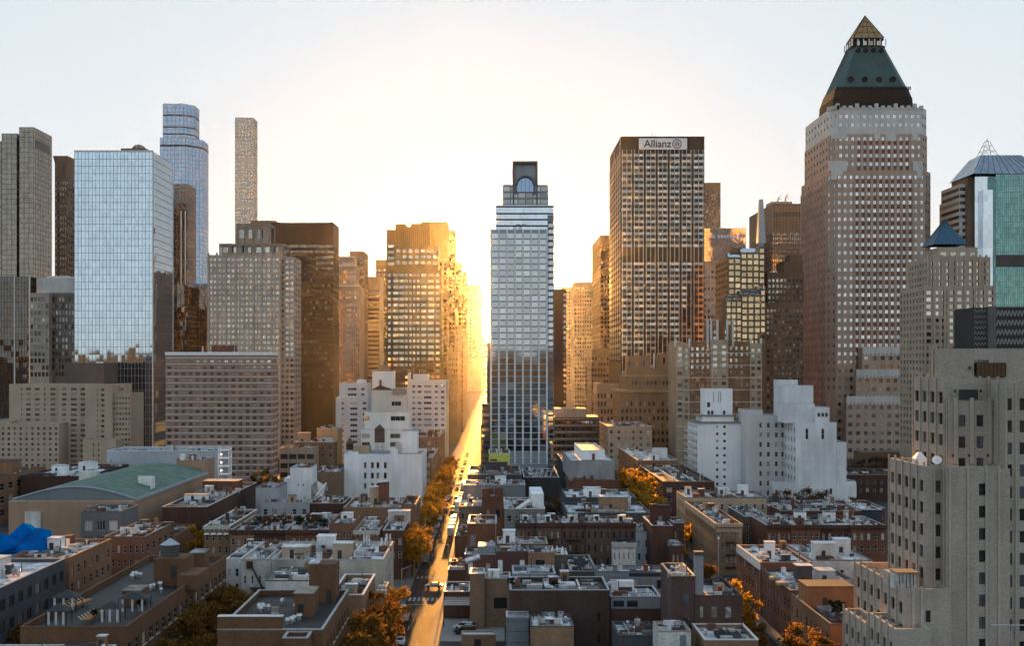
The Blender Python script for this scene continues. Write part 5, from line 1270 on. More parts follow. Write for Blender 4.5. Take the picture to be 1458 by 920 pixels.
for i, (a, c, lab, ad) in enumerate(((734, 764, 'leftmost dark brownstone of the bracketed cornice row facing the camera', .0), (764.2, 799, 'second brownstone from left in the cornice row, plain roof edge', .25), (799.2, 834, 'third brownstone in the cornice row with a fire escape', .1), (834.2, 870, 'fourth brownstone in the cornice row, middle roof hatch', .3), (870.2, 905, 'rightmost brownstone of the cornice row before the pale house', .15))):
    def fe(B, x0, x1, Y, D, Z, zr, i=i):
        f = B.own('fire_escape', black)
        xm = x0 + (x1 - x0) * .5
        for k in range(3):
            z = Z - 4.2 - k * 3.4; f.box(xm - 1.9, xm + 1.9, Y - 1.15, Y - .02, z, z + .08); f.bar((xm - 1.9, Y - 1.1, z + 1), (xm + 1.9, Y - 1.1, z + 1), .07)
            f.bar((xm - 1.5, Y - .9, z), (xm + 1.5, Y - .9, z - 3.4), .12)
            for u in (-1.9, -.95, 0, .95, 1.9): f.bar((xm + u, Y - 1.1, z), (xm + u, Y - 1.1, z + 1), .05)
    low(lab, row, house, a, c, 746 - ad, 16 + ad, 735, hb, roof_s, hsp(4, 3, w=.38, glass=g_dark, frame=fr_b), cornice=brick_dk, hatch=1, vents=2, cope=None, ac=(1 if i % 2 else 0), ph='brownstone row, house %s' % ('two' if i == 1 else 'four'), extra=fe if i in (1, 2, 4) else None)
low('brown brick house with a white parapet and grey roof door by the sunlit street', row, house, 668, 707, 746, 15, 734, brick_red, roof_g, par=.9, vents=2, Xl=-7.2,
    extra=lambda B, x0, x1, Y, D, Z, zr: (B.own('grey_door', bluegrey).box(x0 + .7, x0 + 2.0, Y - .06, Y - .01, Z - 6, Z - 3), B.own('downpipe', tan).box(x1 - .3, x1 - .1, Y - .2, Y - .01, 0, Z - .1), B.own('white_hatch', white_m).box(x1 - 1.8, x1 - .9, Y - .06, Y - .01, Z - 5.6, Z - 4.4)))
low('low roof with dark plants between the sunlit street and the white-parapet house', 'low_building', 'building', 648, 668, 764, 8, 745, W('dim_brick', (.1, .06, .055), .3), roof_d, Xl=-11.6, vents=2, ac=1, ph='low roof with plants by the sunlit street', junk=6)
low('small silver-roofed brick building with a tall white cabin before the brownstone row', 'low_building', 'building', 708, 780, 775, 13, 765, brick_red, roof_s, bulk=((.24, .5, 3, 3, 3.2, white_paint),), vents=6, ac=2, ph='silver roof with tall white cabin', sky=1)
low('narrow white painted house with arched vents at the right end of the brownstone row', row, house, 872, 905, 775, 12.5, 773, white_dirty, roof_s, hsp(5, 2, w=.3, glass=g_dark), vents=3, sky=2, cornice=steel, pipes=2)
low('white and blue-grey rear house beside the dark brick chimney house', row, house, 905.3, 928, 758, 14, 746, W('pale_blue_grey', (.4, .44, .48), .15), roof_s, hsp(2, 2, glass=g_dark), Xr=39.9, vents=2, ac=1, ph='white and blue-grey rear house')
low('dark brick corner house with a huge square chimney and brick bulkhead', row, house, 928, 958, 749, 17, 736, brick_dk, roof_d, bulk=((.72, .55, 4, 3.4, 4.6, brick_dk),), chim=((.2, .3, 1.8, 5.4),), vents=1)
low('narrow dark brick house stepping down right of the huge chimney', row, house, 958.2, 974, 745, 17.4, 737, W('dark_brick_two', (.075, .05, .045), .3), roof_d, hsp(2, 4, glass=g_dark, frame=fr_b), vents=1)
low('dark brick house with railed flat roof near the right street', row, house, 956, 997, 778, 13, 765, brick_dk, roof_d, hsp(3, 2, glass=g_dark), vents=2, Xr=45.9, D=7.5, ac=1, ph='dark railed house by the right street')
low('grey turreted penthouse with cone vents in the block middle', 'apartment_building', 'apartment building', 781, 808, 790, 12, 783, W('grey_brick', (.13, .11, .1), .3), roof_s, hsp(2, 2, w=.3, glass=g_dark), vents=2,
    extra=lambda B, x0, x1, Y, D, Z, zr: [B.own('cone_cowl', steel).cyl(x0 + 1.0 + k * 1.2, Y + 2 + (k % 2), zr, zr + 2.4, .9, .05, 8) for k in range(3)] and None)
low('bright silver-roofed low building in the middle of the centre block', 'low_building', 'building', 812, 850, 814, 10, 791, dkgrey, roof_s, vents=1, pipes=4, ac=1, ph='bright silver roof in block middle',
    chim=((.45, .3, 1.2, 3.0),))
low('brick penthouse with black square window and silver roof', 'apartment_building', 'apartment building', 752, 790, 788, 12.6, 778, brick_tan, roof_s, dict(cols=[(.28, .62)], pitch=3.4, h=.55, sill=.2, mt=.8, glass=g_dark, rec=.3, rows=1, frame=fr_d, style='v'), vents=4)
low('maroon brick penthouse with two white doors', 'apartment_building', 'apartment building', 706, 752, 786, 12.7, 778, W('maroon_brick', (.13, .065, .06), .3), roof_s, vents=3, ac=2, ph='maroon penthouse with white doors', pipes=2,
    extra=lambda B, x0, x1, Y, D, Z, zr: [B.own('white_door', white_m).box(x0 + u, x0 + u + 1.1, Y - .07, Y - .01, Z - 4.6, Z - 2) for u in (.5, 5.7)] and None)
low('maroon brick penthouse with a sloping silver canopy', 'apartment_building', 'apartment building', 664, 706, 790, 12, 779, W('maroon_brick', (.13, .065, .06), .3), roof_s, hsp(2, 1, w=.25, glass=g_dark), vents=1, Xl=-7.2,
    extra=lambda B, x0, x1, Y, D, Z, zr: (B.own('canopy', roof_s).bar((x0 + .2, Y - 1.4, Z - 1.4), (x0 + 3.6, Y - 1.0, Z - .4), 1.0), B.own('white_door', white_m).box(x0 + .8, x0 + 1.9, Y - .07, Y - .01, Z - 4.6, Z - 2), B.own('equipment_cabin', bluegrey).box(x0 + 3.2, x1 - .2, Y + .6, Y + D * .6, zr, zr + 2.6)))
low('low terrace building with potted shrubs beside the sunlit street', 'low_building', 'building', 645, 663, 812, 7, 797, W('dim_brick', (.1, .06, .055), .3), roof_g, vents=1, Xl=-11.5, junk=5)
low('flat white-railed terrace with loungers behind the long dark brick wall', 'low_building', 'building', 730, 791, 818, 10.5, 806, W('pale_terrace_wall', (.3, .34, .38), .2), roof_s, vents=2, junk=4)
low('blue-grey penthouse with a navy right half, windows and silver roof', 'apartment_building', 'apartment building', 851, 950, 815, 13, 806, bluegrey, roof_s, dict(cols=[(.27, .31), (.50, .57), (.70, .76), (.85, .92)], pitch=3.4, h=.55, mt=1.0, glass=g_dark, rec=.2, rows=1, frame=fr_w), vents=3, ac=2, ph='blue-grey penthouse with silver roof',
    extra=lambda B, x0, x1, Y, D, Z, zr: B.own('navy_cladding', W('navy_panel', (.03, .04, .06), .2)).box(x0 + (x1 - x0) * .45, x1 - .05, Y - .04, Y - .004, Z - 1.0, Z - .2))
def terr(B, x0, x1, Y, D, Z, zr):
    for u in (.08, .5, .93): B.own('pilaster', brick_dk).box(x0 + (x1 - x0) * u - .5, x0 + (x1 - x0) * u + .5, Y - .14, Y - .01, 0, Z - .1)
low('long dark brick building with a roof terrace in the bottom centre', 'apartment_building', 'apartment building', 726, 868, 841, 12.5, 822, W('purple_brown_brick', (.082, .052, .046), .3, brick=.7), roof_d, dict(cols=[(.88, .93)], pitch=4.3, h=.42, sill=.3, mt=3.2, glass=g_dark, rec=.25, rows=3, frame=fr_d), par=.8, extra=terr, vents=3, pipes=3, junk=6)
low('grey penthouse with two wide windows on a dark brick base', 'apartment_building', 'apartment building', 869, 941, 852, 11, 838, brick_dk, roof_s, vents=3, Y=236.5, D=12,
    extra=lambda B, x0, x1, Y, D, Z, zr: (B.own('grey_cladding', bluegrey).box(x0 + .1, x1 - .1, Y - .12, Y - .01, Z - 2.3, Z - .15), [B.own('wide_window', g_dark).box(x0 + u, x0 + u + 2.1, Y - .2, Y - .13, Z - 1.9, Z - .7) for u in (.6, 3.3)], [B.own('roof_railing', dkgrey).box(x0 + k * 1.4, x0 + k * 1.4 + .06, Y + .5, Y + .56, zr, Z + 1.1) for k in range(7)]))
low('low rough bluish flat roof behind the bottom edge right of centre', 'low_building', 'building', 880, 936, 906, 8, 886, dkgrey, roof_s, vents=2, par=.5)
low('big dark brick building with pale blinds in its windows near the bottom right', 'apartment_building', 'apartment building', 990, 1057, 849, 15, 826, W('dark_brick_three', (.1, .062, .055), .3, brick=.6), roof_s, dict(cols=[(.1, .17), (.34, .47), (.64, .77)], pitch=4.2, h=.5, sill=.28, mt=1.0, glass=glassmat('blind_window', (.7, .8, .9), .45, (.2, .24, .28), pb=.8), rec=.2, rows=2, frame=fr_w), par=.8, vents=1, pipes=2, chim=(), 
    extra=lambda B, x0, x1, Y, D, Z, zr: (B.own('grey_flue', W('flue_grey', (.24, .26, .28), .2)).box(x0 + .05, x0 + 1.6, Y + .7, Y + 2.2, zr, Z + 7.2), B.own('flue_cap', dkgrey).box(x0 - .05, x0 + 1.7, Y + .6, Y + 2.3, Z + 7.2, Z + 7.9), B.own('glass_canopy', g_blue).box(x1 - 3.0, x1 - 1, Y + D - 3, Y + D - 1, zr, zr + 1.6)))
low('taller left part of the dark brick building, railed silver roof', 'apartment_building', 'apartment building', 956, 990, 821, 18.5, 803, W('dark_brick_three', (.1, .062, .055), .3, brick=.6), roof_s, dict(cols=[(.48, .76)], pitch=4.6, h=.42, mt=1.6, glass=g_blue, rec=.2, rows=3, frame=fr_w), vents=2, ac=1, ph='taller part of the dark brick building')
low('low tan-walled roof at the bottom right beside the golden street trees', 'low_building', 'building', 1003, 1080, 912, 10, 889, brick_tan, roof_s, vents=1, par=.9,
    extra=lambda B, x0, x1, Y, D, Z, zr: B.own('floor_vent', black).box(x0 + 3, x0 + 6.4, Y + 3.6, Y + 4.2, zr + .01, zr + .12))
low('small white cabin building with blue door at the bottom edge', 'low_building', 'building', 938, 984, 900, 11, 886, white_dirty, roof_d, vents=1, par=.4, junk=1,
    extra=lambda B, x0, x1, Y, D, Z, zr: B.own('blue_door', bluegrey).box(x0 + 3.6, x0 + 4.7, Y - .06, Y - .01, Z - 2.6, Z - .6))
# near-left of the centre block
low('one-storey dark brick building with a plant terrace beside the crosswalk', 'low_building', 'building', 629, 669, 843, 5.9, 829, W('dim_brick', (.1, .06, .055), .3), roof_g, Xl=-11.6, vents=1, junk=4, par=.9)
BT = W('tan_brick_near', (.26, .165, .105), .25, brick=.7)
low('narrow tall tan brick stair tower with a white cap in the bottom centre', 'stair_tower', 'building', 669, 690, 819, 11.9, 812, BT, roof_s, par=.3, vents=0, pipes=0, junk=0, D=7, Y=257.5)
low('tan brick house with two square black windows beside the stair tower', row, house, 690.4, 727, 827, 10.6, 815, BT, roof_g, dict(cols=[(.35, .86)], pitch=4.8, h=.5, sill=.1, mt=2.2, glass=g_dark, rec=.35, rows=2, frame=fr_d, style='v'), vents=1, D=8, Y=259,
    extra=lambda B, x0, x1, Y, D, Z, zr: B.own('vent_hood', white_m).box(x0 + .6, x0 + 3.2, Y + 1.6, Y + 3.4, zr, zr + 2.3))
low('ribbed blue-grey metal clad box at the bottom centre', 'metal_building', 'building', 721, 753, 873, 8.3, 866, bluegrey, roof_g, par=.15, vents=0, cope=steel, junk=0, pipes=0, Y=236.3 - 6.2, D=5.5,
    extra=lambda B, x0, x1, Y, D, Z, zr: [B.own('panel_joint', dkgrey).box(x0, x1, Y - .03, Y - .005, z - .05, z + .05) for z in (1.2, 3.4, 5.6, 7.6)] and None)
low('low brick building with a bright white flat roof at the bottom edge', 'low_building', 'building', 756, 817, 893, 8, 876, brick_tan, roofmat('white_roof', (.78, .78, .78), .2), vents=2, ac=3, ph='bright white flat roof at bottom edge', par=.3)
low('single-storey tan garage with a white roof beside the parking lot', 'garage', 'garage', 657, 706, 905, 2.9, 900, BT, roofmat('white_roof', (.78, .78, .78), .2), vents=0, par=.2, D=3.5, junk=0, pipes=0,
    extra=lambda B, x0, x1, Y, D, Z, zr: B.own('garage_door', black).box(x0 + 2.6, x0 + 3.9, Y - .06, Y - .01, .02, 2.1))

# ---- right block
low('corner apartment house with tan cornice and black fire escapes on the right street', 'apartment_house', 'apartment building', 1020, 1057, 745, 13.8, 715, brick_tan, roof_g, hsp(6, 4, w=.34), hsp(17, 4, w=.34), cornice=tan, Xl=60.0, vents=5, D=53, Y=324,
    extra=lambda B, x0, x1, Y, D, Z, zr: (B.own('frieze', tan).box(x0 - .12, x1, Y - .12, Y - .01, Z - 2.2, Z - 1.2), B.own('side_frieze', tan).box(x0 - .3, x0 - .01, Y, Y + D, Z - 1.4, Z + .2), [B.own('fire_escape', black).box(x0 + 2.4, x0 + 5.4, Y - 1.1, Y - .02, Z - 4.9 - k * 3.4, Z - 4.8 - k * 3.4) for k in range(3)], [B.own('railing', black).bar((x0 + 2.4, Y - 1.05, Z - 3.9 - k * 3.4), (x0 + 5.4, Y - 1.05, Z - 3.9 - k * 3.4), .09) for k in range(3)], [B.own('ladder', black).bar((x0 + 2.8, Y - .9, Z - 4.9 - k * 3.4), (x0 + 5, Y - .9, Z - 8.3 - k * 3.4), .14) for k in range(2)]), junk=6, ac=2, ph='corner house with fire escapes')
low('snow-white patched roofs with a tan front behind the corner fire-escape house', 'row_building', 'building', 976, 1092, 709, 15, 700, tan, roofmat('white_roof', (.78, .78, .78), .2), hsp(10, 1, w=.3, glass=g_dark), hsp(8, 3), Xl=60.2, vents=4, sky=3, bulk=((.55, .7, 4, 3, 2.2, white_paint), (.78, .5, 3, 2.6, 3.6, white_paint)), junk=6)
low('dim rear houses with tangled roofs in the right block middle', 'row_building', 'building', 1060, 1094, 736, 13, 722, W('dusty_brown', (.14, .115, .1), .3), roof_g, hsp(4, 2, glass=g_dark), vents=5, ac=3, ph='dim rear houses in the right block', junk=8, chim=((.3, .3, 1.2, 2.5),))
for a, c, lab, m, zz in ((1092, 1127, 'brown row house with four pale windows, leftmost of the far right row', brick_red, 13), (1127.2, 1168, 'red row house with a pale lintel line, second in the far right row', W('rust_brick', (.2, .085, .05), .3), 13.2), (1168.2, 1212, 'brown row house piled with white roof boxes, third in the far right row', brick_dk, 12.9), (1212.2, 1262, 'dark brown row house at the right end of the far right row', brick_red, 13.1)):
    low(lab, row, house, a, c, 749, zz, 735, m, roof_g, hsp(5, 2), vents=4, cornice=brick_dk, ac=2, ph=lab.split(',')[0] if 'right end' not in lab else 'rightmost house of the far right row', junk=7, sky=1, pipes=3, bulk=((.7, .6, 3, 2.6, 3.0, white_paint),) if a in (1127.2, 1168.2) else ())
low('long charcoal roof building with railing in front of the brown trees', 'row_building', 'building', 1112, 1226, 728, 13, 720, brick_dk, roof_d, vents=6, junk=7, pipes=5)
low('navy tar-papered cube on the far right row beside the stepped brick building', 'roof_building', 'building', 1226.5, 1256, 726, 13.2, 718, W('navy_tar', (.045, .055, .075), .3), roof_d, vents=2, junk=3)
low('red brick street corner house with pale fascia and white roof on the right street', row, house, 1083, 1155, 803, 12.3, 771, W('rust_brick', (.2, .085, .05), .3), roofmat('white_roof', (.78, .78, .78), .2), None, hsp(8, 3, w=.5), Xl=60.0, Y=270, D=26, vents=3, bulk=((.36, .35, 2.2, 2, 4.0, white_paint),), ac=3, ph='corner house with pale fascia', sky=2, pipes=5, junk=6,
    extra=lambda B, x0, x1, Y, D, Z, zr: B.own('fascia', cope_w).box(x0 - .2, x0 - .01, Y, Y + D, Z - 1.8, Z + .1))
low('white-walled roof courtyard with a line of small coolers in the right block', 'row_building', 'building', 1156, 1242, 800, 12.6, 770, white_dirty, roofmat('white_roof', (.78, .78, .78), .2), hsp(5, 2, w=.3, glass=g_dark), None, Y=271, D=25, vents=5, ac=7, ph='white-walled roof courtyard', bulk=((.35, .3, 5, 4, 3.6, white_dirty), (.75, .5, 3.6, 3, 3.8, white_dirty)), junk=7, sky=2)
low('tarpaulin-roofed brown row house with two wooden window boxes on the right street', row, house, 1125, 1240, 845, 11, 804, brick_red, roof_s, None, hsp(9, 3, w=.4), Xl=60.1, Y=243, D=26.5, vents=4, bulk=((.3, .35, 3.2, 3, 4.4, dkgrey), (.62, .45, 3.6, 4, 3.0, W('pale_blue_grey', (.4, .44, .48), .15))), ac=3, ph='tarpaulin-roofed house on the right street', junk=7,
    extra=lambda B, x0, x1, Y, D, Z, zr: [B.own('window_box', tan).box(x0 - 1.0, x0 + 1.2, y - 1, y + 1, Z - .2, Z + .4) for y in (Y + 8, Y + 14)] and None)
low('orange brick penthouse house with a dark hedge terrace on the right street', row, house, 1173, 1260, 879, 10.5, 845, brick_or, roof_d, None, hsp(8, 3, w=.4), Xl=60.0, Y=214, D=28.5, vents=2, bulk=((.5, .72, 9, 7, 4.2, brick_or),), junk=3, ac=2, ph='orange penthouse house')

# ---- left block, between the left street and the sunlit street
low('brown building with two columns of windows left of the white loft building', 'apartment_building', 'apartment building', 443, 481, 673, 15.5, 663, brown, roof_g, dict(cols=[(.0, .06), (.25, .36), (.52, .63)], pitch=4.0, h=.5, mt=4.2, glass=g_mid, rec=.2, rows=4, frame=fr_d), vents=2)
low('long beige parking structure with open decks behind the white stair house', 'parking_structure', 'parking structure', 398, 448, 652, 17, 640, tan, roof_t, dict(n=4, w=.84, pitch=4.4, h=.55, mt=2, glass=plain('deck_dark', (.04, .03, .025)), rec=.6, rows=3), Y=574, D=13.5, vents=3)
low('yellowish plywood-sided roof structure on a beige block behind the brown building', 'building', 'building', 451, 481, 637, 25, 630, W('plywood', (.5, .34, .17), .25), roof_s, Y=600, D=18, vents=3, pipes=2)
low('brown terraced block with dark panel left of the pale grey wings', 'building', 'building', 420, 476, 656, 19, 648, brown, roof_t, hsp(5, 2, glass=g_dark), Y=588.2, D=10, vents=4, junk=5, bulk=((.2, .5, 6, 4, 5, tan), (.75, .5, 7, 4, 3, white_dirty)))
low('white stair house with a slanting glazed side in the left block', 'stair_house', 'house', 413, 443, 668, 19.8, 658, white_paint, roof_g, dict(cols=[(.36, .41), (.6, .65)], pitch=3, h=.25, mt=4.4, glass=g_dark, rec=.2, rows=1), vents=1, Y=432, D=14,
    extra=lambda B, x0, x1, Y, D, Z, zr: (B.own('low_wing', white_paint).box(wx(403, Y), x0 - .01, Y + 2, Y + 12, 8, Z - 4), B.own('sloped_glazing', g_mid).mesh([(x1 + .02, Y, 6), (x1 + 3.2, Y, 6), (x1 + 3.2, Y + D, 8), (x1 + .02, Y + D, Z - 6), (x1 + .02, Y, Z - 6.5), (x1 + 3.2, Y + D, Z - 8)], [(0, 1, 4), (1, 2, 5), (1, 5, 3, 4)]), B.own('sloped_frame', white_paint).bar((x1 + 1.2, Y - .2, 9), (x1 + 3.4, Y + D, Z - 7), .5)))
low('stepped grey flat house with roof garden before the white stair house', row, house, 364, 397, 697, 16.5, 688, W('pale_grey_render', (.36, .37, .385), .15), roof_d, vents=3, Y=395, D=16, ac=2, ph='stepped grey flat house with roof garden')
low('low grey house with white awnings before the white stair house', row, house, 371, 440, 716, 12.5, 704, W('pale_grey_render', (.36, .37, .385), .15), roof_g, hsp(5, 1, glass=g_dark), vents=5, Y=386, D=8.5, ac=2, ph='low grey house with awnings')
low('low brown brick house with roof shed between white stair house and loft', row, house, 441, 489, 712, 12, 702, brick_dk, roof_d, vents=4, Y=388, D=20, junk=4)
low('tan brick house with two flat roof decks and a brick stair tower below the loft', 'apartment_house', 'apartment building', 489, 570, 723, 14, 709, W('amber_brick', (.2, .125, .08), .25), roof_s, vents=6, bulk=((.52, .6, 5, 4, 5.6, tan), (.64, .5, 3, 4, 7.5, brick_red)), ac=2, ph='tan house with roof decks', junk=7, par=1.0)
low('tan corner house with a dark sunken roof beside the sunlit street', 'apartment_house', 'apartment building', 570.3, 598, 722, 14.5, 712, W('amber_brick', (.2, .125, .08), .25), roof_d, None, hsp(6, 3), vents=3, par=1.6, Xr=-24.2, Y=363, D=24, junk=4)
low('tan house with white arched window heads at the left street corner', row, house, 290, 327, 750, 13.2, 726, brick_tan, roof_g, hsp(4, 2, glass=g_house), vents=4, cornice=plain('pale_cornice', (.5, .47, .42)), ac=1, ph='tan house with arched window heads', junk=6,
    extra=lambda B, x0, x1, Y, D, Z, zr: [B.own('arched_hood', white_m).cyl(x0 + (x1 - x0) * (k + .5) / 4, Y - .12, Z - 2.15, Z - 1.75, .85, .5, 10) for k in range(4)] and None)
low('tan house with white sash windows, second in the arched-window row', row, house, 327.3, 362, 756, 12.4, 734, brick_tan, roof_g, hsp(4, 2), vents=4, cornice=brick_dk, ac=2, ph='tan house with white sashes', junk=8, sky=1)
low('dark brown row house with a planted roof, third in the arched-window row', row, house, 362.3, 405, 756, 12.4, 734, brick_dk, roof_g, hsp(5, 2, glass=g_dark), vents=5, cornice=brick_dk, junk=9, pipes=3)
low('dark brown row house with pale roof patches, fourth in the arched-window row', row, house, 405.3, 468, 756, 12.6, 733, brick_red, roof_s, hsp(7, 2), vents=6, cornice=brick_dk, ac=3, ph='row house with pale roof patches', junk=8, pipes=3, bulk=((.5, .5, 2.6, 2.4, 3, brick_dk),))
low('red brick house with a white roof box, taller than its row neighbours', row, house, 468.4, 503, 743, 14.8, 735, W('rust_red_brick', (.2, .105, .07), .25), roof_s, hsp(4, 2), vents=2, bulk=((.6, .5, 3, 3, 2.6, white_paint),), Y=317, D=16)
low('house with an ornate white bracketed cornice next to the red brick house', row, house, 503.4, 540, 757, 13, 737, W('rust_red_brick', (.2, .105, .07), .25), roof_s, hsp(4, 2, glass=g_dark), vents=3, cornice=plain('pale_cornice', (.5, .47, .42)), ac=2, ph='house with ornate white cornice', junk=5, chim=((.95, .4, 1.4, 3),))
low('pale-walled corner house with a folded white awning by the sunlit street', row, house, 545, 584, 757, 13.2, 736, brick_dk, roof_s, hsp(3, 2, glass=g_dark), hsp(7, 3), Xr=-24.3, Y=316, D=26, vents=2, bulk=((.5, .8, 6, 4, 3.4, white_dirty),), pipes=2)
low('grey-walled house with a patched silver roof and leaning fire ladder', 'apartment_house', 'apartment building', 321, 343, 790, 13, 772, white_dirty, roof_s, hsp(2, 2, glass=g_dark), vents=3, Y=270, D=26, junk=4)
low('weathered white-walled house with rusty ladder and silver roof', 'apartment_house', 'apartment building', 343.4, 386, 792, 13.5, 771, white_dirty, roof_s, dict(n=4, w=.28, pitch=3.6, h=.5, mt=2.6, glass=g_dark, rec=.2, rows=2, frame=fr_w, style='s'), vents=3, Y=266, D=28, ac=2, ph='weathered white house with rusty ladder', junk=5,
    extra=lambda B, x0, x1, Y, D, Z, zr: (B.own('fire_ladder', black).bar((x0 + 2.2, Y - .6, Z - .8), (x0 + 5, Y - .6, Z - 6.4), .25), B.own('fire_balcony', black).box(x0 + 2, x0 + 6.2, Y - 1, Y - .02, Z - 6.2, Z - 6.05), B.own('roof_tank_bracket', brick_dk).box(x0 + 1.3, x0 + 2.6, Y - .7, Y - .02, Z - 1.8, Z - .2)))
low('wide weathered whitish building with silver roof and rooftop antennas', 'apartment_house', 'apartment building', 387, 546, 799, 14.2, 772, W('dirty_cream_wall', (.45, .42, .37), .5), roofmat('white_roof', (.78, .78, .78), .2), dict(cols=[(.16, .2)], pitch=4.2, h=.42, mt=1.6, glass=g_dark, rec=.2, rows=1, frame=fr_d), hsp(7, 3, w=.3), Xr=-24.6, Y=262, D=27, vents=5, bulk=((.16, .35, 6, 4, 2.6, tan), (.6, .3, 4.4, 3.5, 3.6, tan), (.4, .6, 4, 4, 4.0, roof_s)), ac=4, ph='wide whitish building with antennas', sky=2, pipes=6, junk=9, par=1.0)
low('low brown brick house with a sunken roof behind the near brick building', 'apartment_house', 'apartment building', 470, 541, 848, 14, 826, brick_tan, roof_d, None, hsp(6, 3), Xr=-24.6, Y=223, D=22, vents=2, par=1.2, junk=5)
low('weathered grey low roofs in front of the whitish building', 'apartment_house', 'apartment building', 378, 470, 838, 12.5, 812, white_dirty, roof_t, vents=4, Y=246, D=15.5, junk=8)
low('small brown brick house squeezed beside the golden street trees', row, house, 540, 558, 812, 10, 800, brick_tan, roof_d, hsp(2, 2, glass=g_dark), Xr=-22.9, Xl=-24.4, Y=240, D=18, vents=1, junk=1)
# near brick buildings of the left block
nb = W('near_brown_brick', (.16, .084, .046), .25, brick=.6)
ns = dict(n=11, w=.56, pitch=4.0, h=.5, sill=.26, mt=1.9, glass=g_dark, frame=fr_w, style='s', rec=.3, rows=4, sillmat=plain('pale_sill', (.55, .5, .44)))
def vents_cluster(B, x0, x1, Y, D, Z, zr):
    q = random.Random(9)
    for u, v in ((.2, .55), (.24, .6), (.18, .62), (.34, .75), (.62, .3), (.66, .35), (.6, .26), (.55, .62), (.75, .6)):
        for k in range(2):
            x = x0 + (x1 - x0) * u + q.uniform(-.5, .5); y = Y + D * v + q.uniform(-.6, .6); vb = B.own('roof_vent', steel); vb.cyl(x, y, zr, zr + .7, .22, n=8); vb.cyl(x, y, zr + .7, zr + 1.1, .45, .3, n=8)
def near1(B, x0, x1, Y, D, Z, zr):
    vents_cluster(B, x0, x1, Y, D, Z, zr)
    def bx(nm, a, c, ya, D_, z, m=nb): B.own(nm, m).box(wx(a, ya), wx(c, ya), ya, ya + D_, zr, z)
    bx('stair_tower', 440, 478, 213, 5, 21.4); B.own('tower_roof', roof_s).box(wx(439, 213), wx(453, 213), 212.9, 218.1, 21.41, 21.6)
    B.own('roof_door', fr_d).box(wx(465, 213), wx(472, 213), 212.9, 212.99, zr + .2, zr + 2.4)
    bx('stair_bulkhead', 419, 446, 201, 6, 18.4); B.own('bulkhead_roof', roof_t).box(wx(418, 201), wx(447, 201), 200.8, 207.2, 18.41, 18.6); B.own('bulkhead_door', black).box(wx(424, 201), wx(432, 201), 200.9, 200.99, zr + .1, zr + 2.2)
    B.own('raised_parapet', nb).box(x0, wx(404, 188.5), 187.0, 188.0, Z, Z + 2.0); B.own('parapet_coping', cope_w).box(x0, wx(404, 188.5) + .1, 186.9, 188.1, Z + 2.01, Z + 2.15)
    B.own('roof_cage', g_blue).box(wx(386, 188), wx(396, 188), 188.2, 189.4, Z + 2.2, Z + 3.2)
low('near brown brick building with tar roof, tall stair tower and clustered silver vents', 'apartment_building', 'apartment building', 300, 459, 897, 15.5, 840, nb, roof_d, dict(cols=[(.38, .44)], pitch=4, h=.5, mt=4, glass=g_dark, frame=fr_w, style='s', rec=.3, rows=1, sillmat=ns['sillmat']), dict(ns, n=9), Xl=-43.5, Xr=-27.0, Y=187, D=33, vents=0, junk=0, par=1.0, extra=near1)
low('lower brick annex in front of the near brown brick building', 'apartment_building', 'building wing', 402, 438, 885, 15.2, 880, nb, roof_d, vents=0, junk=0, Y=182.5, D=4.4, par=.8, pipes=0)
def near2(B, x0, x1, Y, D, Z, zr):
    vents_cluster(B, x0, x1, Y + D * .35, D * .6, Z, zr)
    B.own('tank_house', nb).box(wx(219, 232), wx(263, 232), 232, 239, zr, 19.3); B.own('roof_door', fr_d).box(wx(244, 232), wx(251, 232), 231.9, 231.99, zr + 1.8, zr + 4)
    B.own('lower_annex', nb).box(wx(252, 228), wx(281, 228), 228, 237, zr, 16.8)
    B.own('stair_bulkhead', nb).box(wx(270, 247), wx(290, 247), 247, 252, zr, 18.0); B.own('bulkhead_roof', roof_g).box(wx(269, 247), wx(291, 247), 246.8, 252.2, 18.01, 18.2)
    B.own('stair_bulkhead', nb).box(wx(174, 213), wx(200, 213), 213, 218, zr, 16.6); B.own('bulkhead_roof', roof_t).box(wx(173, 213), wx(201, 213), 212.8, 218.2, 16.61, 16.8)
low('long near brown brick building with roof garden and a grey water tank at far left', 'apartment_building', 'apartment building', 45, 180, 893, 15, 793, nb, roof_d, None, dict(ns, n=18), Xl=-76, Xr=-59, Y=191, D=71, vents=2, junk=0, par=1.0, extra=near2)
low('low flat roof edge with white boxes at the bottom left corner', 'low_building', 'building', 15, 200, 908, 12.6, 900, W('roof_edge_grey', (.3, .3, .3), .3), roof_g, Xl=-78, Xr=-60, Y=184, D=5, vents=3, junk=3, par=.4)
# ---- left of the left street
ms_ = hsp(9, 3, w=.56, pitch=4.0, glass=glassmat('slate_window', (.7, .8, .9), .5, (.05, .055, .06), pb=.4), style='v', frame=fr_d)
low('slate grey modern apartment building with a stepped white roof edge at far left', 'apartment_building', 'apartment building', -60, 0, 838, 17.3, 796, W('slate_panel', (.085, .085, .095), .25), roof_s, None, ms_, Xl=-125, Xr=-88, Y=207, D=37.5, vents=6, ac=6, ph='slate grey apartment building', junk=12, sky=3, pipes=5, bulk=((.72, .62, 8, 5, 3.2, white_dirty), (.5, .3, 6, 4, 2.8, roof_s)))
low('orange brick tenement with arched lintels beside the slate grey apartment building', row, house, 60, 101, 795, 17, 768, brick_or, roof_s, None, hsp(7, 4, w=.4, glass=g_dark), Xl=-101, Xr=-88.1, Y=247, D=27, vents=5, ac=3, ph='orange brick tenement', junk=7, bulk=((.4, .5, 3, 3, 3, white_paint),))
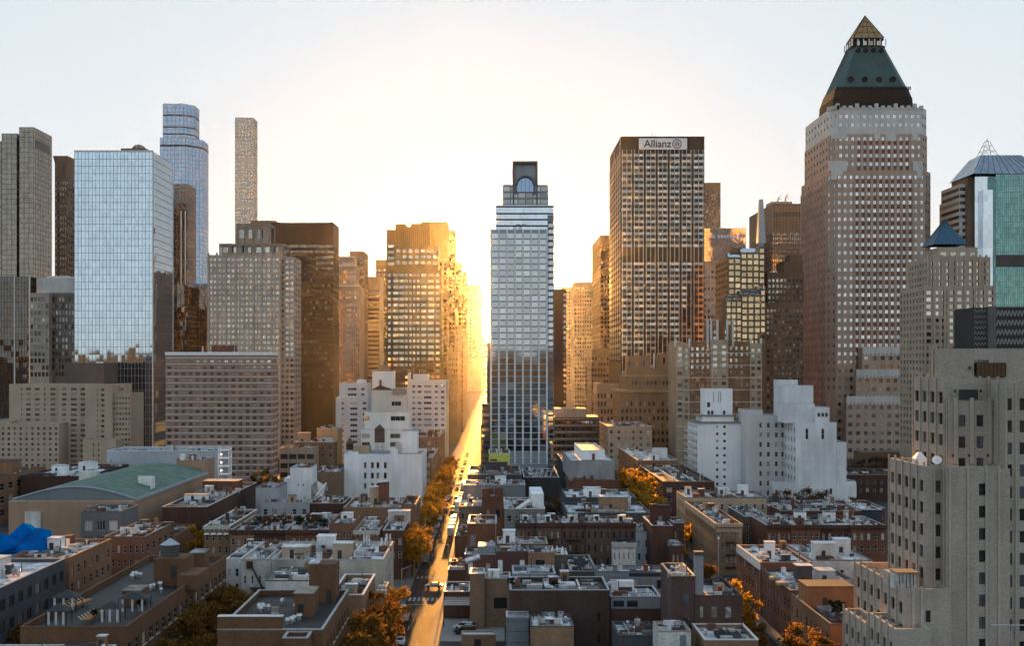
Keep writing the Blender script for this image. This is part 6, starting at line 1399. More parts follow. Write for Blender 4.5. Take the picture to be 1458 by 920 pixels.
low('brown brick tenement facing the camera with two rows of sash windows', row, house, 158, 208, 766, 15.2, 757, W('amber_brown_brick', (.19, .1, .06), .25), roof_s, hsp(7, 3, w=.42), hsp(5, 3), Xr=-85, Xl=-95, Y=290, D=26, vents=3, junk=4)
gw_ = dict(cols=[(.09, .3), (.4, .6), (.7, .92)], pitch=4.4, h=.62, sill=.2, mt=1.6, glass=g_house, rec=.3, rows=2, frame=fr_w, style='3')
low('dark grey painted building with three white-framed windows before the green roof hall', 'building', 'building', 115, 172, 729, 16.6, 718, W('slate_paint', (.15, .155, .165), .15), roof_d, gw_, None, Y=328, D=16, vents=3, ac=2, ph='dark grey building before the green hall', junk=5)
low('low flat roofs with clutter between the green roof hall and the long brown wall', 'row_building', 'building', 205, 290, 733, 10, 700, brick_or, roof_g, hsp(5, 2), None, Xl=-98, Xr=-88.2, Y=320, D=32, vents=6, ac=3, ph='low cluttered roofs by the green hall', junk=9, pipes=4)
low('long brown wall building with a curved end and grey gravel roof', 'row_building', 'building', 215, 291, 723, 15, 689, brick_dk, roof_g, None, None, Xl=-98.5, Xr=-85.2, Y=353, D=74, vents=6, ac=5, ph='long brown wall building', junk=10, pipes=4, bulk=((.4, .75, 12, 8, 3.2, brick_red), (.35, .3, 7, 3, 2.0, white_m)))
low('rust-coloured brick warehouse with big windows at the far left edge', 'warehouse', 'warehouse', -60, 0, 690, 17, 665, brick_or, roof_d, None, hsp(9, 3, w=.5, pitch=4.6), Xl=-205, Xr=-176, Y=400, D=68, vents=5, junk=5, bulk=((.6, .7, 16, 10, 5, brick_or),))
low('dark brown brick warehouse with white roof boxes behind the green hall', 'warehouse', 'warehouse', 90, 150, 668, 16, 656, brick_dk, roof_s, None, hsp(11, 2, w=.4, glass=g_dark), Xl=-175, Xr=-151, Y=440, D=52, vents=4, ac=4, ph='dark brown brick warehouse', bulk=((.3, .4, 5, 5, 3, white_paint), (.6, .6, 6, 5, 3.4, white_paint)))
low('pale white-topped long low building behind the green hall', 'building', 'building', 152, 312, 644, 21.5, 640, W('pale_blue_grey', (.4, .44, .48), .15), roof_s, None, None, Y=493, D=24, vents=6, ac=4, ph='pale long building behind the green hall', cope=white_m, par=1.4, junk=8)
low('tan windowless block with two square panels beside the green hall', 'building', 'building', 251, 291, 652, 22, 647, W('hall_tan', (.37, .25, .17), .15), roof_s, None, None, Y=437, D=16, vents=3,
    extra=lambda B, x0, x1, Y, D, Z, zr: ([B.own('wall_panel', W('panel_brown', (.24, .17, .13), .15)).box(x0 + u, x0 + u + 3.4, Y - .08, Y - .01, Z - 6, Z - 2.6) for u in (1.4, 5.6)], B.own('white_tank', white_m).box(x0 + 1, x0 + 2.6, Y + 1, Y + 3, zr, zr + 3)))
low('low grey house in the bottom left behind the blue tarpaulin', 'building', 'building', -40, 76, 800, 14, 770, W('yard_grey', (.2, .19, .18), .3), roof_g, Xl=-120, Xr=-101.2, Y=252, D=34, vents=3, junk=5)
low('small mid-block brick house behind the blue tarpaulin roof', row, house, 76, 118, 775, 12, 765, brick_dk, roof_g, Y=292, D=12, vents=4, junk=6, Xl=-108, Xr=-98)

# ---- beyond the right street, below the hotel and the towers
low('brown street house with sunlit ledges and white roof cabin below the old hotel', 'apartment_house', 'apartment building', 905, 966, 655, 16.5, 643, brick_or, roof_s, hsp(5, 2, glass=g_dark), hsp(16, 3, w=.3), Xl=60.4, Y=506, D=78, vents=5, junk=5, bulk=((.7, .25, 6, 4, 4.5, white_paint), (.5, .15, 4, 4, 2.6, white_paint)))
low('plain dark brown wall house left of the white slab with curved balconies', 'apartment_house', 'apartment building', 930, 968, 664, 15, 656, brick_dk, roof_d, hsp(4, 3, glass=g_dark), hsp(8, 3, w=.3), Xl=60.4, Xr=79, Y=430, D=70, vents=4, junk=4)
low('low brown shop row between the white slab and the orange brick apartment tower', 'row_building', 'building', 1000, 1090, 655, 16, 648, brown, roof_g, hsp(14, 3, glass=g_dark), Y=575, D=40, vents=4, junk=5)
low('long low brick row behind the off-white stepped block and the russet trees', 'row_building', 'building', 1190, 1330, 690, 11, 680, brick_dk, roof_d, hsp(14, 2, glass=g_dark), Y=500, D=30, vents=4, junk=5)
low('dim brick row hidden behind the long charcoal roof and the russet trees', 'row_building', 'building', 1100, 1260, 712, 10, 702, brick_red, roof_g, hsp(14, 2, glass=g_dark), Y=392, D=22, vents=5, junk=6)
low('dark brick rear houses under the central tower beside the banded slab', 'row_building', 'building', 803, 832, 668, 12, 660, W('dark_wall', (.06, .06, .065), .3), roof_d, hsp(7, 2, glass=g_dark), Y=545, D=60, Xr=45.4, vents=5, junk=6)
low('lower tan street houses at the foot of the lit-ledge office block', 'row_building', 'building', 838, 868, 610, 24, 600, tan, roof_t, hsp(6, 5, glass=g_dark), hsp(9, 5, glass=g_dark), Xl=60.4, Y=640, D=55, Xr=84, vents=3, junk=4)
low('brick tenement row at the kerb left of the white loft building, far part', 'row_building', 'building', 600, 632, 668, 17, 640, brown, roof_g, hsp(4, 3), hsp(12, 4, w=.35), Xl=-42, Xr=-27.2, Y=514, D=60, vents=4, junk=5)
low('taller tenement lining the sunlit street before the white apartment wings', 'row_building', 'building', 612, 636, 650, 22, 640, W('amber_brick', (.2, .125, .08), .25), roof_g, hsp(4, 4), hsp(12, 5, w=.35), Xl=-40, Xr=-27.1, Y=578, D=66, vents=4, junk=5)

# green barrel-roofed hall
B = Bld('drill_hall', 'large tan hall with a green barrel roof at left', 'hall')
ht = W('hall_tan', (.37, .25, .17), .15); hx0, hx1, hy0, hy1 = -141.0, -105.2, 346.0, 436.0; he = 17.4
B.rect(hx0, hx1, hy0, hy1, 0, he, ht, None, None)
gr_ = roofmat('green_roof', (.095, .185, .14), .3); rb = B.own('green_roof', gr_); gb_ = B.own('gable', W('gable_grey', (.17, .2, .22), .15))
arc = [(hx0 + (hx1 - hx0) * i / 16, he + .3 + 3.6 * math.sin(math.pi * i / 16)) for i in range(17)]
for i in range(16):
    (xa, za), (xb, zb_) = arc[i], arc[i + 1]
    rb.poly([(xa, hy0 + 4, za), (xb, hy0 + 4, zb_), (xb, hy1, zb_), (xa, hy1, za)])
gb_.poly([(hx0, hy0 + 4.01, he)] + [(x, hy0 + 4.01, z) for x, z in arc] + [(hx1, hy0 + 4.01, he)])
B.own('roof_edge', plain('edge_blue_grey', (.3, .36, .4))).box(hx1 + .01, hx1 + .5, hy0 + 4, hy1, he - .3, he + .5)
B.own('roof_edge', plain('edge_blue_grey', (.3, .36, .4))).box(hx0 - .5, hx0 - .01, hy0 + 4, hy1, he - .3, he + .5)
va = B.part('gable_arch', plain('edge_blue_grey', (.3, .36, .4)))
for i in range(16): va.bar((arc[i][0], hy0 + 3.9, arc[i][1]), (arc[i + 1][0], hy0 + 3.9, arc[i + 1][1]), .35)
B.own('roof_screen', white_m).box(-112.5, -107.5, 376, 376.4, he + 1.2, he + 4.6); B.own('roof_screen', white_m).box(-107.5, -107.1, 372, 376, he + .8, he + 4.6)
B.own('wall_vent', white_dirty).box(-136, -131.5, 345.2, 345.99, 8, 14.5)
B.own('roof_upstand', white_dirty).box(-139.5, -133, 400, 402, he + .5, he + 4)
B.done()
# white outside stair tower with lit lamps
t = thing('stair_tower', 'white open steel stair tower with three lit lamps beside the banded slab', 'stair tower', (wx(318, 460), 462, 0))
b = MB(); xs0, xs1 = wx(311, 460), wx(326, 460)
for x in (xs0, xs1):
    for y in (460, 464): b.box(x - .2, x + .2, y - .2, y + .2, 0, wz(638, 460))
b.build('post', white_m, t)
for k in range(6):
    z = wz(641 + k * 11.5, 460); b = MB(); b.box(xs0 - .2, xs1 + .2, 459.7, 464.3, z - .3, z); b.build('landing', white_m, t)
    if k < 5: b = MB(); b.bar((xs0 + .4, 461 + (k % 2) * 2, z - 3.2), (xs1 - .4, 461 + (k % 2) * 2, z - .2), .12); b.build('flight', dkgrey, t)
for k in range(3):
    z = wz(647.5 + k * 11.5, 460); b = MB(); b.cyl((xs0 + xs1) / 2 - 1.2, 461, z - .22, z + .22, .28, n=8); b.build('lamp', plain('lamp_glow', (1.0, .8, .5), emit=.8), t)
# ------------------------------------------------------------------ water tanks, tarpaulin, roof garden
def water_tank(label, x, y, z, r, h, legs, mat, capm, cone=.5):
    t = thing('water_tank', label, 'water tank', (x, y, z))
    b = MB(); b.cyl(x, y, z + legs, z + legs + h, r, r * .97, 18); b.build('barrel', mat, t)
    b = MB(); b.cyl(x, y, z + legs + h + .01, z + legs + h + r * cone * 2, r * 1.08, .06, 18); b.build('conical_roof', capm, t)
    for k in range(5): b = MB(); b.cyl(x, y, z + legs + h * (k + .5) / 5 - .05, z + legs + h * (k + .5) / 5 + .05, r * 1.015, n=18); b.build('hoop', black, t)
    if legs > .5:
        for k in range(6):
            a = k * math.pi / 3; b = MB(); b.bar((x + r * 1.05 * math.cos(a), y + r * 1.05 * math.sin(a), z), (x + r * .75 * math.cos(a), y + r * .75 * math.sin(a), z + legs), .22); b.build('leg', steel, t)
        b = MB()
        for k in range(6):
            a, c = k * math.pi / 3, (k + 1) * math.pi / 3
            b.bar((x + r * math.cos(a), y + r * math.sin(a), z + legs * .3), (x + r * .85 * math.cos(c), y + r * .85 * math.sin(c), z + legs * .75), .1)
        b.build('brace', steel, t)
wood = W('weathered_wood', (.14, .09, .065), .4)
water_tank('brown wooden water tank on white legs above the white loft building', wx(540.5, 497), 497, wz(648, 497) + .6, 2.15, 5.4, 4.6, wood, W('tank_roof_brown', (.12, .075, .055), .3))
water_tank('small dark wooden water tank on the left rear corner of the white loft building', wx(498, 506), 506, wz(646, 506) + .6, 1.6, 2.6, 1.0, W('dark_wood', (.07, .05, .045), .3), wood, .9)
water_tank('fat grey water tank with a pale conical roof on the long near brown brick building', wx(243, 236), 235.6, 18.4, 1.75, 2.9, .3, W('grey_wood', (.13, .125, .12), .4), W('zinc_cone', (.42, .46, .5), .2), .35)
t = thing('tarpaulin', 'bright blue tarpaulin draped over a roof structure at the far left edge', 'tarpaulin', (-106, 262, 13.4))
Y = 258; b = MB()
P3 = lambda px, py, dy=0: (wx(px, Y + dy), Y + dy, wz(py, Y + dy))
front = [P3(-30, 800), P3(-30, 772), P3(0, 761), P3(14, 762), P3(27, 750), P3(33, 745), P3(41, 751), P3(49, 760), P3(53, 752), P3(61, 753), P3(64, 765), P3(65, 790), P3(40, 792), P3(10, 798)]
back = [(x * 1.0 + .2, y + 4, z - .9) for x, y, z in front]
cen = (wx(30, Y) , Y - 1.2, wz(775, Y)); n = len(front)
q = random.Random(3)
inner = [((x + cen[0]) / 2 + q.uniform(-.5, .5), Y - .8 + q.uniform(-.7, .5), (z + cen[2]) / 2 + q.uniform(-.4, .4)) for x, y, z in front]
b.mesh(front + inner + [cen], [(i, (i + 1) % n, n + (i + 1) % n, n + i) for i in range(n)] + [(n + i, n + (i + 1) % n, 2 * n) for i in range(n)])
b.mesh(front + back, [(i, (i + 1) % n, (i + 1) % n + n, i + n) for i in range(n)])
tm = W('blue_tarp', (.0, .13, .5), .45, .95); tm.node_tree.nodes['Principled BSDF'].inputs['Specular IOR Level'].default_value = 0; b.build('sheet', tm, t)
b = MB()
for i in range(0, n, 2): b.bar(inner[i], cen, .05)
b.bar(P3(0, 775), P3(75, 768), .06); b.build('rope', plain('dark_blue_rope', (.0, .03, .2)), t)
b = MB(); b.box(wx(5, Y + 3), wx(60, Y + 2), Y + 1, Y + 3.5, 13.3, 17); b.build('scaffold_core', dkgrey, t)

ZR = 14.5
def gazebo(label, x, y, w, d):
    t = thing('gazebo', label, 'gazebo', (x, y, ZR), 'gazebos of the roof garden')
    b = MB(); b.frustum([(x - w / 2, y - d / 2), (x + w / 2, y - d / 2), (x + w / 2, y + d / 2), (x - w / 2, y + d / 2)], ZR + 2.3, [(x - .3, y - .2), (x + .3, y - .2), (x + .3, y + .2), (x - .3, y + .2)], ZR + 3.3); b.build('canopy', plain('dark_canvas', (.035, .037, .04), .8), t)
    for sx in (-1, 1):
        for sy in (-1, 1): b = MB(); b.box(x + sx * (w / 2 - .15) - .06, x + sx * (w / 2 - .15) + .06, y + sy * (d / 2 - .15) - .06, y + sy * (d / 2 - .15) + .06, ZR, ZR + 2.29); b.build('post', black, t)
    for k in range(3): b = MB(); xx = x - w / 2 + w * (k + .5) / 3; b.box(xx - .18, xx + .18, y - d / 2 + .1, y - d / 2 + .2, ZR + .1, ZR + 2.2); b.build('curtain', plain('pale_canvas', (.5, .5, .5)), t)
gp_ = lambda px, py: (wx(px, yof(py, ZR)), yof(py, ZR))
for lab, px, py, w, d in (('dark roof-garden gazebo at the front left corner beside the white curtains', 84, 889, 3.6, 3), ('wide dark roof-garden gazebo behind the orange loungers', 95, 868, 4.6, 3.4), ('dark roof-garden gazebo in front of the brick bulkhead', 160, 885, 3.8, 3), ('dark long roof-garden gazebo nearest the right parapet', 192, 870, 5.0, 3.2)): x, y = gp_(px, py); gazebo(lab, x, max(y, 193.2), w, d)
def lounger0():
    t = thing('sun_lounger', 'x', 'sun lounger', (0, 0, 0))
    b = MB(); b.box(-.35, .35, -.9, .4, .28, .4); b.build('seat', plain('orange_canvas', (.55, .22, .05), .8), t)
    b = MB(); b.mesh([(-.35, .4, .3), (.35, .4, .3), (.35, 1.0, .85), (-.35, 1.0, .85), (-.35, .45, .2), (.35, .45, .2), (.35, 1.07, .8), (-.35, 1.07, .8)], [(0, 1, 2, 3), (7, 6, 5, 4), (0, 4, 5, 1), (2, 6, 7, 3), (1, 5, 6, 2), (0, 3, 7, 4)]); b.build('backrest', plain('cream_canvas', (.65, .5, .36), .8), t)
    for sx in (-1, 1):
        for sy in (-.8, .3): b = MB(); b.box(sx * .3 - .03, sx * .3 + .03, sy - .03, sy + .03, 0, .279); b.build('leg', black, t)
    return t
L0 = None
for rowi, (pa, pb, nm) in enumerate((((101, 866), (124, 857), 'far row'), ((121, 885), (142, 874), 'front row'))):
    for k in range(6):
        px = pa[0] + (pb[0] - pa[0]) * k / 5; py = pa[1] + (pb[1] - pa[1]) * k / 5; x, y = gp_(px, py)
        if L0 is None: o = L0 = lounger0()
        else: o = copy_tree(L0); ALL.append(o)
        o.location = (x, y, ZR); o.rotation_euler = (0, 0, 1.9); o['label'] = 'orange and cream sun lounger in the %s on the dark roof garden' % nm; o['group'] = 'sun loungers, ' + nm + ' of the roof garden'

# ------------------------------------------------------------------ trees
leaf_gold = leafmat('golden_leaves', (.56, .285, .03)); leaf_am = leafmat('amber_leaves', (.27, .135, .026)); leaf_br = leafmat('russet_leaves', (.19, .095, .04)); leaf_gr = leafmat('dark_green_leaves', (.035, .05, .025))
bark = wallmat('bark', (.06, .045, .035), .3)
def crown_mesh(seed, r, h, n, ls, sparse=0):
    q = random.Random(seed); b = MB(); lumps = []
    for k in range(26):
        a = q.uniform(0, 6.283); e = q.uniform(-.8, 1); rr = q.uniform(.3, 1.02)
        lumps.append((rr * r * math.cos(a) * math.sqrt(max(0, 1 - e * e * .7)), rr * r * math.sin(a) * math.sqrt(max(0, 1 - e * e * .7)), h * .62 + e * h * .32, r * q.uniform(.14, .4)))
    for k in range(n):
        cx, cy, cz, cr = q.choice(lumps)
        v = Vector((q.gauss(0, 1), q.gauss(0, 1), q.gauss(0, .8))); v = v.normalized() * cr * q.uniform(.3, 1.25)
        c = Vector((cx, cy, cz)) + v
        u = Vector((q.gauss(0, 1), q.gauss(0, 1), q.gauss(0, 1))).normalized(); w = u.orthogonal().normalized(); s = ls * q.uniform(.6, 1.4)
        b.mesh([c - u * s, c + w * s * .6, c + u * s, c - w * s * .6], [(0, 1, 2, 3)])
    return b, lumps
def tree0(kind, seed, r, h, n, ls, leaf):
    t = thing(kind, 'x', 'tree', (0, 0, 0))
    b, lumps = crown_mesh(seed, r, h, n, ls)
    b.build('crown', leaf, t)
    k = MB(); k.cyl(0, 0, 0, h * .42, h * .028, h * .018, 8); k.build('trunk', bark, t)
    k = MB()
    for cx, cy, cz, cr in lumps[:16]: k.bar((0, 0, h * .36), (cx * .8, cy * .8, cz), h * .014)
    k.build('branch', bark, t)
    return t
PRO = {}
def tree(kind, label, x, y, s, group, base=0.0):
    spec = {'golden_tree': (3.6, 10, 2300, .27, leaf_gold), 'amber_tree': (3.8, 10.5, 2300, .28, leaf_am), 'russet_tree': (4.4, 9.5, 1900, .26, leaf_br), 'evergreen_shrub': (1.1, 2.4, 420, .16, leaf_gr), 'russet_shrub': (1.4, 2.6, 420, .18, leaf_br)}[kind]
    k = (kind, rnd.randrange(3))
    if k not in PRO:
        o = PRO[k] = tree0(kind, 11 * len(PRO) + 5, *spec)
    else: o = copy_tree(PRO[k]); ALL.append(o)
    if 'o3' in o: del o['o3']
    o.location = (x, y, base); o.scale = (s, s, s * rnd.uniform(.9, 1.12)); o.rotation_euler = (0, 0, rnd.uniform(0, 6.28)); o['label'] = label
    if group: o['group'] = group
    if 'shrub' in kind: o['category'] = 'shrub'
    return o
def sdesc(i, n): return ('nearest the camera', 'second from the camera', 'third from the camera', 'fourth from the camera', 'fifth from the camera')[i] if i < 5 else None
ORD = 'first second third fourth fifth sixth seventh eighth ninth tenth eleventh twelfth thirteenth fourteenth fifteenth sixteenth seventeenth eighteenth nineteenth twentieth'.split()
i = 0
for y, x, s, k in ((196, -24.2, 1.0, 'amber_tree'), (207, -23.8, 1.05, 'amber_tree'), (219, -23.4, 1.05, 'amber_tree'), (232, -23.6, 1.0, 'amber_tree'), (246, -23.9, .85, 'amber_tree'), (262, -24.4, .75, 'golden_tree'),
                   (322, -22.6, 1.05, 'golden_tree'), (334, -22.9, 1.1, 'golden_tree'), (347, -23.2, .95, 'golden_tree'), (392, -23.4, 1.0, 'golden_tree'), (405, -23.6, 1.0, 'golden_tree'), (420, -23.7, 1.0, 'golden_tree'), (440, -23.9, .95, 'golden_tree'), (462, -24, 1.0, 'golden_tree'), (485, -24, 1.0, 'amber_tree'), (508, -24, .9, 'golden_tree'), (533, -24, .95, 'golden_tree'), (560, -24, .95, 'golden_tree'), (590, -24, .95, 'amber_tree'), (622, -24, .9, 'golden_tree')):
    near = y < 280; mid = 280 < y < 360
    w = ('beside the near brown brick building', 'beside the crosswalk') [0 if y < 225 else 1] if near else ('beside the pale-walled corner house' if mid else 'below the white loft building')
    x = min(x, -99) if False else -22.4 + (i % 3) * .35; s *= 1.14
    tree(k, '%s left-pavement street tree %s, %s from the camera' % ('golden' if k[0] == 'g' else 'amber', w, ORD[i]), x, y, s, 'street trees along the sunlit street'); i += 1
i = 0
for x, y, s, k in ((48.5, 222, .95, 'amber_tree'), (54, 212, 1.0, 'amber_tree'), (57, 206, .9, 'amber_tree'), (49.5, 241, 1.05, 'golden_tree'), (49.5, 255, 1.05, 'golden_tree'), (49.5, 280, 1.0, 'amber_tree'), (48.6, 325, 1.2, 'golden_tree'), (49, 352, 1.35, 'golden_tree'), (52, 395, 1.4, 'golden_tree'), (51, 412, 1.6, 'golden_tree'), (53, 430, 1.7, 'golden_tree'), (51.5, 452, 1.7, 'golden_tree'), (52, 476, 1.5, 'golden_tree'), (58.6, 365, .8, 'golden_tree')):
    tree(k, '%s right-street tree, %s from the camera, %s' % ('golden' if k[0] == 'g' else 'amber', ORD[i], 'beside the big dark brick building' if y < 260 else 'behind the dark chimney house' if y < 390 else 'against the old hotel'), x, y, s, 'street trees along the right street'); i += 1
i = 0
for x, y, s in ((-56, 252, 1.05), (-50, 254, 1.0), (-45.5, 250, 1.0), (-55.5, 240, 1.1), (-48.5, 240, 1.1), (-54.5, 227, 1.1), (-48, 227, 1.1), (-55, 214, 1.1), (-48.5, 215, 1.05), (-54, 202, 1.05), (-48.4, 203, 1.0), (-53, 191, 1.0)):
    tree('amber_tree', 'amber courtyard tree between the two near brown brick buildings, %s' % ('deepest of all' if i == 0 else '%s from the back' % ORD[i]), x, y, s, 'courtyard trees between the near brick buildings'); i += 1
for lab, k, x, y, s in (('bright golden tree at the corner of the long brown wall', 'golden_tree', -82.6, 334, 1.25), ('golden tree lit at the kerb below the orange brick tenement', 'golden_tree', -82, 247, .85), ('amber tree in the shade beside the slate grey building', 'amber_tree', -84, 217, 1.0), ('amber tree on the left street beyond the orange brick tenement', 'amber_tree', -79, 272, .8), ('golden tree by the curved end of the long brown wall', 'golden_tree', -80.5, 400, .7),
                        ('golden brown tree glowing left of the stair house', 'amber_tree', -88, 470, 1.3), ('amber tree glowing before the banded slab right corner', 'amber_tree', -97, 500, 1.3), ('second amber tree before the banded slab, further left', 'amber_tree', -103, 492, 1.0), ('golden tree at the foot of the mirror glass tower', 'golden_tree', -212, 640, 1.4)): tree(k, lab, x, y, s, None)
i = 0
for x, y, s in ((105, 436, 1.15), (112, 432, 1.2), (119, 438, 1.05), (125, 430, .8), (131, 436, .85), (101, 430, .9)):
    tree('russet_tree', 'russet brown tree before the off-white stepped block, %s' % ('leftmost but one' if i == 0 else '%s of the clump from its left part' % ORD[i]), x, y, s, 'russet trees by the off-white block'); i += 1
for k, (x, y, s) in enumerate(((180, 560, 1.4), (188, 556, 1.3), (172, 566, 1.3))): tree('russet_tree', 'russet plaza tree below the copper-roofed skyscraper, %s' % ('left', 'middle', 'right')[(1, 2, 0)[k]], x, y, s, 'plaza trees below the skyscraper')
tree('russet_tree', 'russet tree in the dark gap behind the penthouse block, left of it', 20.5, 425, 1.2, None); tree('russet_tree', 'russet tree in the dark gap right of the grey-roofed block', 25, 400, 1.1, None); tree('russet_tree', 'second russet tree deep in the dark gap of the centre block', 22, 380, .9, None)
# roof garden shrubs
for k, (x, y, z, s, kd, lab) in enumerate(((-62, 326, 11.7, 1.6, 'russet_shrub', 'russet roof shrub on the third house of the arched-window row'), (-58.5, 329, 11.7, 1.7, 'russet_shrub', 'larger russet roof shrub on the third arched-row house'), (-54, 328, 11.8, 1.4, 'evergreen_shrub', 'dark green roof shrub on the fourth arched-row house'), (-50, 330, 11.9, 1.5, 'russet_shrub', 'russet roof shrub on the fourth arched-row house'), (-65.5, 331, 11.7, 1.3, 'evergreen_shrub', 'dark green roof shrub left on the third arched-row house'), (-47, 327, 11.9, 1.2, 'evergreen_shrub', 'smaller dark green roof shrub on the fourth arched-row house'),
                          (69, 218.5, 9.8, .8, 'evergreen_shrub', 'dark hedge shrub on the orange penthouse terrace, first from left'), (71.4, 218.5, 9.8, .85, 'evergreen_shrub', 'dark hedge shrub on the orange penthouse terrace, second from left'), (63.5, 222, 9.8, 1.5, 'evergreen_shrub', 'big dark round shrub at the corner of the orange penthouse terrace'), (66.5, 218.5, 9.8, .85, 'evergreen_shrub', 'dark hedge shrub beside the big round shrub of the penthouse terrace'),
                          (12, 240, 11.7, .9, 'evergreen_shrub', 'dark conical shrub on the long dark brick terrace, left end'), (3.2, 243, 11.7, .8, 'evergreen_shrub', 'dark shrub behind the metal clad box on the brick terrace'), (-2, 262, 0, 1.6, 'evergreen_shrub', 'dark tree-like shrub at the foot of the tan brick house'), (-9.6, 300, 6.3, .8, 'russet_shrub', 'russet potted shrub on the street terrace'), (-8, 299, 6.3, .7, 'evergreen_shrub', 'green potted shrub on the street terrace'), (-74, 203, 14.5, .7, 'evergreen_shrub', 'dark potted shrub at the roof garden left parapet'), (-61.5, 207, 14.5, .8, 'evergreen_shrub', 'dark potted shrub at the roof garden right parapet'), (-67, 199.5, 14.5, .7, 'evergreen_shrub', 'dark potted shrub in the middle of the roof garden'))):
    tree(kd, lab, x, y, s, None, z)

# ------------------------------------------------------------------ vehicles
tyre = plain('tyre', (.015, .015, .015), .8); carglass = glassmat('car_glass', (.7, .75, .8), .35, (.01, .01, .012), pb=0)
def car0(kind, paintm):
    t = thing('parked_car', 'x', 'car', (0, 0, 0)); w = .9
    if kind == 'van':
        prof = [(-3.2, .45), (3.0, .45), (3.1, .9), (2.9, 1.3), (2.2, 1.45), (1.75, 2.2), (1.5, 2.25), (1.5, 3.1), (-3.2, 3.1)]; w = 1.05; wins = [((1.45, 1.5), (2.15, 1.45), (1.75, 2.15), (1.48, 2.15))]; wr, wxs = .42, (-2.1, 2.1)
    elif kind == 'suv':
        prof = [(-2.3, .4), (2.25, .4), (2.35, .8), (1.3, 1.05), (.75, 1.62), (-1.9, 1.68), (-2.3, 1.1)]; wins = [((-1.95, 1.1), (1.15, 1.08), (.68, 1.55), (-1.8, 1.6))]; wr, wxs = .36, (-1.4, 1.4)
    else:
        prof = [(-2.25, .35), (2.2, .35), (2.3, .68), (1.15, .9), (.5, 1.38), (-.9, 1.42), (-1.6, 1.0), (-2.25, .92)]; wins = [((-1.45, 1.0), (1.0, .93), (.45, 1.32), (-.85, 1.36))]; wr, wxs = .33, (-1.35, 1.38)
    b = MB(); n = len(prof)
    def ww(z): return w * (1 if z < 1.05 or kind == 'van' else .84)
    L = [(-ww(z), y, z) for y, z in prof]; Rr = [(ww(z), y, z) for y, z in prof]
    b.mesh(L + Rr, [tuple(range(n)), tuple(range(2 * n - 1, n - 1, -1))] + [(i, (i + 1) % n, (i + 1) % n + n, i + n) for i in range(n)]); b.build('body', paintm, t)
    g = MB()
    for q_ in wins:
        for s in (-1, 1): g.poly([(s * (ww(z) + .012 + (.12 if kind != 'van' and z < 1.1 else 0)), y, z) for y, z in q_])
    if kind == 'van': g.poly([(-.9, 2.215, 1.47), (.9, 2.215, 1.47), (.9, 1.775, 2.18), (-.9, 1.775, 2.18)])
    else:
        i = 3; (ya, za), (yb, zb_) = prof[i], prof[i + 1]; g.poly([(-.72, ya + .02, za + .03), (.72, ya + .02, za + .03), (.66, yb + .03, zb_), (-.66, yb + .03, zb_)])
        (ya, za), (yb, zb_) = prof[5], prof[6]; g.poly([(-.66, ya - .03, za), (.66, ya - .03, za), (.7, yb - .02, zb_ + .05), (-.7, yb - .02, zb_ + .05)])
    g.build('glazing', carglass, t)
    for yy in wxs:
        for s in (-1, 1):
            m = MB(); c = lambda x_, r: [(x_, yy + r * math.cos(a), wr + r * math.sin(a)) for a in [k * math.pi / 6 for k in range(12)]]
            x1, x2 = sorted((s * (w - .16), s * (w + .03))); m.mesh(c(x1, wr) + c(x2, wr), [(k, (k + 1) % 12, (k + 1) % 12 + 12, k + 12) for k in range(12)] + [tuple(range(12)), tuple(range(12, 24))]); o = m.build('wheel', tyre, t)
    for s in (-1, 1):
        e = max(p[0] for p in prof) - .05; m = MB(); m.box(s * .62 - .18, s * .62 + .18, e - .02, e + .06, .68, .82); m.build('headlight', plain('lamp_lens', (.8, .8, .75), .2), t)
        e = min(p[0] for p in prof); m = MB(); m.box(s * .66 - .16, s * .66 + .16, e - .03, e + .02, .75, .9); m.build('tail_light', plain('tail_red', (.35, .02, .015), .3), t)
    return t
paints = {'white': (.75, .75, .75), 'silver': (.42, .43, .45), 'black': (.02, .02, .022), 'grey': (.12, .125, .13), 'dark blue': (.03, .045, .09), 'red': (.3, .03, .025), 'yellow': (.75, .42, .03)}
def pmat(c):
    if 'car_' + c in MATS: return MATS['car_' + c]
    m, nt, b = nodes('car_paint_' + c.replace(' ', '_')); b.inputs['Base Color'].default_value = (*paints[c], 1); b.inputs['Roughness'].default_value = .3; b.inputs['Coat Weight'].default_value = .6; MATS['car_' + c] = m
    return m
CARS = {}
def car(kind, colr, label, x, y, rz, group, cat='car'):
    k = (kind, colr)
    if k not in CARS: o = CARS[k] = car0(kind, pmat(colr))
    else: o = copy_tree(CARS[k]); ALL.append(o)
    if kind == 'van': o.name = 'box_van'
    o['category'] = 'van' if kind == 'van' else 'car'
    o.location = (x, y, .02); o.rotation_euler = (0, 0, rz); o['label'] = label
    if group: o['group'] = group
car('sedan', 'white', 'white car parked under the amber trees at the bottom of the left kerb', -19.2, 244, .0, None)
car('van', 'white', 'white box van parked beside the near brick building under the trees', -20.2, 267, 0, None)
car('van', 'silver', 'silver box van parked at the left kerb beyond the crosswalk', -20.2, 345, 0, None)
car('sedan', 'silver', 'silver car driving across the junction between the two crosswalks', -15.6, 305, 1.5, None)
car('suv', 'white', 'white pickup-like car parked in the lot beside the sunlit street', -6.6, 257, 1.2, 'cars in the parking lot')
car('suv', 'black', 'black car parked in the lot in front of the white one', -6.4, 252.6, 1.35, 'cars in the parking lot')
car('sedan', 'grey', 'grey car parked deeper in the lot under the terrace', -5.0, 264.5, 0.1, 'cars in the parking lot')
lane = (('suv', 'black'), ('sedan', 'silver'), ('sedan', 'grey'), ('suv', 'white'), ('sedan', 'dark blue'), ('van', 'white'), ('sedan', 'red'), ('suv', 'grey'))
used = {}
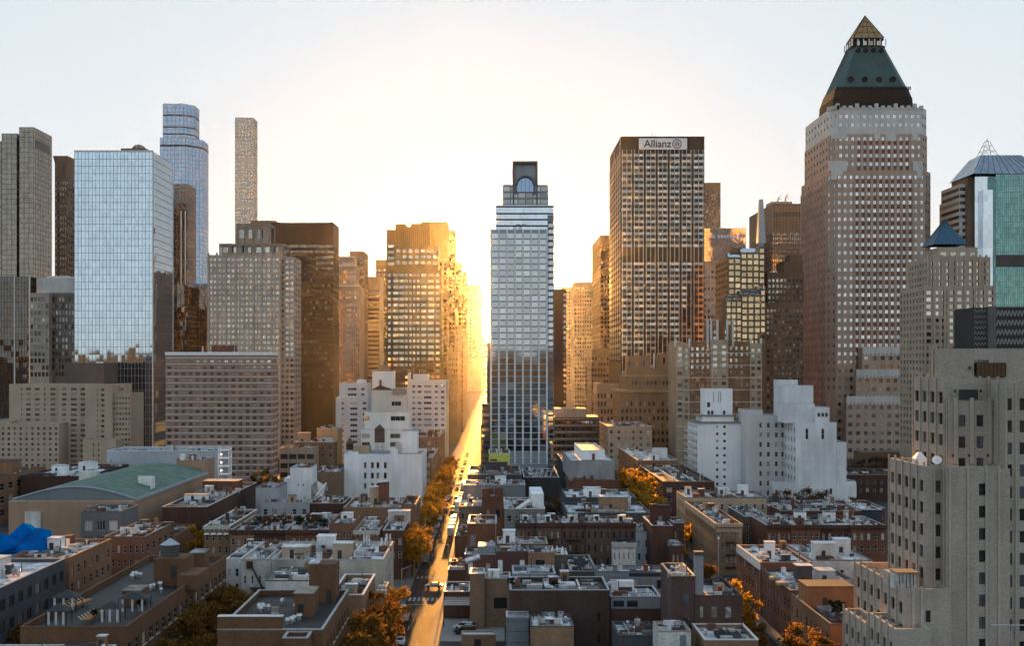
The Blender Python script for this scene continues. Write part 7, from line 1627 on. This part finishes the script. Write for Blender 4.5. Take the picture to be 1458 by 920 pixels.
def which(c, kk):
    used[(c, kk)] = used.get((c, kk), 0) + 1; k = used[(c, kk)]
    return {1: 'nearest', 2: 'second', 3: 'third', 4: 'fourth', 5: 'fifth', 6: 'sixth'}.get(k, 'number %d' % k)
for k in range(30):
    y = 352 + k * 8.5; kd, c = lane[(k * 5 + 3) % 8]
    nm = {'suv': 'tall car', 'sedan': 'car', 'van': 'box van'}[kd]
    car(kd, c, '%s %s at the left kerb of the sunlit street, %s of its kind' % (c, nm, which('L', (kd, c))), -20.35, y, 0, 'vehicles parked along the left kerb')
for k in range(20):
    y = 398 + k * 9.5; kd, c = lane[(k * 3 + 5) % 8] if k > 3 else ('van', 'white')
    nm = {'suv': 'tall car', 'sedan': 'car', 'van': 'box van'}[kd]
    car(kd, c, '%s %s at the right kerb of the sunlit street, %s of its kind' % (c, nm, which('R', (kd, c))), -14.8, y, 0, 'vehicles parked along the right kerb')
for k, (y, x, kd, c) in enumerate(((470, -16.8, 'sedan', 'yellow'), (505, -16.4, 'suv', 'black'), (560, -17.6, 'sedan', 'white'), (610, -17.5, 'sedan', 'yellow'), (650, -17.6, 'suv', 'silver'), (700, -17.4, 'sedan', 'yellow'), (760, -17.6, 'sedan', 'black'))):
    car(kd, c, '%s car driving in the sunlit street, %s from the camera' % (c, ORD[k]), x, y, 0, 'traffic in the sunlit street')
for k in range(9):
    x = 56.9 if k % 2 == 0 else 49.4; y = 232 + k * 13; kd, c = lane[(k * 3) % 8]
    if kd == 'van': kd = 'suv'
    car(kd, c, '%s car parked on the right street, %s at its %s kerb' % (c, ORD[k // 2], 'right' if x > 52 else 'left'), x, y, 0, 'cars parked on the right street')

# ------------------------------------------------------------------ street furniture
def lamp0():
    t = thing('street_lamp', 'x', 'street lamp', (0, 0, 0))
    b = MB(); b.cyl(0, 0, 0, 8.4, .13, .08, 8); b.build('pole', steel, t)
    b = MB(); b.bar((0, 0, 8.2), (1.9, 0, 8.9), .1); b.build('arm', steel, t)
    b = MB(); b.box(1.6, 2.4, -.14, .14, 8.82, 9.0); b.build('lamp_head', dkgrey, t)
    return t
LP = None
for k, (x, y, rz, lab) in enumerate(((-22.2, 284, 0, 'street lamp at the left end of the near crosswalk'), (-12.6, 322, math.pi, 'street lamp at the right end of the far crosswalk'), (-22.0, 375, 0, 'street lamp on the left pavement beyond the pale-walled corner house'), (-12.6, 395, math.pi, 'street lamp on the right pavement beside the low grey house'), (-22.0, 450, 0, 'street lamp on the left pavement below the white loft building'), (-12.6, 480, math.pi, 'street lamp on the right pavement by the yellow-green building'))):
    if LP is None: o = LP = lamp0()
    else: o = copy_tree(LP); ALL.append(o)
    o.location = (x, y, .13); o.rotation_euler = (0, 0, rz); o['label'] = lab; o['group'] = 'street lamps of the sunlit street'
t = thing('lamp_post', 'tall pale lamp post in front of the corner fire-escape house', 'lamp post', (wx(1023, 300), 300, 0))
b = MB(); b.cyl(wx(1023, 300), 300, 0, wz(768, 300), .22, .14, 8); b.build('pole', steel, t)
b = MB(); b.cyl(wx(1023, 300), 300, wz(768, 300), wz(765, 300), .3, .2, 8); b.build('lamp_head', white_m, t)
t = thing('pergola', 'slatted steel pergola over the parking lot edge beside the crosswalk', 'pergola', (-6.6, 262, 0))
for k in range(5): b = MB(); b.box(-11.3, -5.2, 260 + k * 2.0, 260.6 + k * 2.0, 4.6, 4.8); b.build('slat', steel, t)
for x in (-11.2, -5.4): b = MB(); b.box(x - .1, x + .1, 260, 260.2, 0, 4.58); b.build('post', black, t)
def antenna(label, px, py, Y, z0, h, n):
    x = wx(px, Y); t = thing('antenna_mast', label, 'antenna', (x, Y, z0))
    b = MB(); b.cyl(x, Y, z0, z0 + h, .09, .06, 6); b.build('mast', steel, t)
    for k in range(n): a = k * 6.283 / n; b = MB(); b.box(x + .6 * math.cos(a) - .14, x + .6 * math.cos(a) + .14, Y + .6 * math.sin(a) - .1, Y + .6 * math.sin(a) + .1, z0 + h - 1.6, z0 + h); b.build('panel_antenna', white_m, t)
    b = MB(); [b.bar((x, Y, z0 + h - 1), (x + .6 * math.cos(k * 6.283 / n), Y + .6 * math.sin(k * 6.283 / n), z0 + h - 1), .08) for k in range(n)]; b.build('bracket', steel, t)
antenna('cluster of white panel antennas above a red cone on the whitish building roof', 522, 770, 275, 13.2, 4.6, 4)
antenna('white panel antennas at the right roof edge of the whitish building', 552, 775, 284, 13.2, 3.6, 3)
antenna('second white panel antennas on the whitish building roof, just left of the edge ones', 545, 775, 280, 13.2, 3.2, 3)
antenna('white antenna mast on the right roof corner of the tan house with roof decks', 566, 715, 372, 13, 3.4, 3)
t = thing('vent_hood', 'big white metal ventilation hood behind the grey penthouse at lower right of centre', 'ventilation hood', (wx(888, 246), 246, 10.3))
x = wx(888, 246)
b = MB(); b.box(x - 1.6, x + 2.0, 245, 247, 10.3, 12.6); b.build('housing', white_m, t)
b = MB(); b.mesh([(x - 1.6, 245, 11.6), (x - 1.6, 247, 11.6), (x - 1.6, 247, 12.9), (x - 1.6, 245, 12.9), (x - 3.6, 245.6, 11.9), (x - 3.6, 246.4, 11.9)], [(0, 4, 3), (1, 2, 5), (3, 4, 5, 2), (0, 1, 5, 4)]); b.build('spout', white_m, t)
b = MB(); b.box(x - 1.2, x + 1.6, 244.93, 244.99, 10.6, 11.4); b.build('louvre', dkgrey, t)
# unseen jagged ridge added behind the viewpoint as a dark skyline for glass reflections
b = MB(); q = random.Random(8); n = 90; xs = [-3400 + 6800 * i / n for i in range(n + 1)]; hh = [60 + 22 * math.sin(i * .31) + (q.random() < .3) * q.uniform(10, 60) + q.uniform(-8, 8) for i in range(n + 1)]
for i in range(n):
    b.poly([(xs[i], -2700, hh[i]), (xs[i + 1], -2700, hh[i]), (xs[i + 1], -3100, hh[i]), (xs[i], -3100, hh[i])]); b.poly([(xs[i], -2700, 0), (xs[i + 1], -2700, 0), (xs[i + 1], -2700, hh[i]), (xs[i], -2700, hh[i])])
    if i: b.poly([(xs[i], -2700, hh[i - 1]), (xs[i], -2700, hh[i]), (xs[i], -3100, hh[i]), (xs[i], -3100, hh[i - 1])])
b.build('reflected_ridge', W('dark_ridge', (.025, .024, .024), .4))['kind'] = 'structure'
# ------------------------------------------------------------------ morning haze: one closed box of even air round the whole place
hm = bpy.data.materials.new('haze_air'); hm.use_nodes = True; hn = hm.node_tree
hn.nodes.remove(hn.nodes['Principled BSDF'])
pv_ = hn.nodes.new('ShaderNodeVolumePrincipled'); pv_.inputs['Density'].default_value = HAZE; pv_.inputs['Anisotropy'].default_value = 0.93
pv_.inputs['Color'].default_value = (.96, .93, .88, 1)
hn.links.new(pv_.outputs[0], hn.nodes['Material Output'].inputs['Volume'])
b = MB(); b.box(-3600, 3600, -3400, 7100, -1, 480); hz = b.build('haze', hm); hz['kind'] = 'stuff'
for o in bpy.data.objects:
    if 'o3' in o: del o['o3']
